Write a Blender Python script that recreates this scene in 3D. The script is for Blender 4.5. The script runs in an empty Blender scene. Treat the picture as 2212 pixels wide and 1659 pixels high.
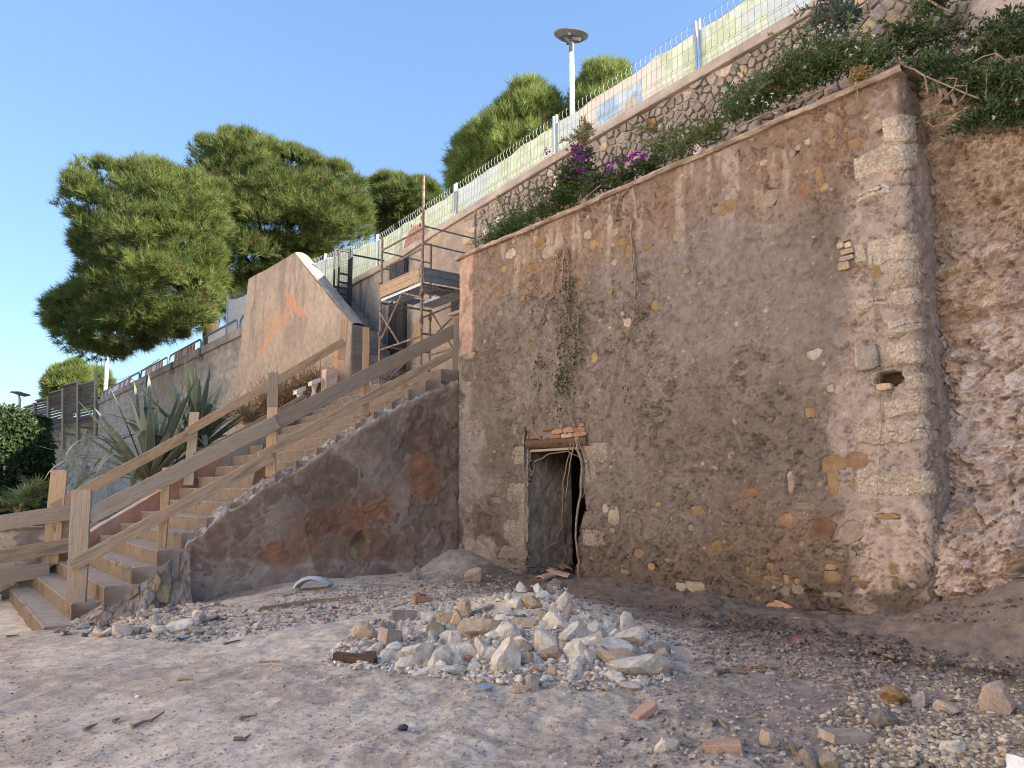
import bpy, math, random
import numpy as np
from mathutils import Vector, Matrix
random.seed(7); RNG = np.random.default_rng(7)
R = math.radians
scene = bpy.context.scene
COL = bpy.data.collections.new("place"); scene.collection.children.link(COL)

# ------------------------------------------------------------------ camera, sky, sun, exposure
EYE = 1.35
PITCH = 7.8375
cam = bpy.data.cameras.new("camera"); cam.sensor_width = 36.0
cam.lens = 36.0 * 1660.0 / 2212.0
cam.clip_start = 0.05; cam.clip_end = 3000
camo = bpy.data.objects.new("camera", cam); scene.collection.objects.link(camo)
camo.location = (0, 0, EYE); camo.rotation_euler = (R(90 + PITCH), 0, 0)
scene.camera = camo

SUN_EL = 27.0
SUN_AZ = (0.955, -0.297)                 # horizontal direction towards the sun
world = bpy.data.worlds.new("World"); scene.world = world; world.use_nodes = True
wn = world.node_tree
bg = wn.nodes["Background"]
sky = wn.nodes.new("ShaderNodeTexSky"); sky.sky_type = 'NISHITA'; sky.sun_disc = False
sky.sun_elevation = R(SUN_EL); sky.sun_rotation = math.atan2(SUN_AZ[0], SUN_AZ[1])
sky.altitude = 50; sky.air_density = 1.0; sky.dust_density = 0.4; sky.ozone_density = 3.0
# the clear sky's glare towards the horizon and the sun is evened out a little (same rule all round the sky)
bw = wn.nodes.new("ShaderNodeRGBToBW"); pw = wn.nodes.new("ShaderNodeMath"); pw.operation = 'POWER'; pw.inputs[1].default_value = -0.42
sc_ = wn.nodes.new("ShaderNodeVectorMath"); sc_.operation = 'SCALE'
wn.links.new(sky.outputs[0], bw.inputs[0]); wn.links.new(bw.outputs[0], pw.inputs[0])
wn.links.new(sky.outputs[0], sc_.inputs[0]); wn.links.new(pw.outputs[0], sc_.inputs['Scale'])
wn.links.new(sc_.outputs[0], bg.inputs[0]); bg.inputs[1].default_value = 0.115
sl = bpy.data.lights.new("sun", 'SUN'); sl.energy = 5.0; sl.angle = R(0.5); sl.color = (1.0, 0.91, 0.78)
so = bpy.data.objects.new("sun", sl); scene.collection.objects.link(so)
ce = math.cos(R(SUN_EL))
so.rotation_euler = Vector((SUN_AZ[0]*ce, SUN_AZ[1]*ce, math.sin(R(SUN_EL)))).to_track_quat('Z', 'Y').to_euler()
so.location = (20, -5, 30)
vs = scene.view_settings
vs.view_transform = 'Standard'; vs.look = 'None'; vs.exposure = 1.85; vs.gamma = 1.0
scene.display_settings.display_device = 'sRGB'

scene.cycles.use_denoising = True; scene.cycles.denoising_prefilter = 'NONE'; scene.cycles.filter_width = 1.1

# ------------------------------------------------------------------ the site's own axes
# U runs along the retaining wall (away to the left), V into the hillside, Z up.
U = np.array([-0.60583656, 0.79558913, 0.0]); V = np.array([0.79558913, 0.60583656, 0.0])
O = np.array([4.36901745, 8.89435975, 0.0]) * 0.84375
ZUP = np.array([0, 0, 1.0])
def L(u, v, z):
    u = np.asarray(u, float)[..., None]; v = np.asarray(v, float)[..., None]; z = np.asarray(z, float)[..., None]
    return O + U*u + V*v + ZUP*z
def loc(P):
    q = np.asarray(P) - O
    return q @ U, q @ V, q[..., 2]
_p = R(PITCH); EYEP = np.array([0, 0, EYE])
def ray(x, y):
    a = (x - 1106.0)/1660.0; b = (829.5 - y)/1660.0
    return np.array([a, math.cos(_p) - math.sin(_p)*b, math.sin(_p) + math.cos(_p)*b])
def on_v(x, y, v):            # survey point on the plane v = const -> (u, z)
    d = ray(x, y); t = (((O + V*v) - EYEP) @ V)/(d @ V); q = loc(EYEP + t*d); return q[0], q[2]
def on_u(x, y, u):            # -> (v, z)
    d = ray(x, y); t = (((O + U*u) - EYEP) @ U)/(d @ U); q = loc(EYEP + t*d); return q[1], q[2]
def on_z(x, y, z):            # -> (u, v)
    d = ray(x, y); t = (z - EYE)/d[2]; q = loc(EYEP + t*d); return q[0], q[1]
def at_y(x, y, fwd):          # -> world point at forward distance
    d = ray(x, y); return EYEP + d*(fwd/d[1])

# ------------------------------------------------------------------ noise (numpy)
def _hash(ix, iy, iz, seed):
    h = (ix.astype(np.uint32)*np.uint32(374761393) + iy.astype(np.uint32)*np.uint32(668265263)
         + iz.astype(np.uint32)*np.uint32(2147483647 & 1274126177) + np.uint32((seed*974711 + 12345) & 0xffffffff))
    h = (h ^ (h >> np.uint32(13)))*np.uint32(1274126177)
    h = h ^ (h >> np.uint32(16))
    return (h & np.uint32(0xffffff)).astype(np.float64)/float(0xffffff)
def vnoise(x, y, z=0.0, seed=0):
    x = np.asarray(x, float); y = np.asarray(y, float); z = np.zeros_like(x) + z
    ix = np.floor(x).astype(np.int64); iy = np.floor(y).astype(np.int64); iz = np.floor(z).astype(np.int64)
    fx = x-ix; fy = y-iy; fz = z-iz
    fx = fx*fx*fx*(fx*(fx*6-15)+10); fy = fy*fy*fy*(fy*(fy*6-15)+10); fz = fz*fz*fz*(fz*(fz*6-15)+10)
    r = 0
    for dz in ((0, 1) if np.any(fz) else (0,)):
        a = _hash(ix, iy, iz+dz, seed)*(1-fx) + _hash(ix+1, iy, iz+dz, seed)*fx
        b = _hash(ix, iy+1, iz+dz, seed)*(1-fx) + _hash(ix+1, iy+1, iz+dz, seed)*fx
        c = a*(1-fy) + b*fy
        r = r + c*(fz if dz else (1-fz) if np.any(fz) else 1.0)
    return r*2-1
def fbm(x, y, z=0.0, o=5, seed=0, gain=0.5, lac=2.03):
    r = 0; a = 1.0; n = 0
    x = np.asarray(x, float); y = np.asarray(y, float); z = np.zeros_like(x)+z
    for i in range(o):
        r = r + a*vnoise(x, y, z, seed+i*17); n += a; a *= gain
        x = x*lac+3.1; y = y*lac+7.7; z = z*lac
    return r/n
def worley(x, y, seed=0):
    x = np.asarray(x, float); y = np.asarray(y, float)
    ix = np.floor(x).astype(np.int64); iy = np.floor(y).astype(np.int64)
    f1 = np.full(x.shape, 9.0); f2 = np.full(x.shape, 9.0); cid = np.zeros(x.shape)
    z0 = np.zeros_like(ix)
    for dx in (-1, 0, 1):
        for dy in (-1, 0, 1):
            jx = ix+dx; jy = iy+dy
            px = jx + _hash(jx, jy, z0, seed); py = jy + _hash(jx, jy, z0+1, seed)
            d = np.hypot(px-x, py-y); h = _hash(jx, jy, z0+2, seed)
            m = d < f1
            f2 = np.where(m, f1, np.minimum(f2, d)); cid = np.where(m, h, cid); f1 = np.where(m, d, f1)
    return f1, f2, cid
def sst(a, b, x):
    t = np.clip((np.asarray(x, float)-a)/(b-a), 0, 1); return t*t*(3-2*t)
def mix(a, b, t):
    t = np.asarray(t)[..., None]; return np.asarray(a)*(1-t) + np.asarray(b)*t

# ------------------------------------------------------------------ objects
def top_of(o):
    while o.parent: o = o.parent
    return o
def tag(o, label=None, cat=None, group=None, kind=None):
    if label: o['label'] = label
    if cat: o['category'] = cat
    if group: o['group'] = group
    if kind: o['kind'] = kind
    return o
def thing(name, label, cat, at, group=None):
    o = bpy.data.objects.new(name, None); o.empty_display_size = 0.1
    o.location = Vector(at); COL.objects.link(o)
    return tag(o, label, cat, group)
def mesh_data(name, verts, faces, mats, col=None, smooth=False, midx=None, uv=None):
    me = bpy.data.meshes.new(name)
    verts = np.asarray(verts, np.float32).reshape(-1, 3)
    if isinstance(faces, np.ndarray):
        k = faces.shape[1]; nf = len(faces); lv = faces.reshape(-1).astype(np.int32)
        ls = (np.arange(nf)*k).astype(np.int32); lt = np.full(nf, k, np.int32)
    else:
        lt = np.array([len(f) for f in faces], np.int32); nf = len(lt)
        lv = np.fromiter((i for f in faces for i in f), np.int32); ls = np.concatenate(([0], np.cumsum(lt)[:-1])).astype(np.int32)
    me.vertices.add(len(verts)); me.vertices.foreach_set('co', verts.ravel())
    me.loops.add(len(lv)); me.loops.foreach_set('vertex_index', lv)
    me.polygons.add(nf); me.polygons.foreach_set('loop_start', ls); me.polygons.foreach_set('loop_total', lt)
    for m in (mats if isinstance(mats, (list, tuple)) else [mats]): me.materials.append(m)
    if midx is not None: me.polygons.foreach_set('material_index', np.asarray(midx, np.int32))
    me.polygons.foreach_set('use_smooth', np.full(nf, bool(smooth)))
    me.update(calc_edges=True)
    if col is not None:
        c = np.ones((len(verts), 4), np.float32); c[:, :3] = np.clip(np.asarray(col).reshape(-1, 3), 0, 1)
        a = me.color_attributes.new('Col', 'FLOAT_COLOR', 'POINT'); a.data.foreach_set('color', c.ravel())
    if uv is not None:
        l = me.uv_layers.new(name='UVMap'); l.data.foreach_set('uv', np.asarray(uv, np.float32)[lv].ravel())
    me.validate(clean_customdata=False)
    return me
def link(name, me, parent=None, at=(0, 0, 0)):
    o = bpy.data.objects.new(name, me); COL.objects.link(o); o.location = Vector(at)
    if parent: o.parent = parent
    return o
def obj(name, verts, faces, mats, parent=None, at=None, **kw):
    verts = np.asarray(verts, float).reshape(-1, 3)
    if parent is not None:
        org = np.array(top_of(parent).location)
        return link(name, mesh_data(name, verts-org, faces, mats, **kw), parent)
    at = np.array(at if at is not None else (0, 0, 0), float)
    return link(name, mesh_data(name, verts-at, faces, mats, **kw), None, at)
def place(name, me, M, parent=None):       # shared mesh data with its own matrix
    o = bpy.data.objects.new(name, me); COL.objects.link(o)
    if parent:
        o.parent = parent; o.matrix_basis = Matrix.Translation(-top_of(parent).location) @ M
    else: o.matrix_basis = M
    return o
def grid_faces(n, m, keep=None):
    i = np.arange(n*m).reshape(n, m)
    f = np.stack([i[:-1, :-1], i[1:, :-1], i[1:, 1:], i[:-1, 1:]], -1)
    if keep is not None: f = f[keep[:-1, :-1] & keep[1:, :-1] & keep[1:, 1:] & keep[:-1, 1:]]
    return f.reshape(-1, 4)
def frame(d, up=(0, 0, 1)):
    d = np.asarray(d, float); d = d/np.linalg.norm(d)
    s = np.cross(d, up)
    if np.linalg.norm(s) < 1e-5: s = np.cross(d, (1, 0, 0))
    s /= np.linalg.norm(s); return d, s, np.cross(s, d)
def rotmat(d, s, t, p):
    M = Matrix.Identity(4)
    for i in range(3): M[i][0] = d[i]; M[i][1] = s[i]; M[i][2] = t[i]; M[i][3] = p[i]
    return M
class MB:
    def __init__(s): s.v = []; s.f = []
    def add(s, vs, fs):
        n = len(s.v); s.v += [tuple(map(float, q)) for q in vs]; s.f += [tuple(n+i for i in f) for f in fs]
    def box(s, c, a, b, n):
        c, a, b, n = map(lambda q: np.asarray(q, float), (c, a, b, n))
        s.add([c+i*a+j*b+k*n for i in (-1, 1) for j in (-1, 1) for k in (-1, 1)],
              [(0, 1, 3, 2), (4, 6, 7, 5), (0, 4, 5, 1), (2, 3, 7, 6), (0, 2, 6, 4), (1, 5, 7, 3)])
    def beam(s, p, q, w, h, up=(0, 0, 1)):
        p = np.asarray(p, float); q = np.asarray(q, float); d, x, t = frame(q-p, up)
        s.box((p+q)/2, (q-p)/2, x*w/2, t*h/2)
    def tube(s, pts, r, n=8, cap=True):
        pts = [np.asarray(p, float) for p in pts]; m = len(pts)
        r = [r]*m if np.isscalar(r) else r
        base = len(s.v); sx = None
        for i, p in enumerate(pts):
            d = pts[min(i+1, m-1)] - pts[max(i-1, 0)]
            d = d/(np.linalg.norm(d)+1e-9)
            if sx is None: _, sx, ty = frame(d)
            sx = sx - d*(sx @ d); sx /= np.linalg.norm(sx)+1e-9; ty = np.cross(d, sx)
            for k in range(n):
                a = 2*math.pi*k/n; s.v.append(tuple(p + r[i]*(math.cos(a)*sx + math.sin(a)*ty)))
        for i in range(m-1):
            for k in range(n):
                a = base+i*n+k; b = base+i*n+(k+1) % n; s.f.append((a, b, b+n, a+n))
        if cap:
            s.f.append(tuple(base+k for k in range(n))[::-1]); s.f.append(tuple(base+(m-1)*n+k for k in range(n)))
    def obj(s, name, m, parent=None, at=None, **kw): return obj(name, s.v, s.f, m, parent, at, **kw)

# ------------------------------------------------------------------ materials
def mat(name, cols=None, scale=5.0, detail=6, rough=0.9, bump=0.3, bscale=None, bdist=0.02, attr=False, amt=0.35,
        stretch=None, rnd=0.0, metallic=0.0, spec=0.25, transl=0.0, pebble=0.0, stain=None, fine=True, streak=None):
    m = bpy.data.materials.new(name); m.use_nodes = True
    nt = m.node_tree; nd = nt.nodes; ln = nt.links
    b = nd['Principled BSDF']; out = nd['Material Output']
    b.inputs['Roughness'].default_value = rough; b.inputs['Metallic'].default_value = metallic
    b.inputs['Specular IOR Level'].default_value = spec
    tc = nd.new('ShaderNodeTexCoord'); src = tc.outputs['Object']
    if stretch:
        mp = nd.new('ShaderNodeMapping'); mp.inputs['Scale'].default_value = stretch
        ln.new(src, mp.inputs[0]); src = mp.outputs[0]
    def noise(sc, det=6, r=0.6, s=None):
        n = nd.new('ShaderNodeTexNoise'); n.inputs['Scale'].default_value = sc; n.inputs['Detail'].default_value = det
        n.inputs['Roughness'].default_value = r; ln.new(s or src, n.inputs['Vector']); return n.outputs['Fac']
    def mul(a, bb, mode='MULTIPLY', f=1.0):
        x = nd.new('ShaderNodeMix'); x.data_type = 'RGBA'; x.blend_type = mode; x.inputs[0].default_value = f
        ln.new(a, x.inputs[6]); ln.new(bb, x.inputs[7]); return x.outputs[2]
    def rng(s, lo, hi, a=0.0, c=1.0):
        r = nd.new('ShaderNodeMapRange'); r.inputs[1].default_value = a; r.inputs[2].default_value = c
        r.inputs[3].default_value = lo; r.inputs[4].default_value = hi; ln.new(s, r.inputs[0]); return r.outputs[0]
    n1 = noise(scale, detail)
    if attr:
        at = nd.new('ShaderNodeVertexColor'); at.layer_name = 'Col'
        c = mul(at.outputs[0], rng(n1, 1-amt*1.6, 1+amt*1.6, 0.2, 0.8))
        if fine: c = mul(c, rng(noise(scale*9, 4, 0.7), 1-amt*1.2, 1+amt*1.2, 0.25, 0.75))
    else:
        cr = nd.new('ShaderNodeValToRGB'); e = cr.color_ramp.elements
        while len(e) < len(cols): e.new(0.5)
        for i, cc in enumerate(cols):
            e[i].position = 0.28 + 0.44*i/max(1, len(cols)-1); e[i].color = (*cc, 1)
        ln.new(n1, cr.inputs[0]); c = cr.outputs[0]
        if fine: c = mul(c, rng(noise(scale*8, 4, 0.7), 0.75, 1.25, 0.25, 0.75))
    if pebble:
        vo = nd.new('ShaderNodeTexVoronoi'); vo.inputs['Scale'].default_value = pebble; ln.new(src, vo.inputs['Vector'])
        sep = nd.new('ShaderNodeSeparateColor'); ln.new(vo.outputs['Color'], sep.inputs[0])
        c = mul(c, rng(sep.outputs[0], 0.84, 1.16)); c = mul(c, rng(vo.outputs['Distance'], 1.05, 0.82, 0.0, 0.8))
    if stain:
        sn = noise(stain[1], 5, 0.65); cr2 = nd.new('ShaderNodeValToRGB')
        cr2.color_ramp.elements[0].position = stain[2]; cr2.color_ramp.elements[1].position = stain[3]
        ln.new(sn, cr2.inputs[0]); x = nd.new('ShaderNodeMix'); x.data_type = 'RGBA'
        ln.new(cr2.outputs[0], x.inputs[0]); ln.new(c, x.inputs[6]); x.inputs[7].default_value = (*stain[0], 1); c = x.outputs[2]
    if rnd:
        oi = nd.new('ShaderNodeObjectInfo'); c = mul(c, rng(oi.outputs['Random'], 1-rnd, 1+rnd))
    ln.new(c, b.inputs['Base Color'])
    if bump:
        bs = bscale or scale*3
        h = noise(bs, 8, 0.65)
        if pebble:
            ma = nd.new('ShaderNodeMath'); ma.operation = 'SUBTRACT'; ln.new(h, ma.inputs[0]); ln.new(vo.outputs['Distance'], ma.inputs[1]); h = ma.outputs[0]
        bp = nd.new('ShaderNodeBump'); bp.inputs['Strength'].default_value = bump; bp.inputs['Distance'].default_value = bdist
        ln.new(h, bp.inputs['Height']); ln.new(bp.outputs[0], b.inputs['Normal'])
    if transl:
        tr = nd.new('ShaderNodeBsdfTranslucent'); ln.new(c, tr.inputs[0])
        ms = nd.new('ShaderNodeMixShader'); ms.inputs[0].default_value = transl
        ln.new(b.outputs[0], ms.inputs[1]); ln.new(tr.outputs[0], ms.inputs[2]); ln.new(ms.outputs[0], out.inputs[0])
    return m
M = {}
M['earth_render'] = mat('earth_render', attr=True, scale=9, amt=.2, rough=.95, bump=.55, bscale=26, bdist=.02, spec=.1)
M['ground'] = mat('ground_dust', attr=True, scale=7, amt=.2, rough=.95, bump=.6, bscale=30, bdist=.015, spec=.1)
M['plaster'] = mat('old_plaster', attr=True, scale=6, amt=.14, rough=.92, bump=.3, bscale=30, bdist=.008, spec=.15)
M['rock_face'] = mat('rock_face', attr=True, scale=8, amt=.22, rough=.95, bump=.7, bscale=20, bdist=.03, spec=.1)
M['concrete'] = mat('concrete', attr=True, scale=3, amt=.16, rough=.92, bump=.35, bscale=16, bdist=.015, spec=.15)
M['pale_stone'] = mat('pale_limestone', [(.46, .385, .31), (.66, .585, .50), (.76, .69, .605)], scale=4, rough=.92, bump=.7, bscale=16, bdist=.02, rnd=.16, spec=.15)
M['tan_stone'] = mat('tan_limestone', [(.33, .235, .155), (.46, .345, .24), (.57, .455, .34)], scale=5, rough=.92, bump=.7, bscale=16, bdist=.02, rnd=.18, spec=.15)
M['grey_stone'] = mat('grey_stone', [(.22, .18, .15), (.33, .28, .245), (.44, .385, .335)], scale=5, rough=.92, bump=.7, bscale=18, bdist=.02, rnd=.25, spec=.15)
M['ochre_stone'] = mat('ochre_stone', [(.26, .155, .075), (.36, .22, .105), (.43, .29, .16)], scale=7, rough=.92, bump=.7, bscale=25, bdist=.012, rnd=.2, spec=.1)
M['rust_stone'] = mat('rust_stone', [(.19, .10, .055), (.29, .155, .085), (.36, .22, .13)], scale=8, rough=.92, bump=.7, bscale=25, bdist=.012, rnd=.2, spec=.1)
M['wall_tan'] = mat('wall_tan_stone', [(.20, .155, .115), (.28, .222, .168), (.35, .288, .225)], scale=8, rough=.95, bump=.8, bscale=25, bdist=.015, rnd=.22, spec=.1)
M['wall_ochre'] = mat('wall_ochre_stone', [(.19, .12, .065), (.265, .172, .092), (.33, .235, .145)], scale=8, rough=.95, bump=.8, bscale=25, bdist=.015, rnd=.22, spec=.1)
M['wall_rust'] = mat('wall_rust_stone', [(.14, .08, .05), (.215, .125, .078), (.28, .18, .12)], scale=8, rough=.95, bump=.8, bscale=25, bdist=.015, rnd=.22, spec=.1)
M['wall_pink'] = mat('wall_pink_stone', [(.27, .205, .17), (.36, .285, .24), (.43, .36, .31)], scale=8, rough=.95, bump=.8, bscale=25, bdist=.015, rnd=.2, spec=.1)
M['orange_stone'] = mat('orange_stone', [(.36, .19, .10), (.44, .26, .15), (.50, .34, .23)], scale=8, rough=.92, bump=.7, bscale=25, bdist=.012, rnd=.15, spec=.1)
M['pink_stone'] = mat('pinkish_stone', [(.38, .27, .21), (.50, .38, .31), (.58, .48, .41)], scale=8, rough=.92, bump=.7, bscale=25, bdist=.012, rnd=.15, spec=.1)
M['quoin'] = mat('conglomerate_quoin', [(.31, .25, .19), (.43, .355, .285), (.53, .45, .37)], scale=5, rough=.95, bump=.7, bscale=30, bdist=.025, rnd=.12, spec=.1, pebble=34)
M['dull_quoin'] = mat('dull_quoin', [(.24, .19, .15), (.32, .26, .21), (.39, .325, .265)], scale=5, rough=.95, bump=.9, bscale=30, bdist=.025, rnd=.12, spec=.1, pebble=38)
M['brick'] = mat('old_brick', [(.22, .11, .072), (.31, .165, .11), (.37, .24, .175)], scale=9, rough=.92, bump=.5, bscale=40, bdist=.006, rnd=.22, spec=.1)
M['tile_clay'] = mat('clay_tile', [(.38, .22, .15), (.50, .32, .23)], scale=9, rough=.85, bump=.3, bscale=40, bdist=.004, rnd=.15)
M['wood_tan'] = mat('fresh_pine', [(.29, .195, .115), (.39, .27, .165), (.46, .335, .22)], scale=3, stretch=(1.2, 16, 16), rough=.8, bump=.35, bscale=8, bdist=.005, rnd=.22, stain=((.20, .135, .085), 1.1, .56, .72))
M['wood_grey'] = mat('weathered_pine', [(.20, .165, .135), (.29, .24, .195), (.36, .30, .24)], scale=3, stretch=(1.2, 18, 18), rough=.85, bump=.45, bscale=8, bdist=.006, rnd=.22, stain=((.33, .215, .12), 1.3, .50, .68))
M['wood_brown'] = mat('aged_board', [(.26, .175, .11), (.36, .255, .165), (.42, .315, .22)], scale=3, stretch=(1.2, 16, 16), rough=.85, bump=.4, bscale=8, bdist=.005, rnd=.22, stain=((.19, .155, .125), 1.2, .50, .66))
M['wood_dark'] = mat('rotten_beam', [(.075, .045, .03), (.14, .085, .055), (.21, .14, .095)], scale=3, stretch=(1.2, 20, 20), rough=.9, bump=.8, bscale=7, bdist=.02)
M['slat_wood'] = mat('slat_wood', [(.09, .07, .058), (.135, .105, .088)], scale=3, stretch=(1, 10, 10), rough=.85, bump=.2, bscale=8, rnd=.3)
M['slat_post'] = mat('slat_post_wood', [(.27, .21, .14), (.38, .30, .21)], scale=3, stretch=(8, 8, 1), rough=.85, bump=.2, bscale=8, rnd=.1)
M['step'] = mat('brown_step_cement', [(.30, .19, .125), (.42, .28, .19), (.50, .355, .255)], scale=3.5, stretch=(1, 1, 1), rough=.9, bump=.4, bscale=30, bdist=.006, rnd=.08, stain=((.19, .125, .08), 5.0, .52, .68), spec=.15)
M['galv'] = mat('galvanised_steel', [(.42, .45, .48), (.56, .59, .62)], scale=14, rough=.42, bump=.05, rnd=.08, metallic=.85, spec=.5)
M['rusty'] = mat('rusty_tube', [(.13, .085, .065), (.21, .15, .12), (.36, .31, .28)], scale=11, rough=.8, bump=.35, bscale=40, bdist=.003, rnd=.12, metallic=.2)
M['grey_tube'] = mat('grey_tube', [(.13, .145, .16), (.22, .24, .26)], scale=12, rough=.6, bump=.2, bscale=40, bdist=.003, metallic=.4)
M['iron'] = mat('dark_iron', [(.03, .032, .036), (.06, .062, .068)], scale=9, rough=.6, bump=.15, metallic=.4)
M['door'] = mat('dark_door_paint', [(.028, .028, .032), (.055, .05, .05)], scale=4, rough=.6, bump=.1)
M['white_metal'] = mat('white_pole_paint', [(.66, .66, .66), (.76, .76, .76)], scale=6, rough=.45, bump=0)
M['lamp_grey'] = mat('lamp_housing', [(.10, .10, .105), (.15, .15, .155)], scale=6, rough=.5, bump=0)
M['lens'] = mat('lamp_lens', [(.62, .60, .54), (.72, .70, .64)], scale=6, rough=.3, bump=0)
M['stripe_red'] = mat('barrier_red', [(.42, .06, .045), (.52, .10, .07)], scale=6, rough=.5, bump=0, rnd=.1)
M['stripe_white'] = mat('barrier_white', [(.62, .52, .48), (.72, .66, .62)], scale=6, rough=.5, bump=0, rnd=.05)
M['barrier_tube'] = mat('barrier_tube', [(.10, .15, .17), (.16, .22, .24)], scale=8, rough=.5, bump=0)
M['leaf'] = mat('leaf', attr=True, scale=12, amt=.12, rough=.55, bump=0, transl=.28, spec=.35, fine=False)
M['needle'] = mat('pine_needle', attr=True, scale=2, amt=.12, rough=.6, bump=0, transl=.42, spec=.2, fine=False)
M['bark'] = mat('pine_bark', [(.035, .025, .018), (.07, .05, .038), (.11, .082, .062)], scale=4, stretch=(3, 3, .8), rough=.95, bump=.9, bscale=9, bdist=.04)
M['twig'] = mat('dry_stem', [(.15, .105, .072), (.24, .175, .125), (.33, .255, .19)], scale=14, rough=.9, bump=.3, bscale=40, bdist=.003, rnd=.18)
M['dry'] = mat('dry_brush', attr=True, scale=8, amt=.2, rough=.9, bump=0, transl=.15, fine=False)
M['agave'] = mat('agave_leaf', attr=True, scale=5, amt=.12, rough=.5, bump=.1, bscale=20, transl=.08, spec=.4)
M['petal'] = mat('petal', attr=True, scale=8, amt=.1, rough=.6, bump=0, transl=.4, fine=False)
M['fabric'] = mat('printed_mesh_fabric', attr=True, scale=10, amt=.06, rough=.8, bump=.05, transl=.22, spec=.1)
M['gravel'] = mat('gravel', attr=True, scale=20, amt=.2, rough=.95, bump=.4, bscale=60, bdist=.006, spec=.1)
M['wire'] = mat('fence_wire', [(.17, .20, .20), (.25, .28, .28)], scale=8, rough=.5, bump=0, metallic=.5)
M['plastic_grey'] = mat('grey_plastic', [(.42, .44, .46), (.52, .54, .56)], scale=5, rough=.5, bump=.05)
M['plastic_dark'] = mat('dark_plastic', [(.03, .032, .04), (.06, .065, .075)], scale=5, rough=.45, bump=.1)
M['plastic_blue'] = mat('blue_plastic', [(.16, .24, .32), (.28, .38, .46)], scale=9, rough=.6, bump=.3)
M['blue_cap'] = mat('blue_cap', [(.05, .09, .32), (.07, .12, .4)], scale=9, rough=.4, bump=0)
M['white_sack'] = mat('white_sack', [(.70, .70, .70), (.80, .80, .80)], scale=5, rough=.8, bump=.15)
M['street'] = mat('street_asphalt', [(.045, .045, .045), (.065, .063, .06)], scale=4, rough=.9, bump=.2)
M['far_ground'] = mat('far_ground', [(.54, .45, .36), (.62, .52, .42)], scale=.8, rough=.95, bump=.3)
M['black'] = mat('dark_recess_lining', [(.05, .035, .025), (.09, .065, .048)], scale=6, rough=1, bump=.6)  # very dark brown shared by every face of the recess
M['letter'] = mat('letter_gold', [(.72, .60, .38), (.80, .70, .50)], scale=9, rough=.7, bump=0, transl=.5)
M['oval'] = mat('emblem_red', [(.62, .30, .28), (.68, .37, .34)], scale=9, rough=.7, bump=0, transl=.5)
M['emblem_dark'] = mat('emblem_dark', [(.16, .06, .03), (.22, .09, .05)], scale=9, rough=.7, bump=0, transl=.3)
M['letter_white'] = mat('letter_white', [(.78, .80, .82), (.85, .86, .88)], scale=9, rough=.7, bump=0, transl=.5)
# ------------------------------------------------------------------ ground
def stair_z(v): return -0.30 + 0.6480*(np.asarray(v) + 6.16)       # nosing line of the lower flight
def gz(u, v, detail=True):
    u = np.asarray(u, float); v = np.asarray(v, float)
    z = -0.52*sst(4.6, 8.2, u)*sst(-2.6, -6.3, v)
    z = z + .26*np.exp(-((u-7.4)/.8)**2 - ((v+.1)/.55)**2)                    # earth slope in the corner
    z = z + .05*np.exp(-((u-5.2)/.8)**2 - ((v-.1)/.55)**2)                      # spill from the doorway
    z = z + .13*np.exp(-(((u-1.55)*.80+(v+3.0)*.60)/1.15)**2 - ((-(u-1.55)*.60+(v+3.0)*.80)/.80)**2)
    z = z + .16*np.exp(-((u-3.2)/.8)**2 - ((v+1.9)/.55)**2)
    z = z + .12*np.exp(-((u-7.0)/.45)**2 - ((v+5.0)/.6)**2)*sst(8.0, 7.6, u)  # rubble skirt of the broken stair end
    z = z + .17*sst(-.75, .0, v)*(.6+.4*vnoise(u*1.3, v*0, 0, 5))*(1-.9*np.exp(-((u-5.1)/.75)**2))               # earth against the wall foot
    z = z + .50*sst(.2, -1.2, u)*sst(-1.2, .2, v) + .22*sst(-1.3, -2.6, u)*sst(-4.4, -2.4, v)
    z = z + .6*sst(-2.2, -4.5, u)*sst(-5.5, -1.5, v)
    z = z + .045*fbm(u*.9, v*.9, 0, 4, 3) + (.005+.010*sst(4.2, 2.0, u)*sst(-5, -3.5, v))*fbm(u*3.1, v*3.1, 0, 3, 13) + .02*np.abs(fbm(u*.5+v*.9, (v-u)*2.4, 0, 4, 6))
    if detail:
        rough = .30 + .75*sst(5.5, 1.5, u)*sst(-6.5, -4.0, v) + .9*sst(-1.4, -.5, v) + .5*np.exp(-((u-7)/1.2)**2-((v+4.8)/1.2)**2)
        n = fbm(u*6, v*6, 0, 5, 9)
        z = z + rough*(.024*n + .016*np.abs(fbm(u*17, v*17, 0, 3, 21)))
        f1, f2, cid = worley(u*9, v*9, 4)
        z = z + rough*.018*np.where(cid > .55, np.clip(.42-f1, 0, 1), 0)
    return z
def gzw(x, y):
    u, v, _ = loc(np.stack([np.asarray(x, float), np.asarray(y, float), np.zeros_like(np.asarray(x, float))], -1)); return gz(u, v)
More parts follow.
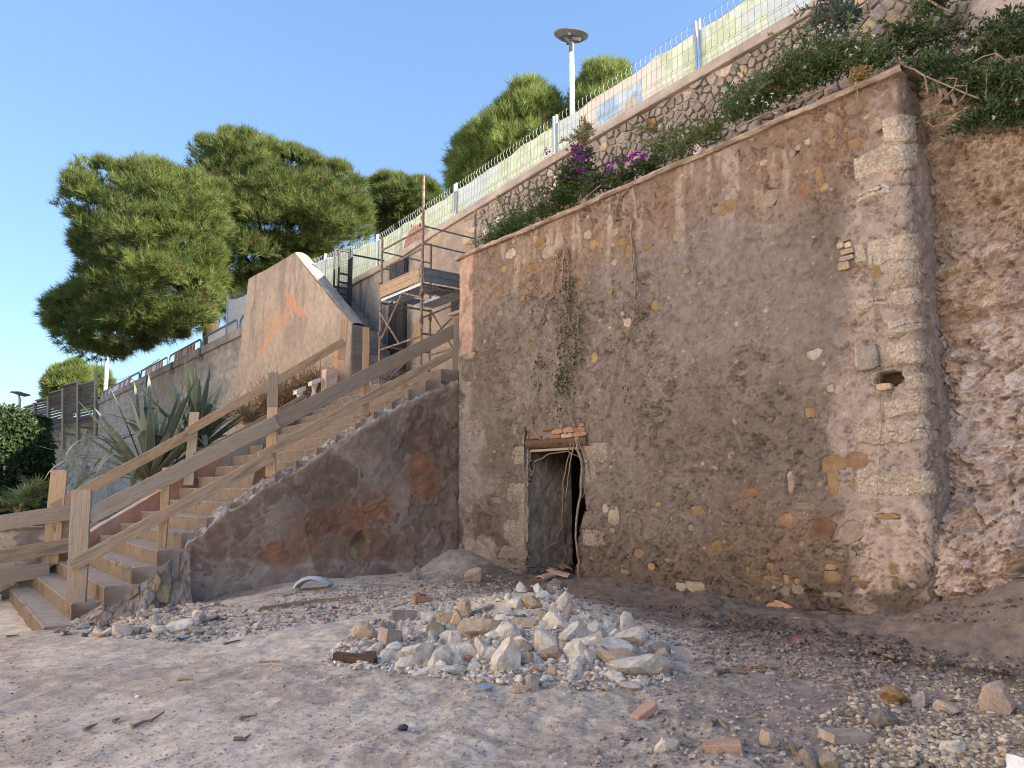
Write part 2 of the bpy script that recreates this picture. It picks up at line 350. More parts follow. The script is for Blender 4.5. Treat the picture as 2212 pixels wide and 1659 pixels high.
def build_ground():
    th = np.linspace(R(-44), R(44), 560); rr = 2.2*np.power(9.0, np.linspace(0, 1, 780))
    T, Rr = np.meshgrid(th, rr, indexing='ij')
    x = Rr*np.sin(T); y = Rr*np.cos(T); u, v, _ = loc(np.stack([x, y, 0*x], -1))
    z = gz(u, v)
    keep = ~((v > .9) | ((u > 8.2) & (v > -5.4)))
    n1 = fbm(u*.6, v*.6, 0, 5, 31); n2 = fbm(u*2.3, v*2.3, 0, 5, 41); n3 = fbm(u*9, v*9, 0, 4, 51)
    c = mix((.61, .50, .39), (.44, .345, .268), sst(-.25, .30, n1 + .6*n2))
    c = mix(c, (.66, .55, .44), .7*sst(.15, .5, n2+.35*n3)*sst(-1.2, -3.0, v))
    heap = np.exp(-(((u-1.6)*.8+(v+3.0)*.6)/1.7)**2-((-(u-1.6)*.6+(v+3.0)*.8)/1.2)**2)
    c = mix(c, (.60, .50, .39), np.clip(heap*1.1, 0, .75)*sst(-.35, .3, n3+.3))
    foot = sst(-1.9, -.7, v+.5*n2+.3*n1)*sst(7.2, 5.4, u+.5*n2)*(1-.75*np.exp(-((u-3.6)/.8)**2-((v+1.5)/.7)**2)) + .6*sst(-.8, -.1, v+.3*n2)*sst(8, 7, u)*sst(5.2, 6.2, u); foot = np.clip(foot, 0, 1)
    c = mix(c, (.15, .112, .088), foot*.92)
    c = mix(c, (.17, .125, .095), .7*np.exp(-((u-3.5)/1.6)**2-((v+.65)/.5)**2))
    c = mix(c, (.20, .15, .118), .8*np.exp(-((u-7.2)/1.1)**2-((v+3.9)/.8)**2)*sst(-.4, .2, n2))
    right = sst(1.4, -.6, u+.4*n2+.3*n1)*sst(-4.9, -3.2, v+.3*n1)
    c = mix(c, (.27, .205, .165), right*.7)
    c = mix(c, (.63, .525, .42), .55*sst(5.0, 8.0, u)*sst(-5.2, -6.6, v))
    c = c*(1+.14*n3[..., None])
    w1, w2, cid = worley(u*24, v*24, 8)
    c = mix(c, (.60, .51, .43), np.where((cid > .88) & (w1 < .30), .5, 0)*sst(-1.0, -2.0, v)*sst(-.5, .5, u))
    c = mix(c, (.15, .11, .085), np.where((cid < .12) & (w1 < .3), .6, 0))
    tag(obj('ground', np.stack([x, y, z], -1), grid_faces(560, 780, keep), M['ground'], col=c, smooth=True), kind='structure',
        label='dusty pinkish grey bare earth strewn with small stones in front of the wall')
    a = 900.0
    v_ = []; f_ = []
    th = np.linspace(0, 2*math.pi, 65)[:-1]
    for r in (0.01, 30, 120, a): v_ += [(r*math.cos(t), r*math.sin(t), -.72) for t in th]
    for k in range(3):
        for i in range(64): f_.append((k*64+i, k*64+(i+1) % 64, (k+1)*64+(i+1) % 64, (k+1)*64+i))
    tag(obj('terrain', v_, f_, M['far_ground']), kind='structure', label='pale level ground stretching away below the hillside')
build_ground()

# ------------------------------------------------------------------ big retaining wall with the doorway
ZT = 5.52
RAD = .10
def wall_path(s):
    s = np.asarray(s, float); u = s.copy(); v = np.zeros_like(s); nu = np.zeros_like(s); nv = -np.ones_like(s)
    e = -.24; a = np.clip((e-s)/RAD, 0, math.pi/2)
    m = s < e
    u = np.where(m, e - RAD*np.sin(a), u); v = np.where(m, RAD*(1-np.cos(a)), v); nu = np.where(m, -np.sin(a), nu); nv = np.where(m, -np.cos(a), nv)
    v = np.where(s < e-RAD*math.pi/2, RAD + (e-RAD*math.pi/2-s), v)
    e2 = 7.62; r2 = .06; a2 = np.clip((s-e2)/r2, 0, math.pi/2); m = s > e2
    u = np.where(m, e2+r2*np.sin(a2), u); v = np.where(m, r2*(1-np.cos(a2)), v); nu = np.where(m, np.sin(a2), nu); nv = np.where(m, -np.cos(a2), nv)
    v = np.where(s > e2+r2*math.pi/2, r2 + (s-e2-r2*math.pi/2), v)
    return u, v, nu, nv
STONES = """1853,994,44,33,r 1795,1002,51,33,o 1802,1047,24,47,o 1738,1092,47,15,t 1622,1065,36,18,r 1878,1091,40,22,t 1917,1116,36,9,o 1751,891,18,22,o 1893,589,20,22,o 1842,1047,11,22,o 1709,1038,13,40,t 1710,1069,15,11,r 1824,701,18,8,r 1795,840,13,15,t 1760,767,25,22,p 1769,382,16,33,o 1731,409,24,33,r 1778,404,20,16,o 1660,429,38,31,t 1711,331,15,14,t 1744,306,13,12,p 1793,289,13,18,o 1840,311,25,22,o 1889,275,27,18,t 1889,309,27,25,t 1824,280,11,11,o 1722,318,11,11,t 1700,360,15,11,t 1165,523,21,19,o 1183,543,29,24,p 1205,518,15,40,t 1281,528,17,16,o 1342,523,24,16,o 1359,540,17,24,o 1326,500,21,13,t 1204,560,13,13,o 1146,578,24,13,o 1085,580,15,16,o 1044,617,10,10,o 1066,618,11,10,o 1072,634,24,10,o 1077,676,11,12,t 1145,745,11,12,o 1013,769,21,12,t 1317,633,9,10,o 1414,659,10,21,o 1284,774,12,19,o 1355,696,13,15,p 1343,676,9,12,p 1101,547,16,19,p 1125,645,11,11,r 1120,533,13,24,t 1239,510,16,13,t 1268,507,16,16,t 1464,510,21,19,t 1400,533,13,13,o 1325,568,12,11,t 1424,735,7,9,o 1703,1124,25,25,r 1777,1139,45,41,r 1838,1149,49,38,t 1547,1181,20,28,o 1504,1102,30,16,o 1684,1320,63,30,O 1797,1245,34,18,o 1842,1250,28,11,o 1652,1389,50,15,O 1698,1393,24,18,O 1743,1395,22,22,r 1662,1224,15,15,o 1864,1262,18,17,o 1794,1224,22,12,o 1732,1175,10,11,o 1762,1173,12,6,o 1788,1191,20,13,t 1838,1197,14,16,t 1615,1229,7,10,o 1660,1248,34,8,o 1696,1252,10,18,o 1721,1256,12,12,o 1692,1276,19,22,t 1723,1274,22,18,t 1797,1284,34,11,t 1910,1116,24,8,o 1491,1140,12,12,t 1521,1183,8,10,o 1323,1116,18,33,t 1379,1196,21,18,o 1317,1010,10,9,t 1031,919,16,13,t 1320,1146,12,9,t 1305,1098,15,18,p 1572,446,30,24,o 1545,452,16,14,t 1480,585,12,10,o 1590,318,16,12,t 1650,350,18,12,t 1500,1270,44,26,t 1470,1268,20,20,p 1405,1225,14,12,o 1440,1210,20,9,o 1350,1235,16,10,t 1420,1090,10,9,o 1590,700,8,9,p 1880,1310,24,12,t 1930,1230,16,22,o 1932,1265,14,24,o 1010,830,14,11,t 1030,1010,12,10,t 1070,1080,16,12,t"""
STONE_LIST = []
for tok in STONES.split():
    cx, cy, w, h, k = tok.split(','); cx, cy, w, h = map(float, (cx, cy, w, h))
    u1, za = on_v(cx-w/2, cy, 0); u0, zb = on_v(cx+w/2, cy, 0); _, z1 = on_v(cx, cy-h/2, 0); _, z0 = on_v(cx, cy+h/2, 0)
    STONE_LIST.append(((u0+u1)/2, (z0+z1)/2, abs(u1-u0)/2, abs(z1-z0)/2, k))
DOOR_PX = [(1142.5, 967), (1200, 962), (1255.6, 957), (1250, 1010), (1257, 1060), (1263, 1104), (1254, 1130), (1248, 1146), (1246, 1190), (1244, 1230), (1242, 1275), (1138, 1275), (1140, 1100)]
DOOR = np.array([on_v(x, y, 0) for x, y in DOOR_PX])
def in_poly(x, y, P):
    r = np.zeros(np.shape(x), bool); j = len(P)-1
    for i in range(len(P)):
        xi, yi = P[i]; xj, yj = P[j]
        c = ((yi > y) != (yj > y)) & (x < (xj-xi)*(y-yi)/(yj-yi+1e-12)+xi); r ^= c; j = i
    return r
def blob(a, z, px, py, rx, rz, edge=.35, nz=0.35, seed=0, vv=0.0):
    u0, z0 = on_v(px, py, vv)
    d = np.hypot((a-u0)/rx, (z-z0)/rz) + nz*fbm(a*2.2, z*2.2, 0, 5, 100+seed)*1.6
    return sst(1.0, 1.0-edge, d)
CARVE = []          # stones and blocks that show through ragged holes in the render: (u, z, half width, half height, squareness)
def wall_field(s, z, carve=True):
    """outward relief and colour of the earth render at wall path position s, height z"""
    sm = np.clip(blob(s, z, 1560, 620, 1.9, 1.1, .5, .4, 1) + .7*blob(s, z, 1500, 420, 1.2, .35, .5, .4, 2) + .5*blob(s, z, 1130, 820, 1.0, .7, .6, .4, 3), 0, 1)
    low = sst(1.5, .2, z)
    wx = s + .10*fbm(s*2.5, z*2.5, 0, 4, 61); wz = z + .08*fbm(s*2.5, z*2.5, 0, 4, 62)
    h = .035*fbm(s*.8, z*.8, 0, 4, 63) + .012*fbm(wx*3, wz*4, 0, 5, 64) + .009*fbm(wx*24, wz*32, 0, 3, 69)
    tx = wx*.86 + wz*.5; tz = wz*.86 - wx*.5                                   # flakes and cracks lean up to the right
    rough = sst(-.25, .35, fbm(s*1.3, z*1.3, 0, 4, 68))*(1-.55*sm) + .35*low
    n = fbm(tx*6.0, tz*10, 0, 6, 65, .58)*4.2; fl = np.floor(n); st = fl + sst(.45, .55, n-fl)
    h = h + .0055*(.25+rough)*st + .0035*fbm(wx*26, wz*30, 0, 3, 69) + .004*fbm(wx*60, wz*60, 0, 2, 59)
    crack = 0
    for fq, sd, dp, wd in ((3.6, 71, .050, .07), (7.0, 73, .046, .10), (11.0, 77, .036, .14)):
        rg = np.abs(fbm(tx*fq, tz*fq*1.7, 0, 5, sd, .55)); seg = sst(.06, .18, fbm(tx*fq*.9+7, tz*fq*1.1, 0, 3, sd+1))
        cr = sst(wd, .0, rg)*seg*(.55+.6*rough)*(1-.3*sm); h = h - dp*cr; crack = np.maximum(crack, cr)
    w1, w2, cid = worley(wx*9, wz*11, 12)
    pit = np.where(cid > .82, sst(.30, .12, w1), 0); h = h - .004*pit
    w1b, w2b, cidb = worley(wx*22, wz*26, 13)
    h = h - .003*np.where(cidb > .8, sst(.34, .15, w1b), 0)
    for zc, sd in ((2.22, 1), (2.55, 2), (3.75, 3), (.95, 4), (1.55, 5)):
        zz = zc + .05*fbm(s*.9, s*0, 0, 4, 70+sd)
        on = sst(-.05, .25, fbm(s*.7, z*0+zc, 0, 3, 80+sd))
        h = h - .018*on*np.exp(-((z-zz)/.012)**2) + .010*on*sst(.10, 0, np.abs(z-zz-.06))
    c = mix((.160, .125, .106), (.188, .151, .131), sst(-.35, .35, fbm(s*1.1, z*1.1, 0, 5, 90)))
    c = mix(c, (.212, .176, .16), .8*sm)
    c = mix(c, (.215, .15, .115), .6*sst(4.45, 5.1, z+.25*fbm(s*1.4, z, 0, 4, 91)))
    c = mix(c, (.25, .17, .12), .55*blob(s, z, 1200, 560, 2.3, .7, .6, .5, 4))
    c = mix(c, (.235, .16, .115), .5*blob(s, z, 1740, 330, 1.3, .8, .6, .5, 5))
    c = mix(c, (.118, .085, .067), .85*sst(1.3, .25, z+.35*fbm(s*1.2, z*1.2, 0, 5, 92)))
    c = mix(c, (.075, .055, .043), .85*blob(s, z, 1400, 1290, 1.9, .17, .7, .5, 6))
    c = mix(c, (.21, .14, .095), .5*blob(s, z, 1660, 1180, 1.5, .6, .7, .6, 7))
    c = mix(c, (.36, .305, .28), .75*blob(s, z, 1010, 990, .75, 1.2, .5, .5, 8))
    c = mix(c, (.43, .34, .295), .7*blob(s, z, 1035, 1190, .9, .28, .5, .5, 9))
    c = mix(c, (.47, .355, .295), .85*blob(s, z, 1925, 1190, .55, .75, .4, .4, 10))
    c = mix(c, (.38, .30, .265), .7*blob(s, z, 1850, 880, .35, 1.6, .5, .5, 11))
    c = mix(c, (.40, .325, .285), .65*sst(.42, .10, s+.14*fbm(s*3, z*3, 0, 4, 104))*sst(.6, 1.2, z)*sst(5.2, 4.4, z))
    c = mix(c, (.40, .315, .275), .8*blob(s, z, 1930, 330, .3, .6, .4, .4, 12))
    streak = sst(.12, .38, fbm(s*6, z*.9, 0, 4, 93))*sst(3.9, 5.2, z)
    c = mix(c, (.42, .35, .305), .5*streak)
    streak2 = sst(.15, .4, fbm(s*5+9, z*.8, 0, 4, 94))*sst(4.0, 5.3, z)
    c = mix(c, (.20, .125, .085), .5*streak2)
    pink = sst(7.18, 7.26, s+.03*fbm(s*0, z*3, 0, 3, 95))*sst(3.68, 3.74, z)
    pf = pink*sst(-.28, -.12, fbm(s*4, z*3, 0, 4, 96)+.1)
    c = mix(c, (.42, .275, .215), .85*pf); h = h*(1-.8*pink) + .012*pink
    c = mix(c, (.42, .35, .30), .6*sst(7.1, 7.4, s)*sst(3.7, 3.4, z)*sst(-.2, .2, fbm(s*3, z*3, 0, 4, 97)))
    c = mix(c, (.16, .105, .075), .55*sst(5.35, 5.48, z)*sst(-.2, .3, fbm(s*1.5, z, 0, 4, 98)))
    gp = np.where((cid < .018) & (w1 < .22), 1., 0.)
    c = mix(c, (.45, .36, .27), .7*gp)
    c = mix(c, (.40, .25, .12), .7*np.where((cid > .12) & (cid < .135) & (w1 < .22), 1., 0.))
    w3, w4, cid3 = worley(wx*30, wz*30, 14)
    c = mix(c, (.55, .47, .40), .6*np.where((cid3 > .988) & (w3 < .25), 1., 0.))
    c = c*(1 + .16*fbm(wx*12, wz*16, 0, 4, 99)[..., None])
    for (cu, cz, ru, rz, pw) in (CARVE if carve else ()):
        m = (np.abs(s-cu) < ru*1.6+.05) & (np.abs(z-cz) < rz*1.6+.05)
        if not m.any(): continue
        sm_, zm_ = s[m], z[m]
        d = (np.abs((sm_-cu)/ru)**pw + np.abs((zm_-cz)/rz)**pw)**(1/pw) + (.55*fbm(sm_*7, zm_*8, cu, 4, 140) + .10)*(.06+min(ru, rz))/(min(ru, rz)+.02)*.8
        h[m] = h[m] - .034*sst(1.0, .90, d) - .012*np.exp(-((d-1.0)/.12)**2)
    return h, c
CARVE += [(cu, cz, ru*1.12, rz*1.15, 2.4) for cu, cz, ru, rz, k in STONE_LIST]
f7 = lambda a, b, c, d: ((a/1.843+1700)/1.8228, (b/1.843+1600)/1.8228, (c/1.843+1700)/1.8228, (d/1.843+1600)/1.8228)
JAMBS = [f7(*q) for q in ((580, 290, 752, 412), (650, 425, 716, 548), (550, 560, 712, 690), (622, 698, 712, 828), (520, 836, 700, 998), (480, 1010, 690, 1110), (420, 1118, 672, 1270), (1090, 270, 1256, 400), (1088, 420, 1180, 545), (1070, 893, 1240, 1010), (650, 182, 742, 272))]
JLIST = []
for xa, ya, xb, yb in JAMBS:
    ua_, _ = on_v(xa, (ya+yb)/2, 0); ub_, _ = on_v(xb, (ya+yb)/2, 0); zt_ = on_v((xa+xb)/2, ya, 0)[1]; zb_ = on_v((xa+xb)/2, yb, 0)[1]
    JLIST.append(((ua_+ub_)/2, (zt_+zb_)/2, abs(ua_-ub_)/2, (zt_-zb_)/2)); CARVE.append((*JLIST[-1], 6.0))
WALL_ID = thing('retaining_wall', 'tall earth rendered retaining wall with a narrow dark doorway and pale stone corner', 'wall', L(3.6, 0, 0))
def build_wall():
    s = np.concatenate([np.arange(8.15, 7.72, -.04), np.arange(7.715, -.42, -.0150), np.arange(-.42, -.95, -.02)])
    z = np.arange(-.35, ZT+.001, .0150)
    S, Z = np.meshgrid(s, z, indexing='ij')
    h, c = wall_field(S, Z)
    u, v, nu, nv = wall_path(S)
    u2 = u+nu*h; v2 = v+nv*h
    keep = ~in_poly(S+.02*fbm(S*8, Z*8, 0, 3, 7), Z+.015*fbm(S*9, Z*9, 0, 3, 8), DOOR)
    hole = in_poly(S, Z, np.array([on_v(x, y, 0) for x, y in ((1887, 826), (1893, 806), (1925, 800), (1945, 803), (1950, 818), (1935, 832), (1905, 834))]))
    v2 = v2 + .16*hole; c = np.where(hole[..., None], np.array((.07, .042, .025)), c)
    obj('render_face', L(u2, v2, Z), grid_faces(len(s), len(z), keep), M['earth_render'], WALL_ID, col=c, smooth=True)
    # mortar ledge along the top
    uu = np.arange(7.74, -.40, -.03); prof = [(.10, .0), (-.055, .004), (-.075, .03), (-.06, .065), (.10, .085), (.5, .09)]
    P = []; 
    for k, (pv, pz) in enumerate(prof):
        P.append(L(uu, pv + .018*fbm(uu*5, uu*0+k, 0, 4, 130), ZT-.03+pz + .02*fbm(uu*1.1, uu*0, 0, 4, 131)+.008*fbm(uu*9, uu*0+k, 0, 3, 132)))
    P = np.stack(P, 1); cc = mix((.23, .165, .125), (.40, .31, .25), sst(-.2, .3, fbm(uu[:, None]*4, np.zeros((1, 6)), np.arange(6)[None]*.7, 4, 133)))
    obj('top_ledge', P, grid_faces(len(uu), 6), M['earth_render'], WALL_ID, col=cc, smooth=False)
build_wall()
def roughen(poly, amp):    # more corners, nibbled edges
    out = []
    for i in range(len(poly)):
        a = poly[i]; b = poly[(i+1) % len(poly)]; l = np.linalg.norm(b-a)
        c = poly.mean(0)
        out.append(a + (c-a)*RNG.uniform(.01, .10))
        if l > .10: out.append(a + (b-a)*RNG.uniform(.38, .62) + (c-(a+b)/2)*RNG.uniform(-.03, .10))
    return np.array(out)
def irregular(n, jag=.18):
    a = np.sort((np.arange(n) + RNG.uniform(-.3, .3, n))*2*math.pi/n)
    r = 1 + RNG.uniform(-jag, jag, n); sq = 1/np.maximum(np.abs(np.cos(a)), np.abs(np.sin(a)))**.55
    return np.stack([np.cos(a)*r*sq, np.sin(a)*r*sq], -1)*.93
def slab_stone(name, poly, vf, parent, m, proud=.02, back=.05, dome=.5):
    """irregular stone set in a wall plane: poly in (u,z), vf = face position in v"""
    poly = np.asarray(poly); n = len(poly); c = poly.mean(0); rings = []
    for sc, dv in ((1.0, back), (1.0, -proud*.45), (.90, -proud*(.9)), (.5, -proud*(1+dome*RNG.uniform(-.5, .9)))):
        q = c + (poly-c)*sc*(1+RNG.uniform(-.04, .04, (n, 1)))
        rings.append(L(q[:, 0], vf + dv + RNG.uniform(-.2, .2, n)*proud, q[:, 1]))
    P = np.concatenate(rings + [L(np.array([c[0]]), np.array([vf-proud*(1+dome*RNG.uniform(-.4, .8))]), np.array([c[1]]))])
    f = []
    for k in range(3):
        for i in range(n): f.append((k*n+i, k*n+(i+1) % n, (k+1)*n+(i+1) % n, (k+1)*n+i))
    for i in range(n): f.append((3*n+i, 3*n+(i+1) % n, 4*n))
    return obj(name, P, f, m, parent)
SMAT = {'r': 'wall_rust', 'o': 'wall_ochre', 't': 'wall_tan', 'p': 'wall_pink', 'O': 'orange_stone'}
def embed():
    for (cu, cz, ru, rz, k) in STONE_LIST:
        hh, _ = wall_field(np.array([cu, cu+ru*.6, cu-ru*.6, cu, cu]), np.array([cz, cz+rz*.6, cz-rz*.6, cz+rz*.7, cz-rz*.7]), False)
        p = roughen(irregular(9, .22)*np.array([ru, rz])*1.45, .02) + np.array([cu, cz])
        slab_stone('rubble_stone', p, -float(np.mean(hh))+.012, WALL_ID, M[SMAT[k]], proud=.008, dome=.4)
    for cu, cz, ru, rz in JLIST:
        hh, _ = wall_field(np.array([cu, cu+ru*.6, cu-ru*.6]), np.array([cz, cz+rz*.6, cz-rz*.6]), False)
        ext = np.array([ru, rz])*1.12; a_ = np.arange(14)*2*math.pi/14+.1; sq = np.minimum(1/np.maximum(np.abs(np.cos(a_)), np.abs(np.sin(a_))), 1.3)
        p = np.stack([np.cos(a_)*sq, np.sin(a_)*sq], -1)*ext + np.array([cu, cz])
        if cu+ru > DOOR[-2][0]-.25 and cu > 5: p[:, 0] = np.maximum(p[:, 0], DOOR[-2][0]-.02*RNG.random(14))
        if cu < 5: p[:, 0] = np.minimum(p[:, 0], 4.47)
        slab_stone('jamb_stone', p, -float(np.mean(hh))+.010, WALL_ID, M['dull_quoin'], proud=.012, dome=.4)
embed()
def quoin(px, z_extra=0.0, m='quoin', wrap=True, proud=.022):
    (xa, ya, xb, yb) = px
    ua, _ = on_v(xa, (ya+yb)/2, 0); ub, _ = on_v(min(xb, 1955), (ya+yb)/2, 0)
    xm = min((xa+xb)/2, 1925); z1 = on_v(xm, ya, 0)[1]; z0 = on_v(xm, yb, 0)[1]
    send = (-.24-RAD*1.57-.16) if wrap else ub
    s = np.linspace(ua, send, max(8, int(abs(ua-send)/.022))); z = np.linspace(z0, z1, max(7, int((z1-z0)/.022)))
    S, Z = np.meshgrid(s, z, indexing='ij')
    sd = int(xa+ya)
    es = np.minimum(S.max()-S, S-S.min()); ez = np.minimum(Z.max()-Z, Z-Z.min()); e = np.minimum(es, ez)
    w1, w2, cid = worley(S*20, Z*20, sd % 50)
    h = proud + .034*fbm(S*3.2, Z*3.6, 0, 5, sd, .6) + .020*(cid-.5)*sst(.5, .1, w1) + .008*fbm(S*30, Z*30, 0, 2, sd+3) - (.045+proud)*sst(.022, 0, e)**2
    jz = .07*fbm(S*3.5, (Z > Z.mean())*9.0+sd, 0, 4, sd+1); js = .06*fbm(Z*6, S*0+sd, 0, 4, sd+2)
    u, v, nu, nv = wall_path(S + js*(S-S.min() < .1)); return obj('quoin_stone', L(u+nu*h, v+nv*h, Z+jz), grid_faces(*S.shape), M[m], WALL_ID, smooth=True)
for q in ((1904, 251, 1955, 306), (1842, 318, 1955, 378), (1872, 506, 1973, 566), (1918, 562, 1990, 622), (1846, 630, 1966, 669), (1915, 680, 1990, 731), (1846, 741, 1969, 800), (1951, 803, 1980, 850), (1907, 856, 1984, 901), (1846, 907, 1977, 965), (1849, 1010, 1969, 1069)):
    quoin(q)
quoin((1849, 400, 1932, 438), wrap=False, proud=.03); quoin((1846, 527, 1874, 570), wrap=False, proud=.035)
def flat_block(px, name, m, vf=-.022, proud=.022, jag=.1, n=12):
    xa, ya, xb, yb = px; ua, _ = on_v(xa, (ya+yb)/2, 0); ub, _ = on_v(xb, (ya+yb)/2, 0); z1 = on_v((xa+xb)/2, ya, 0)[1]; z0 = on_v((xa+xb)/2, yb, 0)[1]
    a = np.arange(n)*2*math.pi/n + .15; sq = 1/np.maximum(np.abs(np.cos(a)), np.abs(np.sin(a)))
    sq = np.minimum(sq, 1.28); p = np.stack([np.cos(a)*sq, np.sin(a)*sq], -1)*(1+RNG.uniform(-jag, jag*.3, (n, 1)))
    return slab_stone(name, p*np.array([abs(ub-ua)/2, (z1-z0)/2])+np.array([(ua+ub)/2, (z0+z1)/2]), vf, WALL_ID, M[m], proud, dome=.25)
for q in ((885, 166, 958, 202), (962, 152, 1040, 194), (1044, 150, 1122, 188), (868, 206, 946, 236), (1032, 186, 1130, 220), (1085, 122, 1118, 148), (800, 160, 880, 178), (735, 212, 800, 236)):
    flat_block(f7(*q), 'brick', 'brick', proud=.018, jag=.05)
flat_block(f7(950, 196, 1028, 230), 'brick', 'tan_stone', proud=.018, jag=.05)
for q in ((1836, 526, 1850, 536), (1830, 536, 1838, 546)): pass
f5 = lambda a, b, c, d: ((a/1.508+2900)/1.8228, b/1.508/1.8228, (c/1.508+2900)/1.8228, d/1.508/1.8228)
for q, m in (((605, 1442, 648, 1478), 'grey_stone'), ((652, 1440, 690, 1474), 'tan_stone'), ((625, 1480, 705, 1512), 'tan_stone'), ((620, 1520, 708, 1550), 'grey_stone'), ((610, 1556, 682, 1606), 'tan_stone'), ((615, 1425, 680, 1440), 'ochre_stone')):
    flat_block(f5(*q), 'brick', m, proud=.02, jag=.06)
f6 = lambda a, b, c, d: ((a/1.508+2900)/1.8228, (b/1.508+1000)/1.8228, (c/1.508+2900)/1.8228, (d/1.508+1000)/1.8228)
flat_block(f6(735, 545, 855, 690), 'mortar_patch', 'grey_stone', vf=-.045, proud=.02)
flat_block(f6(840, 770, 930, 812), 'brick', 'tan_stone', vf=-.03, proud=.02)
def build_door():
    # lintel beam
    ua, za = on_v((690/1.843+1700)/1.8228, (272/1.843+1600)/1.8228, 0); ub, zb = on_v((1137/1.843+1700)/1.8228, (245/1.843+1600)/1.8228, 0)
    n = 36; m = 12; P = np.zeros((n, m, 3))
    t = np.linspace(0, 1, n)
    for j in range(m):
        a = 2*math.pi*j/m; r = .85+.15*abs(math.cos(2*a))
        cu = ua+(ub-ua)*t; cz = za+(zb-za)*t - .005
        P[:, j] = L(cu, .05 + .105*r*math.cos(a)*(1+.18*fbm(t*4, t*0+j, 0, 4, 201)), cz + .085*r*math.sin(a)*(1+.3*fbm(t*6, t*0+j*.8, 0, 4, 202)))
    f = []
    for i in range(n-1):
        for j in range(m): f.append((i*m+j, (i+1)*m+j, (i+1)*m+(j+1) % m, i*m+(j+1) % m))
    f += [tuple(range(m)), tuple((n-1)*m+j for j in range(m))[::-1]]
    obj('lintel_beam', P.reshape(-1, 3), f, M['wood_dark'], WALL_ID)
    mb = MB(); mb.beam(L(ua-.1, .02, za-.115), L(ub+.15, .02, zb-.105), .05, .035); mb.obj('lintel_board', M['wood_grey'], WALL_ID)
    # left reveal, seen deep inside the doorway
    uL = DOOR[-2][0]+.03; z = np.arange(-.2, 2.35, .025); v = np.arange(-.03, on_u(1237, 1120, uL)[0], .025)
    Vv, Z = np.meshgrid(v, z, indexing='ij')
    w1, w2, cid = worley(Vv*2.6, Z*4.6, 33); blk = sst(.0, .06, w2-w1)
    h = .03*fbm(Vv*3, Z*3, 0, 5, 203) + .012*fbm(Vv*14, Z*14, 0, 4, 204) - .015*(1-blk)
    uw = uL + .10*sst(2.1, 0, Z)*0 + .015*Z*0
    c = mix((.33, .255, .20), (.46, .365, .295), sst(-.3, .3, fbm(Vv*3, Z*3, 0, 5, 205))); c = mix(c, (.55, .43, .33), .8*sst(.2, .05, Vv)*(cid > .3)); c = mix(c, (.20, .16, .13), .35*(1-blk))
    c = mix(c, (.05, .04, .035), .85*sst(1.5, 2.0, Z + .3*(Vv-.3)))        # darker towards the top
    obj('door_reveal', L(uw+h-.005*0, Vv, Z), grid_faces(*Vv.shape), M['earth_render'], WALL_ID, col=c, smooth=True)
    # right reveal, ceiling, back wall and floor of the little room
    mb = MB()
    uR = DOOR[2][0]
    def quad(a, b, c_, d): mb.add([a, b, c_, d], [(0, 1, 2, 3)])
    quad(L(4.28, .10, -.3), L(4.28, 2.6, -.3), L(4.28, 2.6, 2.2), L(4.28, .10, 2.2))
    quad(L(4.28, .10, 2.02), L(uL+.1, .10, 2.02), L(uL+.1, 2.6, 2.02), L(4.28, 2.6, 2.02))
    quad(L(4.28, 2.6, -.3), L(uL+1.5, 2.6, -.3), L(uL+1.5, 2.6, 2.2), L(4.28, 2.6, 2.2))
    quad(L(uL+.1, 1.58, -.3), L(uL+1.5, 1.58, -.3), L(uL+1.5, 1.58, 2.2), L(uL+.1, 1.58, 2.2))
    quad(L(uL+1.5, 1.5, -.3), L(uL+1.5, 2.6, -.3), L(uL+1.5, 2.6, 2.2), L(uL+1.5, 1.5, 2.2))
    quad(L(4.28, .0, -.05), L(uL+1.5, .0, -.05), L(uL+1.5, 2.6, .1), L(4.28, 2.6, .1))
    quad(L(uL, 1.5, 2.03), L(uL+1.5, 1.5, 2.03), L(uL+1.5, 2.6, 2.03), L(uL, 2.6, 2.03))
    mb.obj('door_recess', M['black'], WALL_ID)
build_door()

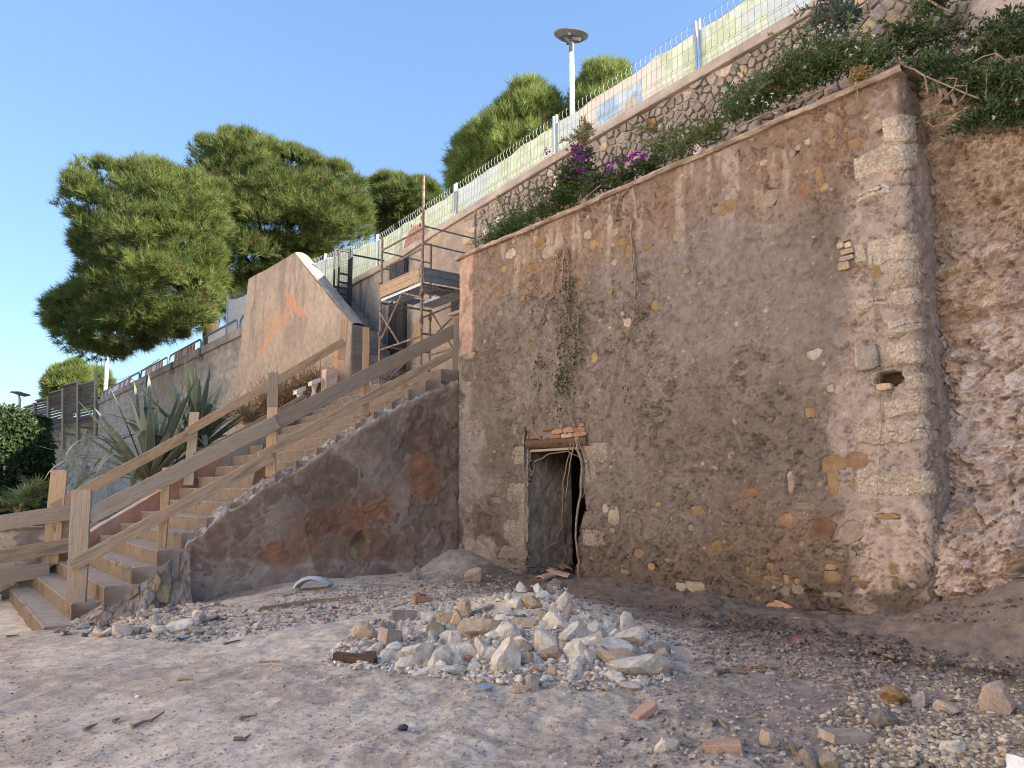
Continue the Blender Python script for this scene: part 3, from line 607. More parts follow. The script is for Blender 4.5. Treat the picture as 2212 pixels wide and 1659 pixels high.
# ------------------------------------------------------------------ rock face to the right of the pillar
def build_cliff():
    u = np.concatenate([np.arange(-.30, -2.3, -.02), -2.3 - np.cumsum(.03*1.09**np.arange(52))]); z = np.arange(-.4, 5.45, .02)
    Uu, Z = np.meshgrid(u, z, indexing='ij')
    n1 = fbm(Uu*.9, Z*.9, 0, 5, 301); n2 = fbm(Uu*2.4, Z*4.2, 0, 6, 302, .55); n3 = fbm(Uu*8, Z*11, 0, 5, 303)
    lay = fbm(Uu*.7, Z*3.2 + .5*n1, 0, 5, 304)*4; fl = np.floor(lay); st = fl + sst(.35, .6, lay-fl)
    soft = sst(1.0, 2.2, Z)
    cr = np.abs(fbm(Uu*2.2+.3*n1, Z*3.4, 0, 5, 307)); n4 = fbm(Uu*22, Z*26, 0, 3, 308)
    crag = fbm(Uu*3.2+.5*n1, Z*4.4+.8*n1, 0, 6, 309, .6)*3.6; cf = np.floor(crag)
    v = .50 - .08*n1 - .045*n2 - .05*n3 - .03*n4 - .020*(cf+sst(.42, .58, crag-cf)) - .016*fbm(Uu*36, Z*38, 0, 2, 313) - .032*st*(.35+.65*soft) + .05*sst(.03, .0, cr)
    f1, f2, cid = worley(Uu*3.2, Z*3.6, 36); v = v - .06*sst(.0, .08, f2-f1)*(cid-.4) + .05*sst(.05, .0, f2-f1)*sst(-.1, .25, n1)
    pits = np.where(cid > .7, sst(.28, .05, worley(Uu*5, Z*6, 37)[0]), 0); v = v + .05*pits
    bul = sst(1.45, .95, Z+.25*n1+.12*n2)*sst(-1.2, -.80, Uu+.15*n1+.1*n2)
    v = v - .40*bul
    v = v - .30*sst(.95, .2, Z)*sst(-.7, -1.5, Uu) - .25*sst(-1.4, -3.5, Uu)*sst(4, 1, Z) - .12*sst(-1.5, -6, Uu)*5
    for zc, uc, wd in ((3.45, -.45, .35), (3.05, -.9, .6), (4.1, -1.1, .5)):
        v = v + .10*np.exp(-((Z-zc-.1*n1)/.045)**2-((Uu-uc)/wd)**2)
    c = mix((.36, .28, .24), (.43, .345, .305), sst(-.3, .35, n1+.5*n2))
    c = mix(c, (.33, .25, .185), .8*sst(3.3, 4.2, Z+.5*n2)); c = mix(c, (.43, .30, .19), .6*blob(Uu, Z, 2080, 640, .5, .35, .6, .6, 20, .4))
    c = mix(c, (.33, .235, .165), .4*sst(.05, .4, n2)); c = mix(c, (.56, .465, .43), .6*sst(.0, .35, -n2)*sst(3.2, 2.2, Z)*sst(.9, 1.4, Z))
    c = mix(c, (.17, .125, .095), .85*sst(.95, .45, Z+.35*n2)*(1-bul)); c = mix(c, (.40, .28, .15), .7*np.exp(-((Z-.42-.08*n2)/.09)**2)*sst(-1.0, -1.3, Uu))
    c = mix(c, (.49, .37, .31), .8*bul); c = mix(c, (.40, .25, .13), .7*bul*np.where((cid > .7), 1, 0)*sst(.5, .3, f1))
    c = mix(c, (.56, .49, .455), .75*sst(.10, .28, fbm(Uu*4, Z*3, 0, 5, 311))*sst(3.6, 2.6, Z)*sst(.8, 1.2, Z)); c = mix(c, (.29, .205, .145), .4*sst(.15, .4, fbm(Uu*3, Z*6, 0, 5, 312)))
    c = c*(1+.20*n3[..., None]+.2*n4[..., None]-.35*pits[..., None])
    tag(obj('cliff', L(Uu, v, Z), grid_faces(*Uu.shape), M['rock_face'], col=c, smooth=False), kind='structure', label='weathered pinkish rock face right of the stone pillar')
build_cliff()

# ------------------------------------------------------------------ street level wall behind
CP = sorted([on_v(x, y, 1.5) for x, y in ((757, 620), (849, 572), (933, 514), (1277, 307), (1646, 97))])
CPU = [-30, -12] + [p[0] for p in CP] + [18.5, 24, 75]
_sl = .045; CPZ = [CP[0][1]+_sl*(CP[0][0]+12)+.3, CP[0][1]+_sl*(CP[0][0]+12)] + [p[1] for p in CP] + [6.98, 7.0, 7.0]
def zc(u): return np.interp(u, CPU, CPZ)
BED0 = 5.46
def bed_z(u, v): return BED0 + .06*np.asarray(v) + sst(-.1, -.7, u)*(-.15 + 1.75*sst(.45, 1.5, v)) + .04*fbm(u*2, np.asarray(v)*2, 0, 4, 310)
def build_street_wall():
    S = thing('street_retaining_wall', 'upper rubble stone wall carrying the street under its grey concrete coping', 'wall', L(5, 1.5, 5.4))
    u = np.concatenate([np.arange(17.5, -2.5, -.035), np.arange(-2.5, -30, -.5)]); t = np.linspace(0, 1, 120)
    Uu, T = np.meshgrid(u, t, indexing='ij'); Z = 3.1 + (zc(Uu)+.02-3.1)*T
    n1 = fbm(Uu*.9, Z*.9, 0, 5, 320); n2 = fbm(Uu*4, Z*4, 0, 5, 321); n3 = fbm(Uu*13, Z*13, 0, 4, 322)
    rub = sst(9.6, 8.6, Uu+.4*n1)
    v = 1.5 - .03*n1 - (.012+.04*rub)*n2 - .012*n3 + .035*rub
    c = mix((.31, .25, .205), (.40, .33, .275), sst(-.3, .3, n1+.5*n2))                       # mortar between the stones
    mid = sst(8.8, 9.6, Uu)*sst(12.3, 11.9, Uu)
    c = mix(c, (.345, .275, .228), mid*.9); c = mix(c, (.39, .31, .22), mid*.8*sst(.0, .3, n1+.6*n2)*sst(5.2, 5.9, Z)); c = mix(c, (.42, .27, .13), .8*mid*sst(.1, .4, n2)*sst(4.8, 4.4, np.abs(Z-4.9)*3+3.6))
    c = mix(c, (.41, .29, .225), .7*sst(9.25, 9.35, Uu)*sst(10.2, 10.0, Uu)*sst(6.1, 6.3, Z)*sst(-.1, .3, n1+.2))
    gr = sst(11.9, 12.15, Uu)
    drip = fbm(Uu*5, Z*.7, 0, 5, 323)
    c = mix(c, (.30, .27, .25), gr*.95); c = mix(c, (.14, .13, .125), gr*.8*sst(-.15, .3, drip)); c = mix(c, (.36, .315, .285), gr*.7*sst(.15, .4, -drip))
    c = mix(c, (.09, .08, .075), .8*np.exp(-((Uu-12.1)/.16)**2)*sst(6.3, 5.3, Z))            # dark band beside the door, fading upwards
    c = c*(1+.16*n3[..., None])
    obj('wall_face', L(Uu, v, Z), grid_faces(*Uu.shape), M['concrete'], S, col=c, smooth=True)
    # coping
    uu = np.concatenate([np.arange(17.5, -2.5, -.12), np.arange(-2.5, -30.1, -1.0)]); prof = [(1.52, .0), (1.435, .0), (1.425, .012), (1.425, .145), (1.437, .16), (1.83, .165), (1.84, .0)]
    P = np.stack([L(uu, pv+.006*fbm(uu*3, uu*0+k, 0, 3, 330), zc(uu)+pz+.006*fbm(uu*2, uu*0+k, 0, 3, 331)) for k, (pv, pz) in enumerate(prof)], 1)
    cc = mix((.36, .295, .255), (.43, .36, .32), sst(-.3, .3, fbm(uu[:, None]*2, np.arange(7)[None]*.6, 0, 4, 332)))
    obj('coping', P, grid_faces(len(uu), 7), M['concrete'], S, col=cc)
    return S
STREET_WALL = build_street_wall()
def clip(poly, p, n):      # keep the side where (x-p).n <= 0
    out = []; k = len(poly)
    for i in range(k):
        a = poly[i]; b = poly[(i+1) % k]; da = (a-p) @ n; db = (b-p) @ n
        if da <= 0: out.append(a)
        if da*db < 0: out.append(a + (b-a)*(da/(da-db)))
    return np.array(out) if out else np.zeros((0, 2))
def cells(pts, gap):
    res = []
    for i, p in enumerate(pts):
        d = np.linalg.norm(pts-p, axis=1); nb = np.argsort(d)[1:15]
        poly = p + np.array([(-.6, -.6), (.6, -.6), (.6, .6), (-.6, .6)])
        for j in nb:
            w = pts[j]-p; l = np.linalg.norm(w)
            if l > 1.3 or l < 1e-6: continue
            poly = clip(poly, p + w*(.5) - w/l*gap/2, w/l)
            if len(poly) < 3: break
        if len(poly) >= 3: res.append((p, poly))
    return res
def build_rubble_stones():
    pts = []; tries = 0
    while len(pts) < 900 and tries < 26000:
        tries += 1
        u = RNG.uniform(-1.9, 9.5); z = RNG.uniform(5.62, zc(u)-.05)
        top = zc(u)-z
        r = (.06 + .07*RNG.random()) if top < .5 else (.07 + .26*RNG.random()**3.2)
        A_ = np.array(pts) if pts else np.zeros((0, 3))
        if not len(A_) or np.all((u-A_[:, 0])**2+(z-A_[:, 1])**2 > (.62*(r+A_[:, 2]))**2): pts.append((u, z, r))
    P = np.array([(a, b) for a, b, _ in pts]); cl = []
    for p, poly in cells(P, .014):
        d = np.linalg.norm(poly-p, axis=1)
        if d.max() > .38: poly = p+(poly-p)*np.minimum(1, .38/d)[:, None]
        poly = np.c_[poly[:, 0], np.clip(poly[:, 1], 5.5, zc(poly[:, 0])-.015)]
        x, y = poly[:, 0], poly[:, 1]; cl.append((.5*abs(np.dot(x, np.roll(y, 1))-np.dot(y, np.roll(x, 1))), np.c_[(q_ := roughen(poly, .02))[:, 0], np.minimum(q_[:, 1], zc(q_[:, 0])-.012)]))
    cl.sort(key=lambda q: -q[0]); kinds = ['grey_stone', 'tan_stone', 'pink_stone', 'pale_stone', 'ochre_stone', 'rust_stone']
    small = MB()
    for i, (ar, poly) in enumerate(cl):
        if i < 298:
            slab_stone('rubble_stone', poly, 1.512, STREET_WALL, M[RNG.choice(kinds, p=[.58, .17, .13, .07, .025, .025])], proud=RNG.uniform(.012, .06), back=.12, dome=.6)
        else:
            c = poly.mean(0); n = len(poly); q = c+(poly-c)*.85
            vs_ = [*L(poly[:, 0], poly[:, 0]*0+1.62, poly[:, 1]), *L(q[:, 0], q[:, 0]*0+1.5-RNG.uniform(0, .04), q[:, 1]), L(c[0], 1.47, c[1])]
            small.add(vs_, [(k, (k+1) % n, n+(k+1) % n, n+k) for k in range(n)] + [(n+k, n+(k+1) % n, 2*n) for k in range(n)])
    if small.v: tag(small.obj('small_stones', M['grey_stone'], STREET_WALL), kind='stuff')
build_rubble_stones()
def build_bed():
    u = np.concatenate([np.arange(7.66, -2.5, -.05), np.arange(-2.5, -12.1, -.4)]); v = np.concatenate([np.arange(.05, 1.6, .05)])
    Uu, Vv = np.meshgrid(u, v, indexing='ij'); n2 = fbm(Uu*3, Vv*3, 0, 5, 340)
    Vx = Vv + sst(-.2, -.5, Uu)*(.35*(1-Vv/1.55))
    z = bed_z(Uu, Vv) + .03*n2
    c = mix((.24, .175, .13), (.36, .28, .22), sst(-.3, .3, n2)); c = mix(c, (.46, .37, .33), .85*sst(-.3, -.8, Uu)*sst(.5, .8, Vv))
    tag(obj('planting_bed', L(Uu, Vx, z), grid_faces(*Uu.shape), M['rock_face'], col=c, smooth=True), kind='structure', label='earth bed and grey bank between the two walls')
    # street and slope behind the coping
    uu = np.concatenate([np.arange(-30, 80, 2.0)]); prof = [1.82, 4, 8, 14, 30, 60]
    P = np.stack([L(uu, uu*0+p, np.where(uu < 17, zc(uu), 7.0)-.35 + (0 if p < 10 else -.3)) for p in prof], 1)
    tag(obj('street', P, grid_faces(len(uu), len(prof)), M['street']), kind='structure', label='asphalt street running along the top of the wall')
build_bed()
# ------------------------------------------------------------------ staircase
STAIR = thing('staircase', 'broad outdoor staircase of worn brown steps climbing to the scaffold landing', 'staircase', L(9.8, -6.1, -.5))
UR, UL = 7.74, 12.0
def worn_box(name, u0, u1, v0, v1, z0, z1, m, parent, seed, nose=.02):
    """cement step: front + tread grid with chipped nosing"""
    u = np.arange(u0, u1+.001, .03); prof = []
    hz = z1-z0
    for t in np.linspace(0, 1, 6): prof.append((v0 + .012*(1-t), z0+(hz-.02)*t))
    prof += [(v0+.006, z1-.006), (v0+.022, z1)]
    for t in np.linspace(.1, 1, 5): prof.append((v0+.022+(v1-v0-.022)*t, z1))
    P = []
    for k, (pv, pz) in enumerate(prof):
        edge = 1.0 if 5 <= k <= 7 else .25
        chip = np.clip(fbm(u*3.1, u*0+seed, 0, 5, 400)-.28, 0, 1)*.18*edge
        P.append(L(u, pv + chip + .005*fbm(u*4, u*0+k*.4, seed, 4, 401), pz - chip*.5 + .006*fbm(u*1.5, u*0+k*.3, seed, 3, 402)))
    P = np.stack(P, 1); n, mm = P.shape[:2]
    f = [tuple(q) for q in grid_faces(n, mm)]; P = np.concatenate([P.reshape(-1, 3), L(np.array([u0, u1]), np.array([v1, v1]), np.array([z0, z0]))]); f.append((*range(mm), n*mm)); f.append(((*[(n-1)*mm+i for i in range(mm)], n*mm+1))[::-1])
    dirt = fbm(u[:, None]*4.5, np.linspace(0, .6, mm)[None]+seed, 0, 5, 403); up = np.array([k/5 if k < 6 else 1.2 for k in range(mm)])[None]
    tread = np.array([0]*8+[1]*5)[None]
    dirt = dirt*.6 + .5*fbm(u[:, None]*9, np.linspace(0, 3, mm)[None]+seed*5.1, 0, 4, 404)
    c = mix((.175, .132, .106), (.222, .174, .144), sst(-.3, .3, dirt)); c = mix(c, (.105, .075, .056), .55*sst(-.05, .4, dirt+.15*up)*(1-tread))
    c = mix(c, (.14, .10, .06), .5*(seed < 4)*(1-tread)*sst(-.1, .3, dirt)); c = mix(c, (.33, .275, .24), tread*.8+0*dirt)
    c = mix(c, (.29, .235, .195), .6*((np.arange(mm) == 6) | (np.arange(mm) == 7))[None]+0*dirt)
    c = np.concatenate([c.reshape(-1, 3), np.array([(.36, .27, .21)]*2)])
    return obj(name, P, f, M['plaster'], parent, col=c)
RISE, RUN = .21, .324
for i in range(18):
    v0 = -6.16 + RUN*i; z1 = -.30 + RISE*i
    ur = UR - {0: .36, 1: .05, 2: .26, 3: .20, 4: .08}.get(i, 0)
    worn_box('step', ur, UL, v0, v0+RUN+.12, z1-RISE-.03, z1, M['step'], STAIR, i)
worn_box('landing', UR, UL+.1, -.33, 1.49, 3.20, 3.48, M['step'], STAIR, 30)
def build_side_wall():
    pts = [on_u(x, y, 7.7) for x, y in ((392, 1192), (405, 1160), (440, 1140), (470, 1108), (520, 1080), (575, 1040), (640, 1008), (700, 966), (800, 905), (900, 850), (985, 812))]
    pv = np.array([p[0] for p in pts]); pz = np.array([p[1] for p in pts])
    v = np.arange(-4.62, .10, .016); t = np.linspace(0, 1, 190)
    Vv, T = np.meshgrid(v, t, indexing='ij')
    top = np.interp(v, pv, pz) + .03*fbm(v*3.5, v*0, 0, 5, 410) + .022*fbm(v*16, v*0, 0, 3, 411) - .09
    top = top*1.0; z0 = -.55
    Z = z0 + (top[:, None]-z0)*T
    wx = Vv+.1*fbm(Vv*2, Z*2, 0, 4, 412); wz = Z+.1*fbm(Vv*2+5, Z*2, 0, 4, 413)
    n1 = fbm(wx*1.3, wz*1.3, 0, 6, 414); n2 = fbm(wx*4, wz*4, 0, 5, 415); n3 = fbm(wx*13, wz*15, 0, 4, 416)
    h = .02*fbm(Vv*1.2, Z*1.2, 0, 4, 417) + .006*n3
    peel = sst(.02, .035, n1+.35*n2+.12*n3); h = h + .013*peel; p2_ = sst(.16, .175, n2+.3*n3-.2*n1); h = h - .006*p2_                        # grey coat still on, elsewhere fallen
    nn = fbm(wx*6, wz*8, 0, 5, 418)*4; fl = np.floor(nn); h = h + .006*(fl+sst(.4, .62, nn-fl))*(.5+.5*sst(1.2, 2.4, Z))
    bv, bz = on_u(779, 1180, 7.7); d = np.hypot((Vv-bv)/.17, (Z-bz)/.24)+.25*n2
    hole = sst(1.05, .85, d); h = h - .11*hole
    ledge = sst(.10, .0, Z-(.16-.05*(Vv+2)) + .10*n1); h = h + .045*ledge                 # plinth
    for sv, sg in ((-.30, .10),): h = h - .03*np.exp(-((Vv-sv+.15*n2)/.05)**2)*sst(1.1, .5, Z)
    c = mix((.215, .172, .142), (.27, .217, .18), sst(-.3, .3, n2)); c = mix(c, (.31, .255, .215), .6*p2_); c = mix(c, (.33, .285, .255), .75*peel*sst(.2, -1.2, Vv))
    def st(px, py, rv, rz, sd, e=.5): 
        a, b = on_u(px, py, 7.7); return sst(1.1, .95-e*1.4, np.hypot((Vv-a)/rv, (Z-b)/rz)+.6*fbm(wx*2.6, wz*2.0, 0, 6, 420+sd, .6))
    c = mix(c, (.10, .08, .068), .6*st(880, 950, 1.0, .75, 1, .6)); c = mix(c, (.11, .09, .075), .45*st(700, 1060, 1.0, .55, 2, .6)); c = mix(c, (.09, .074, .064), .5*st(930, 860, .45, .5, 3, .6))
    red = np.clip(st(650, 1190, .75, .30, 4) + st(720, 1140, .8, .38, 5) + st(800, 1100, .65, .40, 6) + st(915, 1030, .42, .55, 7) + .7*st(850, 1180, .7, .3, 8) + .6*st(600, 1200, .3, .22, 9), 0, 1)
    c = mix(c, mix((.33, .145, .078), (.225, .12, .08), sst(-.3, .4, n2)), .78*red*sst(-.75, .15, n1+.5*n2+.12))
    c = mix(c, (.31, .235, .215), .7*st(940, 1170, .8, .35, 10, .6)); c = mix(c, (.36, .31, .295), .75*st(450, 1260, 1.0, .28, 11, .5)); c = mix(c, (.30, .25, .23), .6*st(700, 1250, 1.4, .13, 12, .6))
    c = mix(c, (.38, .32, .275), .8*sst(top[:, None]-.09, top[:, None]+.02, Z+.06*n2)); c = mix(c, (.37, .315, .28), .8*ledge*sst(-.1, .3, n2))
    c = mix(c, (.52, .42, .24), .95*hole); c = mix(c, (.22, .165, .09), .8*hole*sst(bz-.02, bz+.12, Z)); c = mix(c, (.17, .10, .075), .6*sst(.18, .30, n2)*sst(-.2, .1, -n1))
    c = c*np.array([.93, .86, .78]); c = c*(1+.17*n3[..., None])
    # rows over the broken top: a ragged sloping strip of core stones
    Pf = L(7.70-h, Vv, Z); rows = [Pf]; cols = [c]
    rub = fbm(v*9, v*0, 0, 4, 432)
    for k in range(1, 11):
        q = k/10; jag = .02*fbm(v*9, v*0+k*.45, 0, 4, 433)+.026*fbm(v*30, v*0+k*.9, 0, 3, 434)
        rows.append(L(7.70 - h[:, -1]*(1-q) + .22*q + .02*fbm(v*20, v*0+k*.8, 0, 3, 437), v, top + .11*q**.8 + jag)[:, None])
        cc = mix((.27, .222, .185), (.44, .375, .325), sst(-.25, .3, fbm(v*22, v*0+k*.9, 0, 4, 435))); cc = mix(cc, (.17, .13, .105), .8*sst(.0, .25, fbm(v*9, v*0+k*.5, 0, 4, 436))); cols.append(cc[:, None])
    P = np.concatenate(rows, 1); C = np.concatenate(cols, 1)
    obj('side_wall', P, grid_faces(*P.shape[:2]), M['plaster'], STAIR, col=C, smooth=True)
    # broken masonry core at the foot of the stairs
    vv = np.linspace(-6.25, -4.45, 110); t = np.linspace(0, 1, 60); A, T = np.meshgrid(vv, t, indexing='ij')
    tz = np.interp(vv, [-6.25, -6.0, -5.6, -5.2, -4.8, -4.5], [-.46, -.40, -.20, .04, .32, .55]) + .04*fbm(vv*4, vv*0, 0, 4, 440)
    f1, f2, cid = worley(A*7, T*5.5, 44); n = fbm(A*5, T*4, 0, 5, 441)
    uu = 7.12 + .52*T**1.5 + .16*sst(-5.2, -4.5, A) - .09*n - .07*(cid-.5)*sst(.0, .15, f2-f1); Z = -.62 + (tz[:, None]+.62)*np.minimum(1, T*1.3) + .05*(T > .77)*n
    c = mix((.22, .175, .145), (.40, .335, .285), cid); c = mix(c, (.34, .24, .135), .8*(cid > .8)); c = mix(c, (.15, .11, .085), .8*sst(.12, .02, f2-f1)); c = c*(1+.25*n[..., None])
    obj('rubble_core', L(uu, A, Z), grid_faces(*A.shape), M['rock_face'], STAIR, col=c, smooth=False)
build_side_wall()
def build_kerb():
    v = np.arange(-5.45, -.30, .03); rows = []; cs = []
    zt = stair_z(v)+.17
    for k, (pu, dz) in enumerate(((11.97, -.75), (11.965, -.45), (11.96, -.2), (11.955, -.02), (11.99, 0), (12.10, .012), (12.24, 0), (12.27, -.03), (12.27, -.8))):
        rows.append(L(pu+.008*fbm(v*5, v*0+k, 0, 4, 450), v, zt+dz+.015*fbm(v*6, v*0+k*.5, 0, 4, 451)))
        n = fbm(v*1.6, v*0+k*.4, 0, 5, 452); c = mix((.29, .25, .24), (.37, .315, .30), sst(-.3, .3, n))
        c = mix(c, (.42, .20, .125), .85*sst(-.05, .12, n+.12*sst(-3.8, -2.2, v)-.10))
        if 4 <= k <= 6: c = mix(c, (.52, .40, .31), .9)
        cs.append(c)
    obj('kerb', np.stack(rows, 1), grid_faces(len(v), 9), M['plaster'], STAIR, col=np.stack(cs, 1))
    # three leftover balusters on the kerb near the top
    mb = MB()
    for x, y in ((647, 848), (679, 826), (710, 805)):
        vb, zb = on_u(x, y, 12.12); zb = float(stair_z(vb))+.17
        m2 = MB(); m2.tube([L(12.12, vb, zb-.02), L(12.12, vb, zb+.06), L(12.12, vb, zb+.16), L(12.12, vb, zb+.24), L(12.12, vb, zb+.29), L(12.12, vb, zb+.33)], [.065, .07, .04, .055, .075, .08], 10)
        m2.box(L(12.12, vb, zb+.365), U*.10, V*.10+ZUP*.05, ZUP*.045); m2.obj('baluster', M['pale_stone'], STAIR)
    mb.box(L(12.1, -.50, 3.62), U*.13, V*.13, ZUP*.36); mb.obj('kerb_pier', M['pink_stone'], STAIR)
build_kerb()
# upper flight behind the parapet
UPST = thing('upper_flight', 'narrow dark concrete flight squeezed between parapet and street wall', 'staircase', L(13, .9, 3.48))
for i in range(16):
    mb = MB(); u0 = 11.55+.27*i; mb.box(L(u0+.30, .93, 3.48+.21*i+.0), U*.30, V*.555, ZUP*.207); mb.obj('step', M['grey_stone'], UPST)

# ------------------------------------------------------------------ parapet wall with the orange smear
def build_parapet():
    PW = thing('parapet_wall', 'tall tapering plaster parapet with an orange smear beside the upper flight', 'wall', L(15, .1, 3))
    ue = 12.1; (ua, za) = on_v(637, 546, 0); (ub, zb) = on_v(538, 603, 0); (uc, zc_) = on_v(515, 800, 0)
    def top(u): return np.where(u < ua, 5.08 + (za-5.08)*np.clip((u-ue)/(ua-ue), 0, 1), za + (zb-za)*np.clip((u-ua)/(ub-ua), 0, 1))
    s = np.concatenate([np.arange(-.36, 0, .03), np.arange(0, ub-ue+.01, .035)]); t = np.linspace(0, 1, 150)
    Ss, T = np.meshgrid(s, t, indexing='ij')
    r = .07
    us = np.where(Ss < 0, ue, ue+Ss); vs_ = np.where(Ss < 0, -Ss, 0)
    us = np.where((Ss >= 0) & (Ss < r), ue + r*(1-np.cos(Ss/r*math.pi/2))*0 + Ss, us)
    Z = 2.3 + (top(us)-2.3)*T; us = us + np.clip((Ss/(ub-ue)), 0, 1)**3*(uc-ub)*1.05*(zb-Z)/(zb-zc_)
    n1 = fbm(us*.9, Z*.9, 0, 6, 460); n2 = fbm(us*3, Z*1.6, 0, 5, 461); n3 = fbm(us*14, Z*9, 0, 4, 462)
    h = .02*n1 + .006*n3 + .012*sst(.05, .1, n1+.4*n2)
    c = mix((.295, .232, .185), (.35, .278, .225), sst(-.3, .3, n1))
    c = mix(c, (.215, .172, .142), .75*sst(-.05, .35, fbm(us*4, Z*.8, 0, 5, 463))*sst(4.6, 6.5, Z)); c = mix(c, (.36, .27, .22), .7*sst(5.2, 4.2, Z)*sst(-.2, .2, n2))
    def st(px, py, ru, rz, sd, e=.5):
        a, b = on_v(px, py, 0); return sst(1, 1-e, np.hypot((us-a)/ru, (Z-b)/rz)+.6*fbm(us*2.0, Z*2.0, 0, 5, 470+sd))
    a, b = on_v(580, 738, 0); a2, b2 = on_v(622, 670, 0)
    dd = np.abs((us-a) - (a2-a)*(Z-b)/(b2-b)); band = sst(.55, .12, dd+.35*n2)*sst(b-.5, b, Z)*sst(b2+.25, b2-.1, Z)
    a3, b3 = on_v(632, 650, 0); a4, b4 = on_v(662, 690, 0); dd2 = np.abs((us-a3)-(a4-a3)*(Z-b3)/(b4-b3)); band2 = sst(.4, .08, dd2+.3*n2)*sst(b4-.2, b4+.1, Z)*sst(b3+.5, b3+.2, Z)
    c = mix(c, (.47, .225, .125), .85*np.clip(band+.9*band2, 0, 1)*sst(-.35, .1, n2+.2)); c = mix(c, (.45, .235, .14), .8*st(728, 785, .45, .5, 3)); c = mix(c, (.40, .245, .165), .5*st(590, 700, 1.6, .7, 5, .8))
    c = mix(c, (.25, .195, .16), .7*st(640, 720, 1.1, .45, 4)); c = mix(c, (.26, .205, .17), .6*sst(.05, .1, n1+.4*n2)*sst(5.4, 4.8, Z))
    c = mix(c, (.20, .168, .148), .9*(Ss < -.02)); c = c*(1+.13*n3[..., None])
    P = L(us, vs_ - h*(Ss >= 0), Z); P = np.where((Ss < 0)[..., None], L(us-h, vs_, Z), P)
    obj('parapet_face', P, grid_faces(*Ss.shape), M['plaster'], PW, col=c, smooth=True)
    u = np.arange(ue-.0, ub+.02, .05); rows = []; cs = []
    for k in range(10):
        q = k/9; rows.append(L(u, .0+.36*q, top(u) + .045*math.sin(q*math.pi)**.6 + .008*fbm(u*5, u*0+k, 0, 3, 480)))
        n = fbm(u*2, u*0+k*.3, 0, 4, 481); cs.append(mix(mix((.26, .222, .19), (.34, .29, .25), sst(-.3, .3, n)), (.30, .26, .225), .6*sst(ua-.2, ua, u)))
    rows.append(L(u, .36, u*0+2.5)); cs.append(cs[-1])
    obj('parapet_top', np.stack(rows, 1), grid_faces(len(u), 11), M['plaster'], PW, col=np.stack(cs, 1), smooth=True)
build_parapet()

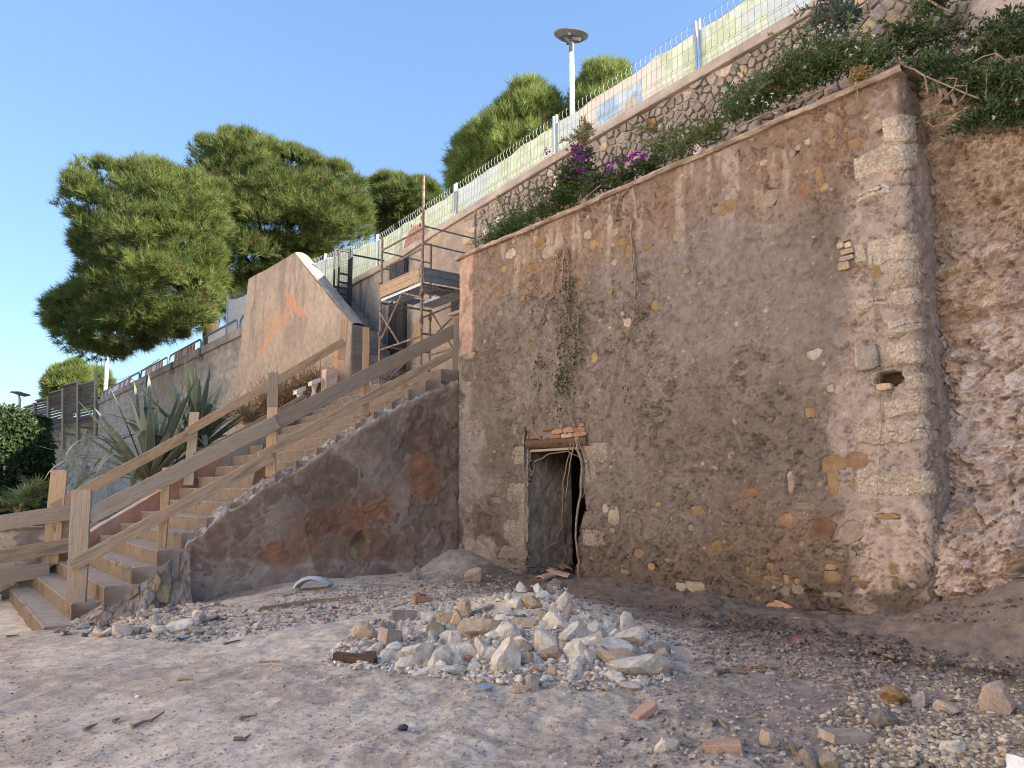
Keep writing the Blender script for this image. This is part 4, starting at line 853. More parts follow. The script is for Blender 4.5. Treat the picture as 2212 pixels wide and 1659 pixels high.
# ------------------------------------------------------------------ concrete wall, rough stone wall and bank to the left
def build_left():
    W = thing('concrete_wall', 'long board marked concrete retaining wall below the striped barriers', 'wall', L(28, 1.5, 1))
    u = np.concatenate([np.arange(17.5, 30, .06), np.arange(30, 55.2, .12)]); z = np.arange(-.6, 7.02, .05)
    Uu, Z = np.meshgrid(u, z, indexing='ij')
    bd = Z/.42 + .05*fbm(Uu*.25, Z*0, 0, 4, 490); fr = bd-np.floor(bd); cid = _hash(np.floor(bd).astype(np.int64), np.floor(Uu/14.0 + .37*np.floor(bd)).astype(np.int64), np.zeros(bd.shape, np.int64), 5)
    n1 = fbm(Uu*.4, Z*.8, 0, 5, 491); n2 = fbm(Uu*1.6, Z*2.4, 0, 5, 492)
    joint = np.exp(-((fr-.03)/.06)**2)*sst(-.2, .2, n2)
    v = 1.5 - .03*(cid-.5) + .04*joint - .03*n2 - .03*np.where(n2 > .25, n2-.25, 0) + .1*(6.9-Z)*-.02
    c = mix((.42, .34, .27), (.46, .38, .305), cid); c = mix(c, (.32, .26, .21), .6*sst(-.1, .3, n1)); c = mix(c, (.26, .215, .18), .7*joint); c = mix(c, (.27, .225, .19), .6*sst(5.9, 6.8, Z)*sst(-.3, .2, fbm(Uu*2, Z*.6, 0, 4, 493)))
    c = mix(c, (.24, .20, .17), .6*sst(.2, .4, fbm(Uu*3, Z*5, 0, 4, 494)))
    obj('wall_face', L(Uu, v, Z), grid_faces(*Uu.shape), M['concrete'], W, col=c, smooth=True)
    uu = np.arange(17.5, 55.3, .3); prof = [(1.52, -.02), (1.40, -.01), (1.39, .28), (1.42, .32), (1.9, .32)]
    P = np.stack([L(uu, pv+.012*fbm(uu*1.2, uu*0+k, 0, 4, 495), zc(uu)+pz+.015*fbm(uu*.8, uu*0+k, 0, 4, 496)) for k, (pv, pz) in enumerate(prof)], 1)
    cc = mix((.27, .225, .185), (.38, .315, .26), sst(-.3, .3, fbm(uu[:, None], np.arange(5)[None]*.4, 0, 4, 497)))
    obj('coping', P, grid_faces(len(uu), 5), M['concrete'], W, col=cc)
    # brackets on its face
    for x, y in ((578, 742), (668, 700)): pass
    k = 0
    for x, y in ((783+0, 0),): pass
    for (px, py) in ((366, 775), (344+30, 775),): pass
    f3 = lambda a, b: ((a/4.608+500)/1.8228, (b/4.608+1280)/1.8228)
    for a, b in ((1310, 495), (795, 760), (355, 1000)):
        bu, bz = on_v(*f3(a, b), 1.38); mb = MB(); mb.box(L(bu, 1.34, bz), U*.22, V*.03, ZUP*.17); mb.box(L(bu, 1.36, bz-.22), U*.10, V*.03, ZUP*.12); mb.obj('bracket', M['grey_tube'], W)
    # rough stone wall, turned a little towards the camera, beyond the corner post
    A = L(55.2, 1.5, 0); D = np.array([-.9, .436, 0]); Nn = np.array([-.436, -.9, 0])
    S = thing('rough_stone_wall', 'rough pale stone wall under the slatted screen at the far left', 'wall', A + D*6)
    a = np.arange(-.6, 15, .07); z = np.arange(-.8, 6.4, .07); Aa, Z = np.meshgrid(a, z, indexing='ij')
    f1, f2, cid = worley(Aa*1.7, Z*2.3, 50); n = fbm(Aa*1.2, Z*1.2, 0, 5, 500); n2 = fbm(Aa*5, Z*5, 0, 4, 501)
    h = .28*n + .16*(cid-.4)*sst(0, .2, f2-f1) + .05*n2 + .5*sst(4.0, .0, Z)
    c = mix((.38, .32, .235), (.56, .49, .385), cid); c = mix(c, (.20, .165, .12), .7*sst(.12, 0, f2-f1)); c = mix(c, (.48, .38, .22), .6*sst(.1, .4, n)); c = c*(1+.25*n2[..., None])
    P = A + D*Aa[..., None] + Nn*(h[..., None]) + ZUP*Z[..., None]
    obj('wall_face', P, grid_faces(*Aa.shape), M['rock_face'], S, col=c, smooth=True)
    # planting bank left of the stairs
    u = np.arange(12.2, 34, .12); v = np.arange(-6.6, 1.6, .08); Uu, Vv = np.meshgrid(u, v, indexing='ij')
    n = fbm(Uu*1.5, Vv*1.5, 0, 5, 510); n2 = fbm(Uu*6, Vv*6, 0, 4, 511)
    base = np.clip(stair_z(Vv)-.05, -.5, 3.1); fall = sst(12.2, 19, Uu)
    z = base*(1-fall) + fall*np.clip(-.5+.16*(Vv+6.6), -.5, 1.0) + .18*n + .05*n2
    z = z - 1.0*sst(-5.3, -5.9, Vv)*0
    c = mix((.25, .185, .13), (.40, .31, .225), sst(-.3, .3, n)); c = mix(c, (.53, .42, .29), .7*sst(.05, .3, n2+.4*n)); c = mix(c, (.17, .13, .085), .6*sst(.0, .35, -n2))
    tag(obj('planting_bank', L(Uu, Vv, z), grid_faces(*Uu.shape), M['rock_face'], col=c, smooth=True), kind='structure', label='dry sloping earth bank beside the steps where the agaves grow')
    # low cream wall at the stair foot
    LW = thing('low_garden_wall', 'low wall with peeling cream paint over grey render behind the horizontal boards', 'wall', L(12.35, -7.5, -.5))
    v = np.arange(-5.30, -13, -.03); z = np.concatenate([np.arange(-.75, .66, .03), [.675]]); Vv, Z = np.meshgrid(v, z, indexing='ij')
    n = fbm(Vv*1.5, Z*2.2, 0, 5, 520); n2 = fbm(Vv*6, Z*6, 0, 4, 521)
    pe = sst(-.02, .03, n + .28*(Z-.28)+.12*n2)
    c = mix((.31, .265, .245), (.38, .33, .305), sst(-.3, .3, n2)); c = mix(c, (.60, .52, .39), pe)
    c = mix(c, (.36, .31, .29), .8*sst(.12, .2, n2+.2*n)); uf = 12.3-.012*pe-.01*n2
    obj('wall_face', L(uf, Vv, Z), grid_faces(*Vv.shape), M['plaster'], LW, col=c, smooth=True)
    mb = MB(); mb.box(L(12.42, -9.15, .69), U*.16, V*3.85, ZUP*.018); mb.obj('wall_cap', M['grey_stone'], LW)
    mb = MB(); mb.box(L(12.20, -9.65, -.56), U*.10, V*3.4, ZUP*.16); mb.obj('wall_footing', M['pink_stone'], LW)
build_left()

# ------------------------------------------------------------------ metal door on the landing, gate, scaffold
def build_door_gate():
    D = thing('metal_door', 'tall dark metal double door in the grey street wall behind the scaffold', 'door', L(12.65, 1.47, 3.9))
    z0, z1 = 3.75, float(zc(12.6))-.02
    mb = MB(); mb.box(L(12.65, 1.49, (z0+z1)/2), U*.42, V*.045, ZUP*(z1-z0)/2); mb.obj('door_frame', M['iron'], D)
    for k, (uc) in enumerate((12.84, 12.46)):
        mb = MB(); mb.box(L(uc, 1.435, (z0+z1)/2), U*.178, V*.02, ZUP*((z1-z0)/2-.05)); leaf = mb.obj('door_leaf', M['door'], D)
        for zz in (z0+.65, z0+1.9): 
            mb = MB(); mb.box(L(uc, 1.41, zz), U*.17, V*.008, ZUP*.025); mb.obj('rail', M['iron'], leaf)
    mb = MB(); mb.box(L(12.65, 1.40, 4.6), U*.02, V*.02, ZUP*.09); mb.obj('handle', M['iron'], D)
    W = thing('dark_window', 'small dark barred opening low in the street wall beside the pillar end', 'window', L(8.3, 1.45, 4.9))
    u0, z0 = on_v(984, 636, 1.47); u0b, z0b = on_v(990, 677, 1.47)
    mb = MB(); mb.box(L(u0-.15, 1.43, (z0+z0b)/2), U*.22, V*.03, ZUP*abs(z0-z0b)/2); mb.obj('pane', M['door'], W)
    mb = MB(); mb.box(L(u0-.15, 1.41, (z0+z0b)/2-abs(z0-z0b)/2), U*.25, V*.05, ZUP*.03); mb.obj('sill', M['pink_stone'], W)
    G = thing('metal_gate', 'dark iron gate with mesh infill standing open above the upper flight', 'gate', L(14.5, 1.0, 6.0))
    u = 14.5; mb = MB()
    for v0 in (.60, .72, 1.0): mb.box(L(u, v0, (7.6 + (6.55 if v0 < .65 else 5.95))/2), U*.018, V*.022, ZUP*(7.6-(6.55 if v0 < .65 else 5.95))/2)
    for zz, va in ((7.58, .60), (6.57, .60), (6.95, .72), (6.72, .72), (6.40, .72), (6.28, .72)): mb.box(L(u, (va+1.0)/2, zz), U*.018, V*(1.0-va)/2, ZUP*.022)
    mb.obj('gate_frame', M['iron'], G)
    mb = MB()
    for k in range(9): mb.tube([L(u, .62+.047*k, 6.0 if .62+.047*k > .72 else 6.57), L(u, .62+.047*k, 7.58)], .0035, 4, False)
    for k in range(30): mb.tube([L(u, .60 if 6.3+.043*k > 6.57 else .72, 6.3+.043*k), L(u, 1.0, 6.3+.043*k)], .0035, 4, False)
    tag(mb.obj('wire_mesh', M['iron'], G), kind='stuff')
    mb = MB(); mb.box(L(u, 1.06, 6.7), U*.035, V*.035, ZUP*.95); mb.obj('gate_post', M['iron'], G)
    mb = MB(); mb.tube([L(u, 1.06, 7.52), L(u-.2, 2.3, 7.46)], .026, 8); mb.obj('tie_bar', M['iron'], G)
build_door_gate()
def build_scaffold():
    S = thing('scaffold_tower', 'rusty steel scaffold tower with a metal platform standing on the landing', 'scaffold', L(9.5, .45, 3.48))
    A = (10.42, -.15); B = (8.74, -.15); C_ = (8.70, 1.05); D = (10.42, 1.05)
    tops = {A: 6.62, B: 7.45, C_: 7.0, D: 6.75}
    def leg(p, top):
        mb = MB(); mb.tube([L(*p, 3.47), L(*p, top)], .026, 10); o = mb.obj('pole', M['rusty'], S)
        for zz in (4.55, 5.05, 5.62):
            m2 = MB(); m2.tube([L(*p, zz-.06), L(*p, zz+.06)], .037, 8); m2.box(L(p[0]-.03, p[1]-.03, zz), U*.03, V*.03, ZUP*.025); m2.obj('coupler', M['rusty'], o)
        m2 = MB(); m2.box(L(*p, 3.483), U*.07, V*.07, ZUP*.006); m2.obj('base_plate', M['rusty'], o)
    for p in (A, B, C_, D): leg(p, tops[p])
    def bar(p, zp, q, zq, m='rusty', r=.021, n='brace'):
        mb = MB(); mb.tube([L(*p, zp), L(*q, zq)], r, 8); mb.obj(n, M[m], S)
    bar(A, 6.36, B, 6.38); bar(A, 5.95, B, 5.98, n='brace'); bar(A, 4.22, B, 4.25, n='brace'); bar(D, 4.24, C_, 4.27, n='brace')
    for zz in (6.28, 5.93): bar(B, zz+.15, C_, zz+.12, 'grey_tube', .018, 'guard_rail'); bar(A, zz+.05, D, zz+.02, 'grey_tube', .018, 'guard_rail')
    bar(A, 5.0, (9.58, -.15), 4.22); bar((10.35, -.15), 4.45, (9.55, -.15), 5.22); bar(B, 5.0, (9.5, -.15), 5.25)
    bar(D, 5.25, (9.5, 1.05), 4.27, n='brace'); bar(A, 5.22, D, 5.22); bar(B, 5.22, C_, 5.22); bar(A, 4.3, D, 4.3); bar(B, 4.3, C_, 4.3); bar(B, 4.6, C_, 5.2, r=.018)
    bar((9.9, -.15), 3.6, (9.55, 1.05), 4.9, r=.018)
    # platform: three ribbed steel decks on two bearers
    for k, (v0, v1) in enumerate(((-.16, .24), (.25, .64), (.65, 1.04))):
        if k == 1: ua, ub = 8.78, 9.35
        else: ua, ub = 8.78, 10.40
        mb = MB(); mb.box(L((ua+ub)/2, (v0+v1)/2, 5.30), U*(ub-ua)/2, V*(v1-v0)/2, ZUP*.006)
        n = 4
        for j in range(n+1):
            vv = v0 + (v1-v0)*j/n; mb.box(L((ua+ub)/2, min(max(vv, v0+.012), v1-.012), 5.272), U*(ub-ua)/2, V*.011, ZUP*.024)
        mb.obj('deck_panel', M['galv' if k != 1 else 'grey_tube'], S)
    def toe(p, q, n, m, h=.27):
        mb = MB(); mb.beam(L(*p, 5.32+h/2), L(*q, 5.32+h/2), .012, h)
        d = L(*q, 0)-L(*p, 0); nn = np.cross(d, ZUP); nn /= np.linalg.norm(nn)
        for fz in (.03, .5, .97):
            for sgn in (-1, 1): mb.beam(L(*p, 5.32+h*fz)+nn*sgn*.011, L(*q, 5.32+h*fz)+nn*sgn*.011, .012, .022)
        mb.obj(n, M[m], S)
    toe((10.40, -.185), (8.78, -.185), 'toe_board', 'wood_brown'); toe((8.70, -.15), (8.70, 1.0), 'toe_board', 'grey_tube'); toe((10.45, -.1), (10.45, 1.0), 'toe_board', 'grey_tube', .12)
build_scaffold()

# ------------------------------------------------------------------ timber handrails
def board_mesh(ln, w, t, name):
    me = bpy.data.meshes.new(name); bm = __import__('bmesh').new(); bmesh = __import__('bmesh')
    bmesh.ops.create_cube(bm, size=1.0)
    for q in bm.verts: q.co = Vector((q.co.x*ln, q.co.y*w, q.co.z*t))
    bmesh.ops.subdivide_edges(bm, edges=[e for e in bm.edges if abs((e.verts[0].co-e.verts[1].co).x) > ln*.5], cuts=7)
    bmesh.ops.bevel(bm, geom=[e for e in bm.edges if len(e.link_faces) == 2 and e.calc_face_angle(0) > .5], offset=.005, segments=1, affect='EDGES')
    ph = random.random()*9
    for q in bm.verts:
        q.co.z += .012*math.sin(q.co.x*1.1+ph); q.co.y += .010*math.sin(q.co.x*.9+ph*2) + .003*math.sin(q.co.x*7+ph)
    bm.to_mesh(me); bm.free(); return me
def board(p, q, w, t, m, parent, up, name='rail', roll=0.0):
    """plank from p to q, broad side w along up"""
    p = np.asarray(p, float); q = np.asarray(q, float); d = q-p; ln = np.linalg.norm(d); d /= ln
    s = np.asarray(up, float); s = s-d*(s@d); s /= np.linalg.norm(s); tt = np.cross(d, s)
    me = board_mesh(ln, w, t, name); me.materials.append(M[m]); return place(name, me, rotmat(d, s, tt, (p+q)/2), parent)
HR = thing('wooden_handrail', 'makeshift plank handrail nailed to posts along the open side of the stairs', 'railing', L(7.9, -5.7, -.3))
def rail_pts(px0, px1, u): (v0, z0), (v1, z1) = on_u(*px0, u), on_u(*px1, u); return L(u, v0, z0), L(u, v1, z1)
def post(px_t, px_b, u, w, t, m, parent, face=None, name='post'):
    b, a = rail_pts(px_b, px_t, u); return board(b, a, w, t, m, parent, -U*.35+V*.94 if face is None else face, name)
FC = np.array([1.0, .15, 0])
post((177, 1058), (165, 1321), 7.86, .24, .05, 'wood_grey', HR, FC); post((361, 1010), (346, 1212), 7.92, .115, .06, 'wood_tan', HR, FC)
post((590, 880), (586, 1030), 7.90, .15, .055, 'wood_tan', HR, FC); post((588, 805), (588, 905), 7.96, .16, .04, 'wood_grey', HR, FC); post((792, 708), (789, 898), 7.92, .115, .05, 'wood_tan', HR, FC)
RN = ZUP + .0*V
def rail(px0, px1, u, w, t, m, parent): p, q = rail_pts(px0, px1, u); return board(p, q, w, t, m, parent, RN, 'rail')
rail((190, 1115), (600, 912), 7.82, .215, .032, 'wood_grey', HR); rail((586, 918), (988, 712), 7.845, .23, .032, 'wood_grey', HR)
rail((152, 1225), (588, 984), 7.79, .165, .03, 'wood_brown', HR); rail((560, 985), (984, 760), 7.81, .14, .03, 'wood_brown', HR)
p = rail_pts((556, 1050), (582, 960), 8.0); board(p[0], p[1], .2, .03, 'wood_dark', HR, FC, 'brace'); p = rail_pts((150, 1312), (170, 1215), 8.02); board(p[0], p[1], .12, .03, 'wood_grey', HR, FC, 'brace')
p = rail_pts((985, 690), (982, 800), 7.76)
board(p[1], p[0], .1, .04, 'wood_grey', HR, FC, 'post')
HL = thing('wooden_handrail', 'plank handrail on the agave side of the stairs', 'railing', L(11.85, -5.6, -.3))
post((128, 1016), (108, 1218), 11.8, .27, .05, 'wood_brown', HL, FC); post((420, 890), (406, 1048), 11.85, .18, .05, 'wood_grey', HL, FC); post((743, 690), (735, 776), 11.85, .17, .045, 'wood_tan', HL, FC)
rail((112, 1098), (420, 930), 11.74, .19, .03, 'wood_tan', HL); rail((405, 932), (742, 738), 11.72, .17, .03, 'wood_tan', HL); rail((118, 1150), (432, 990), 11.77, .22, .03, 'wood_tan', HL); rail((420, 990), (660, 858), 11.76, .17, .03, 'wood_brown', HL)
HB = thing('board_barrier', 'three grey horizontal boards closing off the foot of the stairs', 'barrier', L(11.6, -7, -.4))
def hb(p, q, w, m, u=11.66):
    a, b = rail_pts(p, q, u); d = (a-b)/np.linalg.norm(a-b); board(a + d*1.6, b, w, .035, m, HB, ZUP, 'board')
hb((0, 1131), (178, 1104), .26, 'wood_grey'); hb((0, 1201), (182, 1172), .235, 'wood_brown', 11.62); hb((0, 1246), (107, 1232), .25, 'wood_grey', 11.66)

# ------------------------------------------------------------------ site fence on the coping
FU = [28.0, 24.5, 21.0, 18.2, 14.7, 10.8, 7.2, 3.64, .2, -3.3, -6.8]
def ftop(u): return np.interp(u, [-12, .2, 3.7, 7.2, 10.8, 14.7, 19.3, 28], [9.35, 9.03, 8.86, 8.67, 8.44, 8.26, 8.7, 9.27])
VF = 1.92
def build_fence():
    labs = ['white sheeted fence panel left of the plaster parapet', 'fence panel partly hidden by the parapet top', 'fence panel with leafy banner just behind the parapet crest', 'fence panel behind the open iron gate',
            'fence panel with the red mirrored emblem beside the scaffold', 'leafy fence panel between the scaffold and the flowering bush', 'fence panel carrying the printed building picture', 'leafy fence panel at the top right of the photo',
            'fence panel beyond the top edge of the photo', 'fence panel running on over the rock face']
    for k in range(len(FU)-1):
        ua, ub = FU[k], FU[k+1]
        F = thing('fence_panel', labs[k], 'fence', L((ua+ub)/2, VF, float(zc((ua+ub)/2))+.2), 'wire fence panels along the street')
        for uu in (ua-.04, ub+.04):
            mb = MB(); mb.tube([L(uu, VF, float(zc(uu))-.3), L(uu, VF, float(ftop(uu))+.04)], .026, 8); mb.obj('post', M['galv'], F)
        mb = MB(); n = int(abs(ua-ub)/.115)
        zb = lambda u: float(zc(u))+.05
        for i in range(n+1):
            uu = ua-.06+(ub-ua+.12)*i/n; zt = float(ftop(uu)); z0 = zb(uu); pts = []
            for q, bend in ((0, 0), (.40, 0), (.46, -.035), (.52, 0), (.86, 0), (.93, -.03), (1, 0)): pts.append(L(uu, VF-.035+bend, z0+(zt-z0)*q))
            mb.tube(pts, .0032, 4, False)
        for q in (.05, .25, .40, .46, .52, .70, .86, 1.0):
            pts = [L(uu, VF-.035+(-.035 if q == .46 else 0), zb(uu)+(float(ftop(uu))-zb(uu))*q) for uu in np.linspace(ua-.06, ub+.06, 8)]
            mb.tube(pts, .0032, 4, False)
        tag(mb.obj('wire_mesh', M['wire'], F), kind='stuff')
        # printed fabric tied behind it
        u = np.arange(ua-.03, ub+.03, -.035); t = np.linspace(0, 1, 44); Uu, T = np.meshgrid(u, t, indexing='ij')
        ft = ftop(Uu); z0 = zc(Uu)+.03; sag = .05+.05*np.abs(np.sin((Uu-ua)*2.4))+.02*fbm(Uu*1.5, Uu*0, 0, 3, 600+k)
        if k in (0, 1): sag = .12+.16*np.sin(np.clip((ua-Uu)/3.5, 0, 1)*3.1)
        Z = z0 + (ft-.07-.7*sag-z0)*T; vv = VF+.03+.02*fbm(Uu*1.6, Z*1.2, 0, 3, 610+k)+.012*np.sin(Uu*8+3*fbm(Uu, Z, 0, 2, 611))
        n1 = fbm(Uu*6, Z*5, 0, 5, 612+k, .65); n2 = fbm(Uu*1.6, Z*1.8, 0, 4, 613)
        c = mix((.58, .61, .49), (.42, .48, .33), sst(-.05, .2, n1)); c = c*.9; c = mix(c, (.50, .52, .36), .5*sst(.1, .3, n1)); c = mix(c, (.44, .48, .54), .75*sst(.05, .35, n2))
        if k == 0: c = np.ones_like(c)*np.array([.62, .60, .57])
        if k == 1: c = mix((.62, .60, .57), c, .3)
        if k == 6:
            pale = sst(6.55, 6.50, Uu)*sst(4.45, 4.50, Uu); c = mix(c, (.56, .49, .43), pale)
            pic = (Uu < 6.02) & (Uu > 4.90) & (Z < ft-.30-sag*.3)
            uu = (6.02-Uu)/1.12; zz = (Z-(z0+.27))/(ft-z0-.55)
            skyc = mix((.28, .37, .49), (.46, .53, .58), sst(-.2, .4, fbm(Uu*3, Z*4, 0, 5, 614)+.3*(uu-.3)))
            roof = .34 + .22*sst(.45, .72, uu)*sst(.9, .82, uu) + .04*uu; bld = sst(.01, -.01, zz-roof)*sst(.06, .09, uu)*sst(.95, .92, uu)
            win = ((np.mod(uu*11, 1) < .38) & (np.mod(zz*9, 1) < .55) & (zz < roof-.05)); bc = mix((.48, .41, .31), (.30, .27, .24), win*.7); bc = mix(bc, (.56, .51, .42), 1.0*(np.mod(zz*4.5, 1) > .86))
            c = np.where(pic[..., None], mix(skyc, bc, bld), c)
        keepf = np.ones(Uu.shape, bool)
        fo = obj('printed_banner', L(Uu, vv, Z), grid_faces(*Uu.shape), M['fabric'], F, col=c, smooth=True)
        if k == 4:       # emblem printed on the far side, so it reads mirrored from here
            x0, x1 = on_v(875, 545, VF)[0], on_v(925, 510, VF)[0]; uc = (x0+x1)/2; zc0 = float(zc(uc))+.74
            a = np.linspace(0, math.pi, 26); pts = [L(uc+.62*math.cos(q), VF-.012, zc0-.30+.52*max(0, math.sin(q))**.8) for q in a]
            obj('emblem', np.array(pts), [tuple(range(26))], M['oval'], fo)
            text_on('PALAZZO', uc, zc0+.0, VF-.020, .26, 'letter', fo, mirror=True, squeeze=.78, mname='lettering')
            for du, dz, rr in ((.22, .26, .035), (-.28, .33, .045), (-.20, .17, .05), (.02, -.12, .018)):
                m2 = MB(); m2.add([L(uc+du+rr*math.cos(q)*.8, VF-.026, zc0+dz+rr*math.sin(q)*1.2) for q in np.linspace(0, 2*math.pi, 13)[:-1]], [tuple(range(12))]); m2.obj('emblem_dot', M['emblem_dark'], fo)
        if k == 6:
            ca, cb = on_v(1338, 182, VF); text_on('ceramic', 5.12, float(ftop(5.1))-.50, VF-.016, .085, 'letter_white', fo, mirror=True, mname='lettering')
def text_on(s, uc, zc_, v, size, m, parent, mirror=True, squeeze=1.0, mname='lettering'):
    cu = bpy.data.curves.new(mname, 'FONT'); cu.body = s; cu.size = size; cu.align_x = 'CENTER'; cu.align_y = 'CENTER'; cu.extrude = .002; cu.materials.append(M[m])
    tmp = bpy.data.objects.new(mname, cu); COL.objects.link(tmp)
    bpy.context.view_layer.update()
    me = bpy.data.meshes.new_from_object(tmp.evaluated_get(bpy.context.evaluated_depsgraph_get())); bpy.data.objects.remove(tmp)
    me.name = mname
    o = bpy.data.objects.new(mname, me); COL.objects.link(o); o.parent = parent
    x = -U*squeeze; x = -x if mirror else x          # seen from the front, +x of plain text runs to -U
    Mx = Matrix.Identity(4); org = np.array(top_of(parent).location); pt = L(uc, v, zc_) - org
    slope = (float(zc(uc-1))-float(zc(uc+1)))/2
    xd = x + ZUP*(slope*squeeze*(-1 if mirror else 1))
    for i in range(3): Mx[i][0] = xd[i]; Mx[i][1] = ZUP[i]; Mx[i][2] = V[i]; Mx[i][3] = pt[i]
    o.matrix_basis = Mx; return o
build_fence()

# ------------------------------------------------------------------ apartment blocks added out of view, behind and left, to bounce sunlight in
def build_bounce_blocks():
    for (y0, y1, h, c, lab) in ((-12, 20, 16, (.78, .72, .64), 'cream apartment block added out of view to bounce sunlight into the yard'), (-46, -14, 18, (.76, .67, .58), 'peach apartment block added out of view to bounce sunlight into the yard')):
        B_ = bpy.data.objects.new('building', None); COL.objects.link(B_); B_.location = (-22, (y0+y1)/2, -.7); tag(B_, lab, None, None, 'structure')
        wm = mat('bounce_facade_render', [tuple(q*.92 for q in c), c], scale=.6, rough=.95, bump=.1)
        mb = MB(); mb.box((-22, (y0+y1)/2, h/2-.7), (5, 0, 0), (0, (y1-y0)/2, 0), (0, 0, h/2)); mb.obj('bounce_facade', wm, B_)
        mb = MB(); mb.box((-22, (y0+y1)/2, h-.6), (5.3, 0, 0), (0, (y1-y0)/2+.3, 0), (0, 0, .12)); mb.obj('roof', M['pink_stone'], B_)
        for fl in range(int(h/3.2)):
            for k in range(int((y1-y0)/4)):
                y = y0+2+4*k; z = fl*3.2+1.2
                mb = MB(); mb.box((-16.97, y, z), (.06, 0, 0), (0, .55, 0), (0, 0, .8)); mb.obj('window', M['door'], B_)
build_bounce_blocks()
# ------------------------------------------------------------------ street lamps, barriers, slatted screen
def build_lamps():
    p = at_y(1236, 215, 18.0); top = at_y(1231, 112, 18.0); uu, vv, _ = loc(p); z0 = float(zc(uu))-.35
    Lm = thing('street_lamp', 'tall white street lamp with a broad dark head above the fence', 'street lamp', (p[0], p[1], z0))
    zt = top[2]; mb = MB(); mb.tube([(p[0], p[1], z0), (p[0], p[1], zt-1.0), (p[0], p[1], zt)], [.075, .062, .058], 14); mb.obj('pole', M['white_metal'], Lm)
    hx = 0.02; mb = MB(); mb.tube([(p[0], p[1], zt-.02), (p[0], p[1], zt+.20), (p[0]-.03, p[1], zt+.28), (p[0]-.12, p[1]+.05, zt+.46)], [.066, .066, .062, .085], 12); mb.obj('neck', M['lamp_grey'], Lm)
    c = np.array([p[0], p[1]+.08, zt+.47]); n = 32; V_ = []; tilt = .16
    prof = [(.001, -.075), (.30, -.075), (.33, -.055), (.43, .02), (.445, .035), (.40, .075), (.25, .125), (.001, .145)]
    for r, z in prof:
        for k in range(n):
            a = 2*math.pi*k/n; x = math.copysign(abs(math.cos(a))**.85, math.cos(a))*r*.98; y = math.copysign(abs(math.sin(a))**.85, math.sin(a))*r*.80
            V_.append(c + np.array([x, y, z + tilt*y - .10*x]))
    f = [tuple(range(n))] + [(i*n+k, i*n+(k+1) % n, (i+1)*n+(k+1) % n, (i+1)*n+k) for i in range(len(prof)-1) for k in range(n)]
    head = obj('lamp_head', V_, f, M['lamp_grey'], Lm)
    mb = MB(); mb.box(c+np.array([.10, -.05, -.095]), (.15, 0, -.015), (0, .07, .011), (0, 0, .012)); mb.obj('lens', M['lens'], head)
    mb = MB(); mb.box(c+np.array([-.07, -.02, -.08]), (.035, 0, 0), (0, .30, .048), (0, 0, .03)); mb.obj('bracket', M['lamp_grey'], head)
    # far lamp on the left
    q = at_y(42, 895, 42.0); t = at_y(44, 850, 42.0)
    Lf = thing('street_lamp', 'small distant street lamp with a disc head above the ivy', 'street lamp', (q[0], q[1], q[2]-3))
    mb = MB(); mb.tube([(q[0], q[1], q[2]-3), (t[0], t[1], t[2]-.35), (t[0]-.1, t[1], t[2]-.05)], [.09, .075, .05], 10); mb.obj('pole', M['white_metal'], Lf)
    mb = MB(); mb.tube([t+np.array([-.02, 0, -.10]), t+np.array([0, 0, -.04]), t+np.array([0, 0, .04]), t+np.array([.02, 0, .09])], [.25, .50, .46, .08], 16); mb.obj('lamp_head', M['lamp_grey'], Lf)
    q = at_y(229, 845, 62.0); t = at_y(232, 745, 62.0)
    P = thing('white_pole', 'slim white pole standing behind the slatted screen', 'pole', q); mb = MB(); mb.tube([q-np.array([0, 0, 1.5]), t], .16, 10); mb.obj('pole', M['white_metal'], P)
    # overhead cables
    for i, (a, b, c_) in enumerate((((240, 823), (345, 775), 55), ((240, 848), (370, 785), 52))):
        pa, pb = at_y(*a, 62), at_y(*b, 38); mb = MB(); mb.tube([pa + (pb-pa)*t - ZUP*.25*4*t*(1-t) for t in np.linspace(0, 1, 9)], .018, 5)
        o = mb.obj('cable', M['iron'], None, pa); tag(o, ['upper thin cable running from the white pole into the pine', 'lower thin cable running from the white pole into the pine'][i], 'cable')
build_lamps()
